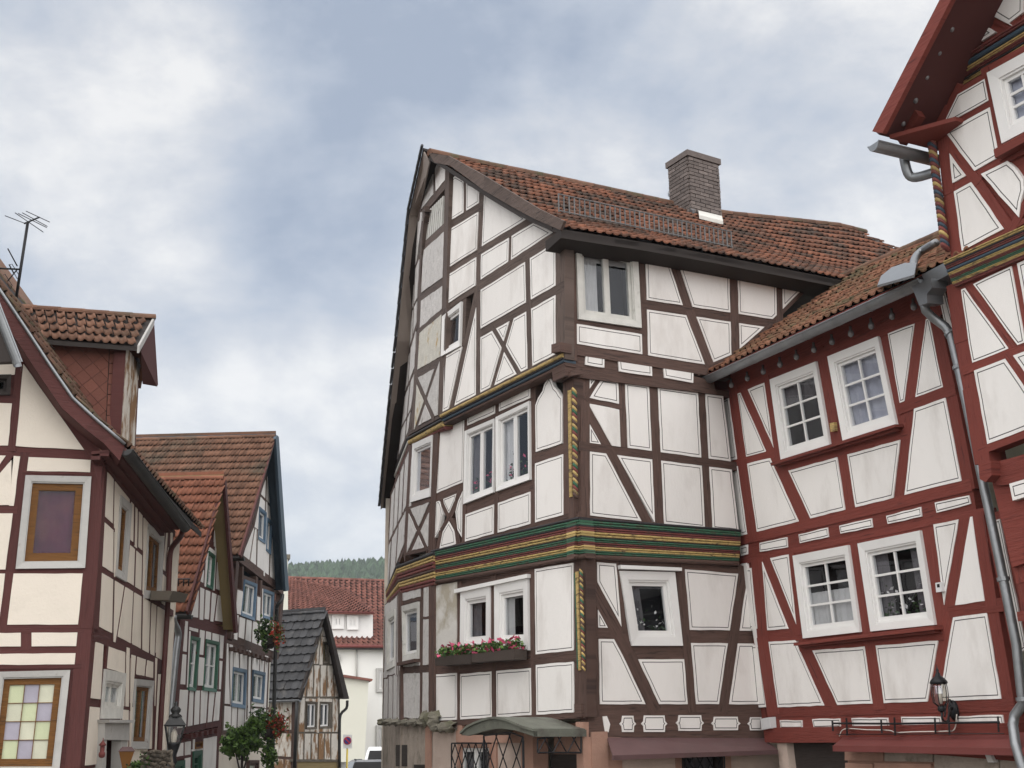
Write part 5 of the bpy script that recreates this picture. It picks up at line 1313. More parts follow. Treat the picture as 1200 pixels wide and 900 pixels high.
prism('wall_backing', TH3, [FT1.uv(*p) for p in ((490, 900), (745, 770), (1200, 540), (1200, 930), (505, 1215))], -.14, -.035, RT, Th)
panel(TH3, [FT1.uv(*p) for p in ((615, 835), (742, 772), (780, 805), (818, 860), (822, 910), (806, 970), (797, 1042))], PW, Th, d=.014)
prism('storey_backing', TM, [TM.uv(*p) for p in ((1154, 545), (1250, 515), (1250, 640), (1182, 665))], -.2, -.05, RT, Th)
bt = empty('carved_band', TM.hit(1150, 310), Th)
TC2 = [(0, .14, 'yellow_paint'), (.14, .2, 'black_paint'), (.2, .32, 'wine_paint'), (.32, .45, 'verge_blue'), (.45, .56, 'yellow_paint'), (.56, .68, 'wine_paint'), (.68, .8, 'green_paint'), (.8, .9, 'yellow_paint'), (.9, 1.0, 'wine_paint')]
strips(Fr(TH3, 1000, 200, SC1), bt, bandlines((448, 436, 1300, 60), (466, 556, 1300, 200), TC2, .06, -.05))
bt = empty('carved_band', TG.hit(1150, 80), Th)
TC3 = [(0, .18, 'wine_paint'), (.18, .42, 'verge_blue'), (.42, .58, 'yellow_paint'), (.58, .72, 'wine_paint'), (.72, .82, 'black_paint'), (.82, .94, 'yellow_paint'), (.94, 1.1, 'wine_paint')]
strips(FTG, bt, bandlines((300, 425, 1300, -190), (352, 505, 1300, -70), TC3, .07, -.05))
rope(Th, (TH3.hit(1091, 160, .06), TH3.hit(1108, 292, .06)), .048, 28, ('yellow_paint', 'wine_paint', 'verge_blue', 'wine_paint'))
prism('beam_head', TH3, [TH3.uv(1077, 128), TH3.uv(1092, 122), TH3.uv(1096, 135), TH3.uv(1082, 143)], -.1, .2, RT, Th)
# roof overhang of the gable
TV = TG.shift(.75)
FV = Fr(TV, 1000, 0, SC1)
prism('barge_board', TV, [FV.uv(*p) for p in ((100, 632), (445, -40), (560, -270), (620, -270), (500, -40), (150, 640))], -.03, .03, 'red_timber', Th)
so = [FV.hit(140, 640), FV.hit(480, -20), FV.hit(600, -260)]; si = [FTG.hit(300, 520), FTG.hit(545, 60), FTG.hit(660, -170)]
mb = MB()
for i in range(2): mb.hexa([so[i], so[i + 1], si[i + 1], si[i]], [v + Vector((-.03, .0, .08)) for v in (so[i], so[i + 1], si[i + 1], si[i])])
mb.build('verge_soffit', 'oxblood_timber', Th)
prism('rafter_end', TG.shift(.35), [Fr(TG.shift(.35), 1000, 0, SC1).uv(*p) for p in ((205, 640), (305, 520), (330, 560), (240, 695))], -.05, .05, 'red_timber', Th)
for x, y in ((225, 590), (285, 480), (338, 367), (398, 250), (458, 138), (515, 15)):
    for k in (-1, 1):
        p = Fr(TG.shift(.4), 1000, 0, SC1).hit(x + k * 13, y, .05); mb = MB(); mb.lathe(p, [(.008, -.04), (.024, -.028), (.032, 0), (.026, .024), (.014, .04), (.014, .1)], 10); mb.build('light_bulb', 'bulb_grey', Th, smooth=True)
# eaves side of the tall house: gutter, soffit and roof slope rising out of frame
e_ = FV.hit(125, 660); back_d = -TG.N0; ap_ = FV.hit(600, -270); up2 = ap_ - e_; tdir = back_d
rn_ = up2.cross(tdir).normalized(); rn_ = rn_ if rn_.z > 0 else -rn_
s0 = e_ + tdir * .15 + Vector((0, 0, .02)); s1 = e_ + tdir * 9; mb = MB(); iw = TG.U * .55 + Vector((0, 0, .05))
mb.hexa([s0, s1, s1 + iw, s0 + iw + tdir * .45], [v + Vector((0, 0, .05)) for v in (s0, s1, s1 + iw, s0 + iw + tdir * .45)]); mb.build('eaves_soffit', 'red_timber', Th)
mb = MB(); q = [e_ + tdir * .06, e_ + tdir * 9, e_ + up2 * 1.6 + tdir * 9, e_ + up2 * 1.6 + tdir * .06]; mb.hexa([v + rn_ * .10 for v in q], [v + rn_ * .17 for v in q]); mb.build('roof_slope', 'oxblood_timber', Th); mb = MB(); mb.hexa([v + rn_ * .17 + tdir * .04 for v in q], [v + rn_ * .22 + tdir * .04 for v in q]); mb.build('tile_layer', 'tile_red', Th)
gutter(Th, FV.hit(95, 690), FV.hit(95, 690) + tdir * 3.2, .085, 'zinc')
pp = [FV.hit(240, 740, -.55), FV.hit(262, 830, -.6), FV.hit(300, 850, -.65), FT1.hit(400, 822, .02)]
mb = MB(); mb.hexa([FV.hit(120, 660, -.1), FV.hit(255, 740, -.45), FV.hit(290, 770, -.8), FV.hit(150, 700, -.8)], [FV.hit(120, 640, -.1), FV.hit(255, 700, -.45), FV.hit(290, 740, -.8), FV.hit(150, 660, -.8)])
pipe(Th, smoothpath(pp, 4), .055, 'zinc', 'gutter_outlet')
# bodies; the front carries on beyond the frame in plain plaster
ub = TM.uv(1310, 450)[0]; prism('front_wall_rest', TM, [(ub, -TM.O.z), (8, -TM.O.z), (8, 4.4), (ub, 4.4)], -.5, .03, PW, Th)
prism('front_wall_rest', TH3, [(ub + .25, TH3.uv(1310, 330)[1] - .3), (8, TH3.uv(1310, 330)[1] - .3), (8, 4.6), (ub + .25, 4.6)], -.5, .05, PW, Th)
# bodies
tc = TL.O; tU, tN = TL.U, TL.N0
body(Th, [tc, tc + tU * 6, tc + tU * 6 - tN * 8, tc - tN * 8], 0, 8.8, 'cream_wall', d=.5)
prism('side_wall', Fac(0, 0, 0, 0, O=TM.O - TM.U * .0) if False else TL, [(6, -TL.O.z), (6.2, -TL.O.z), (6.2, 7), (6, 7)], -8, 0, 'cream_plaster', Th)
wc = W.O; wU, wN = W.U, W.N0; wl_ = 4.9
body(Wg, [Vector(wc), Vector(wc) + wU * wl_, Vector(wc) + wU * wl_ - wN * 4, Vector(wc) - wN * 4], 0, 6.9, 'cream_wall', d=.5)
# ================================================================ LEFT HOUSE (oxblood timber)
OT = 'oxblood_timber'; CP = 'cream_plaster'
LF = Fac(112, 640, 17.0, 4200); LS = Fac(112, 640, 17.0, 480)
Lh = house('left_half_timbered_house', (LF.O.x, LF.O.y), 'left-edge half-timbered house with oxblood beams, cream plaster and pastel window panes')
FL, FS = Fr(LF, 0, 440, .26667), Fr(LS, 0, 440, .26667)
facade(FL, 'front_wall', Lh, [(85, -40, 50, 330, 38), (-400, 325, -20, 330, 48), (-20, 330, 430, 352, 48), (130, -60, 420, 350, 60), (45, 345, -30, 455, 28), (-400, 100, 70, 108, 36), (-400, 590, 65, 590, 38), (-400, 862, 395, 862, 22), (-400, 1115, 350, 1112, 40),
       (-400, 1210, 345, 1205, 36), (-400, 1282, 330, 1277, 20), (115, 1120, 115, 1200, 52), (-50, 330, -110, 1100, 40), (-200, -50, -260, 330, 40), (-400, -500, 130, -60, 40), (-400, -500, -400, 1282, 40), (125, 424, 405, 430, 12)] + poly(108, 352, 42, 862, 8, 1130, 42) + poly(432, 350, 395, 862, 372, 1112, 318, 1725, 66),
       OT, CP, line=False, wob=.004, windows=[
       dict(q=(112, 440, 401, 446, 373, 847, 68, 851), cas='grey_paint', sash='stained_wood', cw=.078, sw=.095, grid=(1, 1), curt='magenta_cloth', cstyle='full', label='upper window with brown sash and magenta cloth'),
       dict(q=(-12, 1303, 308, 1295, 258, 1752, -65, 1752), cas='grey_paint', sash='stained_wood', cw=.072, sw=.08, grid=(3, 4), mw=.008, curt='curtain', cstyle='none', label='lower window of pastel green and lilac panes',
            panes=['pane_green', 'pane_lilac', 'pane_cream', 'pane_cream', 'pane_green', 'pane_lilac', 'pane_lilac', 'pane_cream', 'pane_green', 'pane_green', 'pane_lilac', 'pane_cream']),
       dict(q=(-90, 0, 50, -2, 45, 88, -95, 90), cas='dark_wood', sash='dark_wood', cw=.05, sw=.03, grid=(1, 1), cstyle='none')], skip=[(-250, -300), (-200, -200)], panels=[(50, 372, 46, 570, -60, 570, -60, 505, 0, 430)])
base_wall('front_base', LF, Lh, -60, 909, 86, 909, 'cream_plaster', d=-.02)
SZ = Fr(LS, 110, 540, .22222); SY = Fr(LS, 90, 700, .22222)
sd1 = [(55, 30, 430, 385, 26), (44, 300, 395, 615, 26), (35, 570, 420, 805, 32), (55, 40, 8, 900, 30)]
sd1 += [(105, 90, 100, 310, 10.2), (104, 345, 100, 590, 10.2), (190, 200, 185, 400, 11.6), (212, 225, 208, 440, 10.2), (232, 250, 228, 450, 10.2), (258, 260, 255, 480, 10.2), (218, 440, 210, 680, 10.2), (255, 480, 250, 715, 10.2), (185, 425, 165, 650, 10.2),
        (375, 385, 360, 545, 10.2), (390, 395, 380, 560, 10.2), (352, 590, 350, 740, 10.2), (398, 380, 385, 800, 10),
        (102, 640, 96, 900, 10.2), (158, 670, 118, 930, 10.2), (207, 705, 195, 960, 10.2), (252, 740, 248, 990, 10.2), (298, 770, 290, 1020, 10.2), (330, 790, 320, 1040, 10.2)]
facade(SZ, 'street_wall', Lh, sd1 + [(15, 910, 360, 1085, 70), (418, 380, 372, 1100, 9)], OT, CP, line=False, wob=.003, windows=[
       dict(q=(133, 182, 190, 232, 162, 640, 108, 608), cas='grey_paint', sash='stained_wood', cw=.10, sw=.06, grid=(1, 1), curt='dark_curtain', cstyle='none'),
       dict(q=(280, 332, 362, 405, 345, 730, 258, 725), cas='grey_paint', sash='stained_wood', cw=.10, sw=.06, leaves=2, grid=(1, 1), curt='dark_curtain', cstyle='none')])
facade(SY, 'street_wall', Lh, [(90, 200, 440, 330, 60), (88, 170, 25, 905, 30), (55, 552, 135, 562, 50), (230, 572, 300, 580, 42), (395, 570, 420, 575, 38), (160, 260, 150, 375, 11.6), (255, 300, 248, 700, 9), (280, 305, 270, 900, 11.6), (312, 310, 305, 410, 10.2), (365, 330, 358, 410, 10.2),
       (405, 345, 398, 790, 11.6), (425, 350, 400, 900, 10.2), (20, 895, 120, 880, 26), (25, 890, 440, 870, 10, 0), (150, 375, 255, 405, 10), (305, 410, 400, 430, 14), (135, 380, 105, 900, 11.6), (245, 410, 222, 900, 11.6)], OT, CP, line=False, wob=.003, windows=[
       dict(q=(140, 378, 250, 402, 228, 640, 120, 640), cas='aged_white_paint', sash='aged_white_paint', cw=.14, sw=.05, leaves=2, grid=(1, 1), curt='curtain', cstyle='sides', label='small old window over the street door'),
       dict(q=(302, 430, 398, 440, 370, 800, 280, 800), cas='grey_paint', sash='stained_wood', cw=.09, sw=.06, leaves=2, grid=(1, 1), cstyle='none', curt='dark_curtain')], skip=[(170, 800), (150, 850)])
P = [SY.uv(*p) for p in ((108, 655), (242, 652), (238, 755), (106, 750))]; prism('door_lintel', LS, P, -.05, .10, 'grey_paint', Lh)
prism('door_cornice', LS, [SY.uv(*p) for p in ((103, 645), (248, 648), (244, 662), (105, 662))], -.05, .16, 'grey_paint', Lh)
prism('door_jamb', LS, [SY.uv(*p) for p in ((104, 750), (126, 752), (118, 990), (96, 990))], -.05, .08, 'grey_paint', Lh); prism('door_jamb', LS, [SY.uv(*p) for p in ((203, 755), (238, 755), (225, 990), (195, 990))], -.05, .08, 'grey_paint', Lh)
prism('street_door', LS, [SY.uv(*p) for p in ((126, 752), (203, 755), (195, 990), (118, 990))], -.3, -.2, 'white_paint', Lh)
hl = LS.hit(120, 877, .12); mb = MB(); mb.lathe(hl, [(.01, -.12), (.035, -.11), (.045, -.08), (.04, -.05), (.03, -.045), (.03, .03), (.045, .035), (.045, .05), (.02, .08), (.006, .10), (.006, .13)], 8); o = mb.build('hanging_lantern', 'wine_paint', None, smooth=True, base=True); setp(o, 'small red lantern hanging in the grey street doorway', 'lantern')
# side window flower box
P = [LS.uv(*p) for p in ((176, 699), (199, 700), (199, 712), (180, 710))]
a, b = LS.hit(176, 703, .05), LS.hit(196, 706, .05); n_ = LS.N0 * .28; dz = Vector((0, 0, .14)); dl = Vector((0, 0, -.0))
mb = MB(); mb.hexa([a, b, b + n_, a + n_], [a + dz, b + dz, b + n_ * 1.2 + dz, a + n_ * 1.2 + dz]); o = mb.build('window_trough', 'old_timber', None, base=True); setp(o, 'empty weathered wooden trough below the double window of the left house', 'flower box')
base_wall('street_base', LS, Lh, 86, 902, 186, 902, 'cream_plaster', d=-.02)
# roof of the left house
LV = LF.shift(.38); e0 = LV.hit(146, 523); top_ = LV.hit(0, 343); Sd = LS.U if LS.U.y > 0 else -LS.U
vp_pts = [LV.hit(*p) for p in ((146, 523), (130, 509), (110, 492), (85, 469), (58, 430), (33, 392), (0, 343), (-60, 250))]
lens = [0]
for a, b in zip(vp_pts, vp_pts[1:]): lens.append(lens[-1] + (b - a).length)
def lroof(a, s):
    for i in range(len(lens) - 1):
        if s <= lens[i + 1] or i == len(lens) - 2: return vp_pts[i].lerp(vp_pts[i + 1], (s - lens[i]) / (lens[i + 1] - lens[i])) + Sd * a
lr_ = empty('roof', e0, Lh)
lay_tiles(lr_, lroof, 6.1, 3.0, .2, .33, 'tile_mossy', 'pan', lift=.03, limit=120)
mb = MB()
for i in range(len(lens) - 1):
    q = [vp_pts[i], vp_pts[i] + Sd * 6.2, vp_pts[i + 1] + Sd * 6.2, vp_pts[i + 1]]; mb.hexa([v - Vector((0, 0, .12)) for v in q], [v - Vector((0, 0, .02)) for v in q])
mb.build('roof_boarding', 'dark_wood', lr_)
lo2 = [LV.hit(*p) for p in ((140, 540), (122, 520), (100, 503), (72, 478), (46, 440), (20, 400), (-14, 350), (-75, 255))]
mb = MB()
for i in range(7): prism('barge_board', LV, [(LV.uv(0, 0)) and ((vp_pts[i] - LV.O).dot(LV.U), (vp_pts[i] - LV.O).dot(LV.V)), ((vp_pts[i + 1] - LV.O).dot(LV.U), (vp_pts[i + 1] - LV.O).dot(LV.V)), ((lo2[i + 1] - LV.O).dot(LV.U), (lo2[i + 1] - LV.O).dot(LV.V)), ((lo2[i] - LV.O).dot(LV.U), (lo2[i] - LV.O).dot(LV.V))], -.03, .012 + .0007 * i, OT, lr_)
tubeo('verge_trim', [v + LF.N0 * .03 + Vector((0, 0, .02)) for v in vp_pts], .022, 'zinc', lr_, 6)
mb = MB(); bk_ = -LF.N0 * .36
for i in range(7): mb.hexa([lo2[i], lo2[i + 1], lo2[i + 1] + bk_, lo2[i] + bk_], [v + Vector((0, 0, .05)) for v in (lo2[i], lo2[i + 1], lo2[i + 1] + bk_, lo2[i] + bk_)])
mb.build('verge_soffit', OT, lr_)
ge = LS.hit(217, 618, .42); g0_ = e0 + LS.N0 * .02 + Vector((0, 0, -.04)); gutter(Lh, g0_, g0_ + (ge - g0_), .085, 'dark_metal', hooks=6)
mb = MB(); w0 = LS.hit(120, 545, .0); w1 = LS.hit(205, 640, .0); q = [g0_ + Vector((0, 0, .02)), ge + Vector((0, 0, .02)), ge - LS.N0 * .44 + Vector((0, 0, -.03)), g0_ - LS.N0 * .44 + Vector((0, 0, -.03))]; mb.hexa([v - Vector((0, 0, .04)) for v in q], q); mb.build('eaves_soffit', OT, Lh)
for k in range(3):
    f = .1 + .11 * k; a, b = g0_ - LS.N0 * f + Vector((0, 0, -.05 * k - .04)), ge - LS.N0 * f + Vector((0, 0, -.05 * k - .04)); mb = MB(); mb.hexa([a, b, b - LS.N0 * .12, a - LS.N0 * .12], [v + Vector((0, 0, .05)) for v in (a, b, b - LS.N0 * .12, a - LS.N0 * .12)]); mb.build('eaves_moulding', OT, Lh)
prism('eaves_return', LF, [FL.uv(*p) for p in ((425, 350), (520, 330), (545, 330), (480, 375), (430, 400))], -.1, .1, OT, Lh)
pipe(Lh, smoothpath([LS.hit(214, 622, .38), LS.hit(211, 630, .3), LS.hit(202, 641, .12), LS.hit(199, 655, .08), LS.hit(197, 700, .08), LS.hit(193, 770, .08), LS.hit(188, 850, .08), LS.hit(185, 930, .08)], 3), .045, 'red_pipe')
body(Lh, [LF.O, LF.O + Sd * 5.2, LF.O + Sd * 5.2 - LF.U * 8, LF.O - LF.U * 8], 0, 5.6, 'cream_wall')
mb = MB(); a, b = LF.O + Sd * 5.6, LF.O + Sd * 5.6 - LF.U * 8; mb.hexa([Vector((a.x, a.y, 0)), Vector((b.x, b.y, 0)), Vector((b.x, b.y, 6)), Vector((a.x, a.y, 5.4))], [Vector((a.x, a.y + .1, 0)), Vector((b.x, b.y + .1, 0)), Vector((b.x, b.y + .1, 6)), Vector((a.x, a.y + .1, 5.4))]); mb.build('rear_wall', CP, Lh)
# gutter of the bay roof at the edge of the frame
GA_ = Fr(LF.shift(.9), 0, 240, .26667); gutter(Lh, GA_.hit(-60, 300), GA_.hit(95, 700), .10, 'zinc', name='bay_gutter')
mb = MB(); q = [GA_.hit(-200, 300), GA_.hit(-50, 330), GA_.hit(60, 690), GA_.hit(-200, 700)]; mb.hexa([v - LF.N0 * .1 for v in q], [v + LF.N0 * .02 for v in q]); mb.build('bay_soffit', 'dark_wood', Lh)
# the part of the front beyond the frame: plaster gable and its far roof slope
prism('front_wall_rest', LF, [LF.uv(*p) for p in ((-34, 420), (-34, 345), (-62, 290), (-190, 112), (-520, 540), (-520, 905), (-110, 905), (-110, 420))], -.16, -.07, CP, Lh)
ax_ = LV.hit(-190, 70); bx_ = vp_pts[-1]; lx_ = LV.hit(-540, 540); mb = MB()
for q in ([bx_, bx_ + Sd * 6.2, ax_ + Sd * 6.2, ax_], [ax_, ax_ + Sd * 6.2, lx_ + Sd * 6.2, lx_]): mb.hexa([v - Vector((0, 0, .14)) for v in q], [v + Vector((0, 0, .02)) for v in q])
mb.build('far_roof_slope', 'tile_mossy', lr_)
a, b = LV.hit(-500, 900), LF.O
prism('side_wall_rest', LF, [LF.uv(-520, 905), LF.uv(-516, 905), LF.uv(-516, 560), LF.uv(-520, 560)], -6, -.1, CP, Lh)
base_wall('front_base', LF, Lh, -520, 904, -60, 904, 'cream_plaster', d=-.04)
# dormer
DS = LF.shift(-1.3); dm = empty('dormer', DS.hit(100, 450), Lh); DE = DS.shift(.22); DR = DS.shift(-.75)
er, el, rr, rl_ = DE.hit(161, 406), DE.hit(30, 396), DR.hit(179, 374), DR.hit(10, 361)
Ld_ = (er - el).length; Sd_ = ((er + el) / 2 - (rr + rl_) / 2).length
def droof(a, s): f = a / Ld_; return el.lerp(er, f).lerp(rl_.lerp(rr, f), s / Sd_)
lay_tiles(dm, droof, Ld_ - .02, Sd_ - .02, .115, Sd_ / 4, 'tile_brown', 'pan', lift=.045, hscale=.9)
ridge_caps(dm, rl_, rr, 'tile_brown', .075, .33)
mb = MB(); q = [el, er, rr, rl_]; mb.hexa([v - Vector((0, 0, .07)) for v in q], [v - Vector((0, 0, .004)) for v in q]); mb.build('roof_boarding', 'dark_wood', dm)
bk2 = DR.shift(-1.0); q = [rl_, rr, bk2.hit(183, 452), bk2.hit(20, 430)]
q = [rl_, rr, rr - LF.N0 * .95 + Vector((0, 0, -(rr.z - er.z))), rl_ - LF.N0 * .95 + Vector((0, 0, -(rr.z - er.z)))]
mb = MB(); mb.hexa([v - Vector((0, 0, .07)) for v in q], q); mb.build('far_roof_slope', 'tile_brown', dm)
# front verge boards of the dormer (white near one, dark far one)
mb = MB(); o = LF.U * .03; mb.hexa([er - Vector((0, 0, .10)), er + Vector((0, 0, .02)), rr + Vector((0, 0, .03)), rr - Vector((0, 0, .09))], [v + o for v in (er - Vector((0, 0, .10)), er + Vector((0, 0, .02)), rr + Vector((0, 0, .03)), rr - Vector((0, 0, .09)))]); mb.build('barge_board', 'grey_paint', dm)
yb = rr.y + .0; B2_ = EYE + ray(184, 453) * ((rr.y + .55) / ray(184, 453).y); B3_ = EYE + ray(167, 450) * ((rr.y + .1) / ray(167, 450).y); B4_ = EYE + ray(165, 412) * ((er.y + .25) / ray(165, 412).y)
mb = MB(); q = [rr, B2_, B3_, B4_]; mb.hexa(q, [v + Vector((0, .05, .05)) for v in q]); mb.build('barge_board', OT, dm)
# shingled cheek: diamonds, each a piece
ck = [DS.uv(*p) for p in ((44, 398), (146, 403), (139, 506), (120, 505), (92, 478))]
prism('cheek_backing', DS, [DS.uv(*p) for p in ((20, 396), (147, 402), (139, 512), (100, 500), (60, 470))], -.08, -.012, 'dark_wood', dm)
U0, U1 = DS.uv(30, 396), DS.uv(147, 402); dsz = .235; cx0, cz0 = U1[0] - .02, U1[1]
CR = [DS.uv(30, 396), DS.uv(128, 402), DS.uv(123, 520), DS.uv(30, 520)]
k = 0
for i in range(-2, 16):
    for j in range(-2, 16):
        cx = U0[0] + (i + (j % 2) * .5) * dsz; cz = U1[1] - j * dsz * .5
        P = [(cx - dsz * .5, cz), (cx, cz - dsz * .5), (cx + dsz * .5, cz), (cx, cz + dsz * .5)]
        P = [(cx + (p[0] - cx) * .97, cz + (p[1] - cz) * .97) for p in P]
        C_ = ccw(CR); R = P
        for a, b in zip(C_, C_[1:] + C_[:1]): R = clip(R, a, b, 0); 
        if len(R) >= 3 and area(ccw(R)) > .004: prism('shingle', DS, R, -.02, -.004 + rnd() * .008, 'red_shingle', dm); k += 1
for i in range(9):
    a, b = 402 + i * 12.2, 402 + (i + 1) * 12.2 - .8; prism('shingle', DS, [DS.uv(129 - i * .55, a), DS.uv(147 - i * .85, a), DS.uv(146 - i * .85, b), DS.uv(128.5 - i * .55, b)], -.01, .008 + rnd() * .006, 'red_shingle', dm)
DFc = Fac(147, 440, math.hypot(DS.hit(147, 440).x, DS.hit(147, 440).y), 480)
facade(FA(DFc), 'dormer_front', dm, [(147.6, 405, 140.6, 512, .8), (148, 408, 165, 430, 2.5), (163, 420, 158, 522, 2.5), (154, 412, 150, 520, 1), (140, 510, 158, 524, 2), (146, 436, 163, 446, 2.5)], OT, 'peeling_plaster', line=False)
# TV aerial
base = DR.hit(17, 362); an = empty('tv_aerial', base, None); setp(an, 'thin roof aerial with rod elements against the sky above the left dormer', 'aerial')
PA = Fac(0, 0, 0, 4200, O=base); FAa = Fr(PA, 0, 240, .26667)
tubeo('mast', [FAa.hit(62, 470), FAa.hit(122, 78)], .022, 'iron', an)
tubeo('boom', [FAa.hit(108, 82), FAa.hit(172, 55, -.3)], .014, 'iron', an)
for k, (x0, y0, x1, y1) in enumerate(((22, 48, 105, 80), (66, 35, 190, 120), (80, 38, 205, 100), (98, 35, 208, 95), (115, 28, 218, 76))): tubeo('element', [FAa.hit(x0, y0, .2), FAa.hit(x1, y1, -.2)], .0065, 'iron', an, 5)
tubeo('boom', [FAa.hit(-30, 278), FAa.hit(96, 284)], .014, 'iron', an)
for x0, y0, x1, y1 in ((34, 192, 76, 270), (25, 345, 76, 284), (40, 262, 60, 300)): tubeo('element', [FAa.hit(x0, y0, .05), FAa.hit(x1, y1, .0)], .010, 'iron', an, 5)
for c in ((30, 335), (60, 290)): tubeo('element', [FAa.hit(c[0] + dx, c[1] + dy, .1) for dx, dy in ((-18, -25), (-8, -30), (24, 20), (16, 35), (-18, -25))], .006, 'iron', an, 5)

# ================================================================ GREEN-WINDOWED HOUSE
gF = Fac(197, 780, 24.0, 590)
Gh = house('green_window_house', (gF.O.x, gF.O.y), 'narrow gabled house with green windows and a bright orange tiled roof, behind the left house')
Z4, Z5 = Fr(gF, 180, 540, .2), Fr(gF, 180, 700, .22222)
facade(Z4, 'gable_wall', Gh, [(395, 230, 330, 480, 10), (330, 480, 262, 740, 10), (262, 740, 210, 920, 10), (388, 230, 440, 930, 16), (322, 478, 420, 552, 40), (262, 720, 430, 795, 34), (210, 920, 450, 960, 20), (352, 390, 348, 470, 8.7), (372, 330, 368, 470, 8.7),
       (368, 560, 358, 770, 10.2), (300, 600, 292, 730, 10.2), (266, 740, 262, 930, 10.2), (300, 745, 292, 930, 10.2), (335, 765, 325, 935, 10.2), (372, 780, 352, 940, 10.2), (392, 560, 392, 780, 8.7)], OT, PW, line=False, wob=.003,
       windows=[dict(q=(320, 528, 354, 556, 341, 756, 305, 736), cas='shutter_green', sash='white_paint', cw=.05, sw=.04, grid=(1, 2), curt='curtain', cstyle='full')])
facade(Z5, 'storey_wall', Gh, [(150, 120, 385, 185, 50), (152, 140, 108, 720, 26), (380, 190, 345, 780, 22), (142, 290, 372, 332, 18), (132, 472, 355, 485, 30), (105, 712, 350, 662, 36), (182, 150, 168, 470, 10.2), (238, 165, 228, 470, 11.6), (345, 190, 338, 470, 10.2), (195, 180, 240, 192, 14),
       (184, 490, 172, 690, 10.2), (213, 495, 206, 690, 10.2), (246, 495, 240, 690, 10.2), (288, 495, 276, 690, 10.2), (325, 495, 305, 690, 10.2), (272, 180, 268, 240, 10.2), (305, 190, 303, 240, 8.7)], OT, PW, line=False, wob=.003,
       windows=[dict(q=(192, 203, 240, 214, 216, 496, 178, 490), cas='shutter_green', sash='white_paint', cw=.06, sw=.05, grid=(1, 2), curt='curtain', cstyle='full'),
                dict(q=(272, 220, 342, 236, 325, 500, 257, 492), cas='shutter_green', sash='white_paint', cw=.06, sw=.05, leaves=2, grid=(1, 2), curt='curtain', cstyle='full')])
facade(Z5, 'ground_wall', Gh, [(100, 770, 340, 725, 16), (98, 760, 90, 960, 14), (118, 760, 112, 960, 11.6), (160, 750, 158, 960, 11.6), (200, 745, 195, 960, 12), (258, 740, 252, 960, 10), (110, 850, 200, 835, 18), (90, 960, 340, 940, 20), (340, 710, 330, 960, 16)], OT, PW, line=False,
       windows=[dict(q=(205, 812, 250, 806, 248, 950, 203, 955), cas='shutter_green', sash='shutter_green', cw=.08, sw=.05, grid=(1, 2), cstyle='none'), dict(q=(85, 870, 158, 858, 156, 950, 82, 955), cas='shutter_green', sash='shutter_green', cw=.08, sw=.05, leaves=2, grid=(1, 1), cstyle='full'),
                dict(q=(215, 765, 252, 760, 250, 796, 214, 800), cas='stained_wood', sash='stained_wood', cw=.03, sw=.03, grid=(2, 2), cstyle='full', glass='pane_green')])
for i in range(6):
    x = 170 + i * 28; y = 722 - i * 6; P = [Z5.uv(*p) for p in ((x, y), (x + 12, y - 2), (x + 11, y + 22), (x, y + 24))]; prism('beam_end', gF, P, -.05, .10, OT, Gh)
base_wall('base_wall', gF, Gh, 198, 912, 256, 908, 'cream_plaster')
def gable_roof(H, fac, verge_px, ap_px, vend_px, left_dir, Lr_, rows, tw, mat, over=.3, kind='pan', cap='tile_orange', limit=300, hs=.8, under='dark_wood'):
    V = fac.shift(over); v0, v1 = V.hit(*verge_px), V.hit(*ap_px); S = (v1 - v0).length
    R_ = empty('roof', v1, H)
    def Pf(a, s): return v0.lerp(v1, s / S) + left_dir * a
    Pr = lambda a, s: Pf(Lr_ - a, s)
    lay_tiles(R_, Pr, Lr_, S, tw, S / rows, mat, kind, lift=.05, limit=limit, hscale=hs)
    mb = MB(); q = [v0, v0 + left_dir * Lr_, v1 + left_dir * Lr_, v1]; mb.hexa([v - Vector((0, 0, .1)) for v in q], [v - Vector((0, 0, .006)) for v in q]); mb.build('roof_boarding', 'dark_wood', R_)
    if cap: ridge_caps(R_, v1, v1 + left_dir * Lr_, cap, .07, .4)
    v2 = V.hit(*vend_px); mb = MB(); q = [v1, v1 + left_dir * Lr_, v2 + left_dir * Lr_, v2]; mb.hexa([v + Vector((0, 0, .06)) for v in q], [v + Vector((0, 0, .09)) for v in q]); mb.build('verge_boarding', under, R_); mb = MB(); mb.hexa([v + Vector((0, 0, .092)) for v in q], [v + Vector((0, 0, .16)) for v in q]); mb.build('far_roof_slope', mat, R_)
    return R_, V, v0, v1, v2
LD = Vector((-1, .05, 0)).normalized()
R_, V, v0, v1, v2 = gable_roof(Gh, gF, (222, 718), (262, 561), (277, 741), LD, 3.2, 15, .105, 'tile_orange', under='ochre_plank')
prism('barge_board', V, [V.uv(261.5, 562), V.uv(263.5, 561), V.uv(278, 741), V.uv(275, 742)], -.03, .03, OT, R_)
mb = MB(); q = [V.hit(262, 567), V.hit(276, 741), gF.hit(267, 740, .02), gF.hit(256, 600, .02)]; mb.hexa(q, [v + Vector((.0, .02, .05)) for v in q]); mb.build('verge_soffit', 'ochre_plank', R_)
prism('barge_board', V, [V.uv(262, 562), V.uv(260, 575), V.uv(221, 721), V.uv(219, 716)], -.03, .01, OT, R_)
gutter(Gh, v0 + Vector((0, 0, -.05)) + gF.N0 * .05, v0 + LD * 3.2 + Vector((0, 0, -.05)), .07, 'dark_metal')
pipe(Gh, smoothpath([V.hit(203, 722, .1), V.hit(204, 730, .1), V.hit(209, 742, .1), V.hit(207, 760, .1), V.hit(203, 800, .1), V.hit(199, 845, .1), V.hit(196, 900, .1)], 3), .06, 'zinc')
sg2 = empty('snow_guard', V.hit(210, 680), R_); 
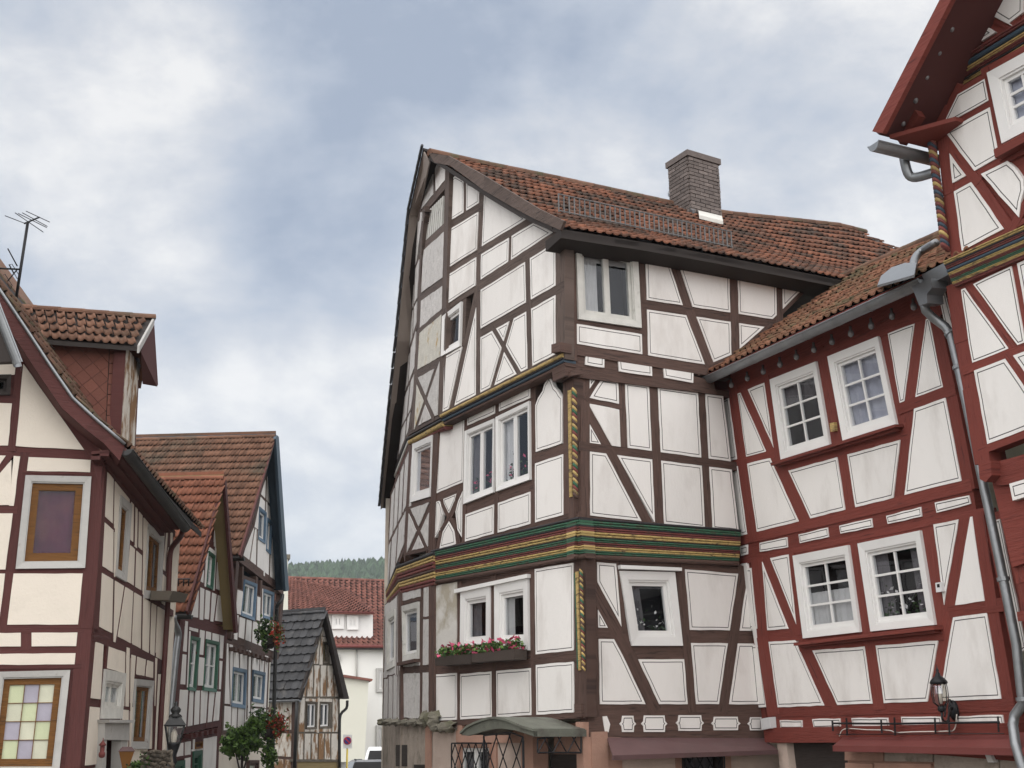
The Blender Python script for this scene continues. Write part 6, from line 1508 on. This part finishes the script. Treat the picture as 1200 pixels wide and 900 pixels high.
for x in (203, 209, 215, 221): tubeo('guard_bar', [V.hit(x, 678, .0) + LD * .0, V.hit(x, 687, 0)], .012, 'iron', sg2, 4)
tubeo('guard_rail', [V.hit(200, 678.5), V.hit(223, 678.5)], .012, 'iron', sg2, 4)
body(Gh, [gF.O, gF.O + gF.U * 5.2, gF.O + gF.U * 5.2 - Vector((4, 0, 0)), gF.O - Vector((4, 0, 0))], 0, 4.2, 'cream_wall', d=.35)

# ================================================================ BLUE-WINDOWED HOUSE
ge_ = gF.hit(266, 800); bF = Fac(0, 0, 0, 598, O=ge_ + Vector((0, .1, 0)))
Bh = house('blue_window_house', (bF.O.x, bF.O.y), 'taller gabled house with blue windows, brown tiled roof and dark blue barge board')
Z6, Z7 = Fr(bF, 260, 560, .2), Fr(bF, 260, 730, .18908)
blu = dict(cas='shutter_blue', sash='white_paint', cw=.07, sw=.05, grid=(1, 1), curt='curtain', cstyle='sides')
facade(Z6, 'gable_wall', Bh, [(300, -150, 225, 90, 11.6), (225, 90, 185, 280, 11.6), (185, 280, 105, 480, 11.6), (292, -150, 360, 660, 22), (228, 105, 330, 215, 14), (262, -50, 255, 160, 10.2), (185, 290, 215, 312, 12), (285, 370, 345, 430, 12), (190, 300, 158, 510, 8.7), (205, 300, 200, 540, 8.7),
       (248, 400, 242, 570, 8.7), (280, 430, 275, 600, 8.7), (305, 400, 312, 630, 8.7), (295, 200, 300, 400, 8.7), (100, 462, 360, 662, 42), (258, 150, 252, 240, 8.7)], BT, PW, line=False, wob=.003,
       windows=[dict(q=(215, 168, 256, 204, 249, 388, 209, 360), **blu), dict(q=(262, 232, 291, 256, 281, 452, 255, 426), **blu)])
facade(Z6, 'storey_wall', Bh, [(95, 490, 60, 950, 18), (358, 680, 330, 1000, 14), (62, 795, 330, 880, 16), (85, 650, 320, 730, 10), (125, 520, 118, 800, 8.7), (205, 580, 195, 830, 11.6), (232, 600, 226, 840, 11.6), (308, 660, 302, 860, 11.6), (60, 940, 330, 1045, 40), (100, 800, 92, 940, 8.7), (140, 815, 130, 960, 8.7), (178, 830, 170, 975, 8.7), (215, 840, 208, 990, 8.7), (255, 850, 250, 1000, 8.7)],
       BT, PW, line=False, wob=.003, windows=[dict(q=(130, 595, 201, 622, 187, 838, 108, 808), leaves=2, **blu), dict(q=(240, 650, 300, 672, 291, 838, 238, 822), leaves=2, **blu)])
facade(Z7, 'storey_wall', Bh, [(25, 125, 310, 215, 40), (22, 150, 2, 670, 12), (290, 220, 272, 640, 12), (8, 506, 60, 512, 18), (60, 512, 290, 530, 16), (42, 170, 50, 510, 8.7), (160, 200, 152, 640, 11.6), (182, 210, 175, 640, 10.2), (68, 180, 68, 270, 7.2), (108, 190, 106, 280, 7.2), (232, 220, 230, 300, 7.2),
       (58, 540, 55, 670, 8.7), (95, 545, 90, 670, 8.7), (140, 550, 135, 660, 8.7), (-5, 680, 290, 650, 28), (262, 220, 255, 520, 8.7)], BT, PW, line=False, wob=.003,
       windows=[dict(q=(64, 272, 149, 290, 139, 532, 54, 518), leaves=2, **blu), dict(q=(190, 290, 264, 308, 252, 500, 184, 488), leaves=2, **blu)])
for i in range(9):
    x = 42 + i * 28; y = 150 + i * 8.5; P = [Z7.uv(*p) for p in ((x, y), (x + 13, y + 4), (x + 13, y + 26), (x, y + 22))]; prism('beam_end', bF, P, -.05, .14, BT, Bh)
P = [Z7.uv(*p) for p in ((0, 690), (290, 665), (270, 1000), (-10, 1000))]; prism('ground_wall', bF, P, -.2, -.05, 'cream_plaster', Bh)
base_wall('base_wall', bF, Bh, 260, 905, 310, 903, 'cream_plaster', d=-.06)
window(Z7, Bh, (165, 850, 225, 850, 222, 960, 160, 960), **dict(blu, cas='brown_timber', sash='brown_timber'))
R_, V, v0, v1, v2 = gable_roof(Bh, bF, (284, 651), (323, 512), (336, 694), LD, 6.8, 17, .10, 'tile_brown', cap='tile_brown', under='verge_blue')
prism('barge_board', V, [V.uv(321.5, 514), V.uv(323, 510), V.uv(325, 512), V.uv(337, 692), V.uv(333, 693)], -.03, .04, 'verge_blue', R_)
mb = MB(); q = [V.hit(323, 514), V.hit(334.5, 692), bF.hit(328, 690, .02), bF.hit(319, 548, .02)]; mb.hexa(q, [v + Vector((0, .02, .05)) for v in q]); mb.build('verge_soffit', 'verge_blue', R_)
prism('barge_board', V, [V.uv(323, 512), V.uv(320, 522), V.uv(283, 654), V.uv(281, 650)], -.03, .01, OT, R_)
gutter(Bh, v0 + Vector((0, 0, -.05)) + bF.N0 * .05, v0 + LD * 4 + Vector((0, 0, -.05)), .07, 'dark_metal')
pipe(Bh, smoothpath([V.hit(331, 697, .0), V.hit(330, 703, 0), V.hit(325, 710, -.1), V.hit(324, 725, -.2), V.hit(321, 830, -.2), V.hit(319, 900, -.2)], 3), .05, 'dark_metal')
body(Bh, [bF.O, bF.O + bF.U * 7, bF.O + bF.U * 7 - Vector((5, 0, 0)), bF.O - Vector((5, 0, 0))], 0, 6.0, 'cream_wall', d=.35)

# ================================================================ SMALL SLATE-ROOFED HOUSE
sF = Fac(372, 820, 41.0, 1300)
Sh = house('slate_roofed_cottage', (sF.O.x, sF.O.y), 'small old half-timbered cottage with peeling plaster and a dark slate roof')
Z8 = Fr(sF, 320, 700, .22222)
facade(Z8, 'gable_wall', Sh, [(272, 105, 210, 350, 9), (210, 350, 140, 535, 9), (278, 105, 325, 350, 9), (325, 350, 385, 530, 9), (235, 205, 300, 205, 8), (205, 354, 330, 357, 10), (130, 529, 400, 529, 14), (250, 210, 240, 350, 7), (290, 210, 296, 350, 7), (213, 360, 210, 525, 8), (247, 360, 245, 525, 8),
       (283, 360, 281, 525, 8), (318, 360, 322, 525, 8), (178, 440, 174, 525, 8), (352, 450, 355, 525, 8), (138, 540, 122, 865, 12), (346, 540, 347, 865, 12), (310, 540, 308, 710, 10), (170, 540, 166, 710, 10), (122, 714, 350, 714, 12), (162, 720, 160, 858, 9), (200, 720, 197, 858, 8), (237, 720, 235, 858, 8),
       (270, 720, 268, 858, 8), (303, 720, 303, 858, 8), (110, 860, 352, 860, 14)], 'old_timber', 'peeling_plaster', line=False, wob=.01,
       windows=[dict(q=(175, 552, 232, 552, 227, 694, 172, 696), cas='old_timber', sash='white_paint', cw=.05, sw=.04, leaves=2, grid=(1, 1), cstyle='none'), dict(q=(245, 550, 301, 552, 297, 688, 241, 692), cas='old_timber', sash='white_paint', cw=.05, sw=.04, leaves=2, grid=(1, 1), cstyle='none'),
                dict(q=(260, 234, 291, 234, 289, 348, 260, 348), cas='old_timber', sash='old_timber', cw=.04, sw=.03, grid=(1, 1), cstyle='full', curt='ochre_plank')])
P = [Z8.uv(*p) for p in ((125, 866), (350, 866), (350, 1000), (125, 1000))]; prism('base_wall', sF, P, -.3, -.02, 'ochre_plank', Sh)
cs = sF.hit(348, 820); sS = Fac(0, 0, 0, -2600, O=cs); Z8s = Z8.on(sS)
facade(Z8s, 'side_wall', Sh, [(-150, 540, 128, 540, 14), (108, 540, 100, 960, 18), (-150, 700, 110, 708, 22), (-150, 832, 110, 850, 18), (-60, 540, -60, 960, 10), (-150, 540, -150, 960, 12), (-150, 945, 110, 955, 14), (60, 850, 58, 950, 8)], BT, 'peeling_plaster', line=False, wob=.01)
up8 = lambda px: sF.shift(.25).hit(*px)
sdir = sS.U if sS.U.dot(Vector((-1, 0, 0))) > 0 else -sS.U
R_, V, v0, v1, v2 = gable_roof(Sh, sF, (352, 818), (381, 717), (407, 820), sdir, 5.5, 10, .26, 'slate', kind='flat', cap='slate', over=.25, hs=1.0)
prism('barge_board', V, [V.uv(380, 718), V.uv(382.5, 717), V.uv(408, 819), V.uv(402, 819)], -.05, .04, 'dark_wood', R_)
prism('barge_board', V, [V.uv(381, 718), V.uv(379, 724), V.uv(353, 820), V.uv(350.5, 818)], -.05, .03, 'dark_wood', R_)
mb = MB(); q = [V.hit(382, 722), V.hit(405, 819), sF.hit(397, 817, .02), sF.hit(380, 735, .02)]; mb.hexa(q, [v + Vector((0, .02, .05)) for v in q]); mb.build('verge_soffit', 'dark_wood', R_)
gutter(Sh, v0 + Vector((0, 0, -.06)) , v0 + sdir * 5, .06, 'zinc')
pipe(Sh, [V.hit(348, 821, -.1), V.hit(347, 845, -.1), V.hit(345, 900, -.1)], .05, 'dark_metal'); pipe(Sh, smoothpath([V.hit(407, 821), V.hit(406, 830, -.05), V.hit(399, 838, -.2), V.hit(398, 860, -.2), V.hit(398, 900, -.2)], 3), .045, 'dark_metal')
body(Sh, [sF.O - sF.U * .65, sF.O + sF.U * 1.0, sF.O + sF.U * 1.0 + sdir * 5, sF.O - sF.U * .65 + sdir * 5], 0, 3.4, 'dark_interior', d=.2)

# ================================================================ PALE BUILDING AT THE END OF THE STREET
pF = Fac(400, 850, 75, 6000); PF_ = FA(pF)
Ph = house('pale_building', (pF.O.x, pF.O.y), 'pale rendered building with a long red roof and white dormer closing the street')
def ppx(*P, f=pF): return [f.uv(*p) for p in P]
prism('wall', pF, ppx((318, 756), (475, 757), (475, 893), (318, 893)), -8, 0, 'pale_wall', Ph)
prism('wall_base', pF, [(pF.uv(318, 893)[0], -pF.O.z), (pF.uv(475, 893)[0], -pF.O.z), (pF.uv(475, 893)[0], pF.uv(400, 893)[1]), (pF.uv(318, 893)[0], pF.uv(400, 893)[1])], -8, -.01, 'pale_wall', Ph)
pe0, pe1 = pF.hit(322, 756, .5), pF.hit(475, 758, .5); pr_ = pF.shift(-7); pt0, pt1 = pr_.hit(315, 677), pr_.hit(475, 682)
def proof(a, s): f = a / 7.6; return pe0.lerp(pe1, f).lerp(pt0.lerp(pt1, f), s / PS)
PS = (pe0 - pt0).length; PR = empty('roof', pt0, Ph)
lay_tiles(PR, proof, 7.6, PS, .3, .42, 'tile_far', 'pan', lift=.06, limit=300)
mb = MB(); q = [pe0, pe1, pt1, pt0]; mb.hexa([v - Vector((0, 0, .2)) for v in q], [v - Vector((0, 0, .01)) for v in q]); mb.build('roof_boarding', 'dark_wood', PR); ridge_caps(PR, pt0, pt1, 'tile_far', .14, .5)
pd = pF.shift(-.3)
prism('dormer_wall', pd, ppx((336, 716), (437, 717), (437, 748), (336, 748), f=pd), -4, 0, 'white_paint', Ph)
de0, de1 = pd.hit(330, 716, .5), pd.hit(438, 718, .5); dr = pF.shift(-5.5); dt0, dt1 = dr.hit(335, 677.5), dr.hit(402, 690)
DP = (de0 - dt0).length; Ldd = (de1 - de0).length
dR = empty('dormer_roof', de0, PR)
lay_tiles(PR, lambda a, s: de0.lerp(de1, a / Ldd).lerp(dt0.lerp(dt1, a / Ldd), s / DP), Ldd, DP, .3, .42, 'tile_far', 'pan', lift=.10, limit=0)
mb = MB(); q = [de0, de1, dt1, dt0]; mb.hexa([v - Vector((0, 0, .12)) for v in q], q); mb.build('dormer_boarding', 'tile_far', dR)
tubeo('dormer_gutter', [de0, de1], .06, 'red_metal', dR); tubeo('wall_gutter', [pe0, pe1], .1, 'red_metal', Ph)
pw = dict(cas='white_paint', sash='white_paint', cw=.14, sw=.08, leaves=2, grid=(1, 1), curt='curtain', cstyle='full')
pd = pd.shift(.13); pFw = FA(pF.shift(.13))
window(FA(pd), Ph, (389, 720, 403, 720, 403, 737, 389, 737), **pw); window(FA(pd), Ph, (406.5, 721, 420, 721, 420, 738, 406.5, 738), **pw)
for q in ((441, 783, 451, 783, 451, 811, 441, 811), (396, 767, 398.5, 767, 398.5, 777, 396, 777), (441, 850, 450, 850, 450, 879, 441, 879)): window(pFw, Ph, q, **dict(pw, cas='grey_paint', cstyle='half'))
pipe(Ph, [pF.hit(418, 759, .1), pF.hit(418, 795, .1)], .05, 'grey_paint')
an_ = pF.shift(6); prism('annex_wall', an_, [an_.uv(*p) for p in ((320, 790), (403, 792), (432, 797), (427, 893), (320, 893))], -5.9, 0, 'cream_wall', Ph)
prism('coping', an_, [an_.uv(*p) for p in ((320, 789), (403, 791), (436, 796), (435, 798.5), (403, 794), (320, 792))], -1, .25, 'tile_far', Ph)
ck_ = pF.shift(20); prism('gable_chimney', ck_, [ck_.uv(*p) for p in ((332, 655), (337.5, 655), (337.5, 716), (332, 716))], -.6, 0, 'cream_wall', Ph); prism('chimney_cap', ck_, [ck_.uv(*p) for p in ((331, 650), (340, 650), (340, 655), (331, 655))], -.7, .1, 'mossy_stone', Ph)

# ================================================================ STREET THINGS
sheet('raised_street', [(-16, 38), (6, 38), (6, 60), (-16, 60)], .34, 'cobbles')
def car(name, X, Y, z, L, Wd, Hh, mat, label, prof, glassy, wheels):
    t = empty(name, (X, Y, z), None); setp(t, label, 'car' if 'car' in name else 'van')
    mb = MB(); n = len(prof); w = Wd / 2; V = []
    for sx, ins in ((-w, 0), (w, 0)):
        for x, h in prof:
            tp = .16 * max(0, (h - .9)) ; V.append(Vector((X + sx * (1 - tp), Y + x, z + h)))
    mb.add(V, [list(range(n)), [n + i for i in range(n)][::-1]] + [(i, (i + 1) % n, n + (i + 1) % n, n + i) for i in range(n)]); mb.build('body', mat, t)
    for P in glassy:
        for s in (-1, 1):
            V = [Vector((X + s * (w * (1 - .16 * max(0, (h - .9))) + .012), Y + x, z + h)) for x, h in P]; mb = MB(); mb.hexa(V, [v - Vector((s * .03, 0, 0)) for v in V]); mb.build('side_window', 'dark_interior', t)
    for x in wheels:
        for s in (-1, 1):
            c = Vector((X + s * (w - .08), Y + x, z + .32)); mb = MB(); mb.tube([c - Vector((.11, 0, 0)), c + Vector((.11, 0, 0))], .32, 16); o = mb.build('wheel', 'iron', t); mb = MB(); mb.tube([c - Vector((.12, 0, 0)), c + Vector((.12, 0, 0))], .19, 12); mb.build('rim', 'zinc', o)
    return t, w
cprof = [(-2.1, .3), (-2.15, .6), (-2.05, .85), (-1.2, .98), (-.55, 1.40), (.2, 1.47), (1.1, 1.42), (1.8, 1.05), (2.1, .95), (2.15, .5), (2.05, .3)]
ct_, w_ = car('parked_car', -4.85, 44.5, .34, 4.3, 1.75, 1.47, 'car_grey', 'grey estate car parked in the gap between the houses', cprof, [[(-1.05, 1.0), (-.5, 1.36), (.15, 1.41), (.15, 1.0)], [(.25, 1.0), (.25, 1.41), (1.0, 1.37), (1.6, 1.05)]], (-1.3, 1.35))
def screen(t, P, z, name='windscreen'):
    mb = MB(); mb.hexa([Vector(p) for p in P], [Vector(p) + Vector((0, -.02, .012)) for p in P]); mb.build(name, 'dark_interior', t)
screen(ct_, [(-4.85 - .66, 43.28, 1.35), (-4.85 + .66, 43.28, 1.35), (-4.85 + .6, 43.9, 1.72), (-4.85 - .6, 43.9, 1.72)], 0)
for s in (-1, 1):
    mb = MB(); mb.box((-4.85 + s * .95, 43.5, 1.34), .16, .1, .13); mb.build('door_mirror', 'car_grey', ct_); mb = MB(); mb.box((-4.85 + s * .62, 42.36, 1.02), .35, .06, .15); mb.build('headlight', 'lamp_white', ct_)
tubeo('roof_rail', [(-5.5, 44.2, 1.82), (-5.5, 45.3, 1.81)], .02, 'dark_metal', ct_); tubeo('roof_rail', [(-4.2, 44.2, 1.82), (-4.2, 45.3, 1.81)], .02, 'dark_metal', ct_)
vprof = [(-2.4, .3), (-2.45, .7), (-2.3, 1.0), (-1.7, 1.15), (-1.0, 1.85), (-.6, 2.0), (2.4, 2.0), (2.45, .4), (2.3, .3)]
vt, _ = car('parked_van', -5.2, 53.5, .34, 4.9, 1.95, 2.0, 'car_white', 'white van parked behind the grey estate car', vprof, [[(-1.5, 1.2), (-.95, 1.75), (-.2, 1.75), (-.2, 1.2)]], (-1.6, 1.5))
screen(vt, [(-5.2 - .78, 51.85, 1.60), (-5.2 + .78, 51.85, 1.60), (-5.2 + .72, 52.45, 2.18), (-5.2 - .72, 52.45, 2.18)], 0)
for s in (-1, 1): mb = MB(); mb.box((-5.2 + s * 1.08, 52.1, 1.72), .2, .12, .3); mb.build('door_mirror', 'iron', vt)
# no-stopping sign
sp = Fac(407, 868, 42.0, 9000); sg3 = empty('no_stopping_sign', Vector((sp.O.x, sp.O.y, .34)), None); setp(sg3, 'round blue and red no-stopping sign on a yellow post', 'sign')
prism('sign_plate', sp, [sp.uv(*p) for p in ((402, 861), (412.5, 861), (412.5, 877), (402, 877))], -.02, 0, 'white_plastic', sg3)
def disc(nm, r, d, mat, n=20, c=(407.2, 868)):
    cc = sp.uv(*c); prism(nm, sp, [(cc[0] + r * math.cos(2 * math.pi * i / n), cc[1] + r * math.sin(2 * math.pi * i / n)) for i in range(n)], d - .01, d, mat, sg3)
disc('sign_ring', .125, .012, 'sign_red'); disc('sign_face', .10, .02, 'sign_blue')
cc = sp.uv(407.2, 868); prism('sign_bar', sp, [(cc[0] - .085, cc[1] + .06), (cc[0] - .06, cc[1] + .085), (cc[0] + .085, cc[1] - .06), (cc[0] + .06, cc[1] - .085)], .02, .026, 'sign_red', sg3)
tubeo('post', [sp.hit(407, 876, -.04), Vector((sp.O.x, sp.O.y + .04, .32))], .03, 'sign_yellow', sg3)
# street lantern in front of the downpipes
lp = Fac(203, 850, 19.0, 9000); lt = empty('street_lantern', Vector((lp.O.x, lp.O.y, 0)), None); setp(lt, 'old four-sided street lantern on a dark iron post beside the left house', 'street lamp')
def ring4(c, r, z): return [c + Vector((math.cos(a) * r, math.sin(a) * r, z)) for a in [math.pi / 4 + math.pi / 2 * i + .3 for i in range(4)]]
c0 = lp.hit(203.5, 871); T0 = lp.hit(204, 850).z; Bz = c0.z; topw = .185; botw = .115
pc = Vector((c0.x, c0.y, 0))
a4, b4 = ring4(pc, topw, T0), ring4(pc, botw, Bz)
for i in range(4):
    j = (i + 1) % 4; mb = MB(); q = [b4[i], b4[j], a4[j], a4[i]]; ctr = pc + Vector((0, 0, (T0 + Bz) / 2)); mb.add([v + (ctr - v) * .03 for v in q], [(0, 1, 2, 3)]); mb.build('lantern_pane', 'lantern_glass', lt)
    tubeo('lantern_bar', [b4[i], a4[i]], .011, 'dark_metal', lt, 5); tubeo('lantern_bar', [a4[i], a4[j]], .014, 'dark_metal', lt, 5); tubeo('lantern_bar', [b4[i], b4[j]], .012, 'dark_metal', lt, 5)
mb = MB(); t4 = ring4(pc, topw * 1.15, T0); u4 = ring4(pc, .10, T0 + .12); mb.hexa(t4, u4); mb.build('lantern_hood', 'dark_metal', lt)
mb = MB(); mb.lathe(pc + Vector((0, 0, T0 + .11)), [(.10, 0), (.085, .03), (.05, .05), (.07, .08), (.075, .11), (.05, .14), (.02, .16), (.028, .19), (.006, .22)], 12); mb.build('lantern_finial', 'dark_metal', lt, smooth=True)
mb = MB(); mb.lathe(pc + Vector((0, 0, Bz)), [(.02, -.01), (.035, .02), (.05, .12), (.03, .17), (.01, .2)], 10); mb.build('lamp_bulb', 'lamp_white', lt, smooth=True)
mb = MB(); mb.lathe(Vector((pc.x, pc.y, 0)), [(.11, 0), (.10, .3), (.06, .4), (.045, .6), (.04, Bz - .3), (.07, Bz - .25), (.045, Bz - .18), (.09, Bz - .03), (.10, Bz)], 12); mb.build('lantern_post', 'iron', lt, smooth=True)

# ---------------- plants
def clump(root, c, rx, ry, rz, n, size, mats, name='foliage'):
    for m, share in mats:
        mb = MB()
        for i in range(int(n * share)):
            while True:
                p = Vector((random.uniform(-1, 1), random.uniform(-1, 1), random.uniform(-1, 1)))
                if .15 < p.length < 1: break
            k = .75 + .5 * math.sin(p.x * 5 + 1.3) * math.sin(p.z * 6 + p.y * 3)
            leaf(mb, Vector(c) + Vector((p.x * rx * k, p.y * ry * k, p.z * rz * k)), size * random.uniform(.6, 1.3))
        mb.build('blossom' if 'petal' in m else name, m, root, tones=True)['kind'] = 'stuff'
PP = Fac(318, 800, 30.5, 9000)
for (x, y, rx, rz, n, lab) in ((317, 742, 18, 22, 1300, 'upper hanging basket of trailing flowers on the blue-windowed house'), (314, 848, 25, 22, 1900, 'lower mass of rust-coloured flowers beside the blue-windowed house')):
    c = PP.hit(x, y); s = 30.5 / 1532; r = empty('hanging_basket', c - Vector((0, 0, rz * s)), None); setp(r, lab, 'flower basket', 'flower baskets on the blue-windowed house')
    clump(r, c - Vector((rx * s * .3, 0, 0)), rx * s * .8, .35, rz * s, n * .6, .085, (('leaf', .4), ('dark_leaf', .5), ('petal_white', .04)))
    clump(r, c + Vector((rx * s * .45, -.05, -.02)), rx * s * .6, .3, rz * s * .8, n * .45, .075, (('rust_leaf', .45), ('petal_red', .25), ('leaf', .3)))
    mb = MB(); mb.lathe(c - Vector((0, 0, rz * s * .55)), [(.06, -.12), (.16, -.02), (.2, .1), (.2, .12)], 12); mb.build('basket', 'dark_wood', r); tubeo('bracket', [c, c + Vector((-.45, .5, .1))], .015, 'iron', r)
c = PP.hit(316, 885); r = empty('climbing_plant', (c.x, c.y, 0), None); setp(r, 'green climber hanging down below the lower flower basket', 'plant'); clump(r, c, .2, .2, .55, 500, .10, (('leaf', .7), ('dark_leaf', .3)))
PT = Fac(285, 850, 26.0, 9000); s = 26 / 1532
t = empty('small_tree', (PT.O.x, PT.O.y, 0), None); setp(t, 'small leafy tree in front of the blue-windowed house', 'tree')
clump(t, PT.hit(284, 868), 27 * s, .4, 20 * s, 2000, .09, (('leaf', .8), ('dark_leaf', .2)), 'crown'); clump(t, PT.hit(298, 850), 12 * s, .3, 13 * s, 450, .09, (('leaf', 1),), 'crown'); clump(t, PT.hit(270, 878), 12 * s, .3, 9 * s, 380, .09, (('leaf', 1),), 'crown')
mb = MB(); b0 = Vector((PT.O.x, PT.O.y, 0)); tp = PT.hit(284, 880); mb.tube([b0, b0.lerp(tp, .5) + Vector((.03, 0, 0)), tp], [.05, .04, .025], 7); mb.tube([b0.lerp(tp, .7), PT.hit(296, 862)], [.025, .01], 6); mb.tube([b0.lerp(tp, .75), PT.hit(274, 872)], [.022, .01], 6); mb.build('trunk', 'dark_wood', t)
# planter and rustic fence below the left house
PQ = Fac(170, 880, 18.4, 9000); s = 18.4 / 1532
c = PQ.hit(148, 886); r = empty('wall_planter', c - Vector((0, 0, .2)), None); setp(r, 'tapering brown wooden planter by the street door of the left house', 'planter')
mb = MB(); mb.hexa(ring4(c, .05, -.18), ring4(c, .14, .06)); mb.build('box', 'stained_wood', r); mb = MB(); mb.hexa(ring4(c, .16, .06), ring4(c, .09, .12)); mb.build('lid', 'plum_metal', r)
c = PQ.hit(184, 893); r = empty('wicker_hurdle', (c.x, c.y, 0), None); setp(r, 'grey woven stick hurdle with small plants below the left house', 'fence')
for i in range(16):
    x = random.uniform(176, 202); mb = MB(); P = [PQ.hit(x + random.uniform(-2, 2), 902 - j * 5.5, .1 * rnd()) + Vector((random.uniform(-.04, .04), 0, 0)) for j in range(5)]; mb.tube(P, .022, 6); mb.build('stick', 'old_timber', r)
for i in range(5):
    y = 881 + i * 4.5; mb = MB(); mb.tube([PQ.hit(166 + j * 5, y + math.sin(j * 1.5 + i) * 1.2, .1 + .04 * (-1) ** (i + j)) for j in range(8)], .02, 6); mb.build('stick', 'old_timber', r)
clump(r, PQ.hit(172, 893), .16, .2, .14, 200, .06, (('leaf', .6), ('dark_leaf', .4))); clump(r, PQ.hit(158, 898), .1, .2, .1, 100, .06, (('leaf', .6), ('dark_leaf', .4)))

# ================================================================ WOODED HILL
def hillz(x, y):
    d = 560; base = math.exp(-((y - 640) / 190) ** 2) * (1 + .0006 * (x + 80) - .000003 * (x + 80) ** 2)
    return 90 * max(0, base)
n = 40; V = []; F = []
for i in range(n + 1):
    for j in range(21):
        x = -800 + 1600 * i / n; y = 260 + 560 * j / 20; V.append((x, y, hillz(x, y) - .3 if j else -.3))
for i in range(n):
    for j in range(20): a = i * 21 + j; F.append((a, a + 21, a + 22, a + 1))
hl_ = ob('hill', V, F, 'forest_green'); hl_['kind'] = 'structure'
mb = MB()
for i in range(5200):
    y = random.uniform(420, 650); x = random.uniform(-.17, -.045) * y * 1.35 if i % 4 else random.uniform(-.5, .45) * y
    z = hillz(x, y); h = random.uniform(6, 12); w = h * random.uniform(.22, .4); tn = rnd(); k = 6; prof = ((0, .12), (.55, .3), (1, .5), (.6, .75), (.05, 1.0)) if rnd() < .5 else ((.3, .1), (1, .3), (.75, .5), (.4, .78), (.03, 1.0))
    VV = []
    for r_, hh in prof:
        for q in range(k): an = 2 * math.pi * q / k + hh * 2; VV.append((x + math.cos(an) * w * r_ * random.uniform(.75, 1.2), y + math.sin(an) * w * r_, z - .6 + h * hh * random.uniform(.96, 1.04)))
    mb.add(VV, [(a * k + q, a * k + (q + 1) % k, (a + 1) * k + (q + 1) % k, (a + 1) * k + q) for a in range(4) for q in range(k)], 0, tn)
fo = mb.build('forest', 'forest_green', None, tones=True); fo['kind'] = 'stuff'; fo['label'] = 'dark wooded hill rising beyond the red roof at the end of the street'; fo['category'] = 'forest'
# ================================================================ AIR
mz = bpy.data.materials.new('haze'); mz.use_nodes = True; nt = mz.node_tree; nt.nodes.clear()
o_ = nt.nodes.new('ShaderNodeOutputMaterial'); v_ = nt.nodes.new('ShaderNodeVolumePrincipled'); nt.links.new(v_.outputs[0], o_.inputs['Volume'])
v_.inputs['Color'].default_value = (.86, .92, 1, 1); v_.inputs['Density'].default_value = .0003; v_.inputs['Anisotropy'].default_value = 0
MATS['haze'] = mz
mb = MB(); mb.hexa([Vector(p) for p in ((-910, -310, -1.2), (910, -310, -1.2), (910, 1510, -1.2), (-910, 1510, -1.2))], [Vector(p) for p in ((-910, -310, 112), (910, -310, 112), (910, 1510, 112), (-910, 1510, 112))])
hz = mb.build('haze', 'haze'); hz['kind'] = 'stuff'
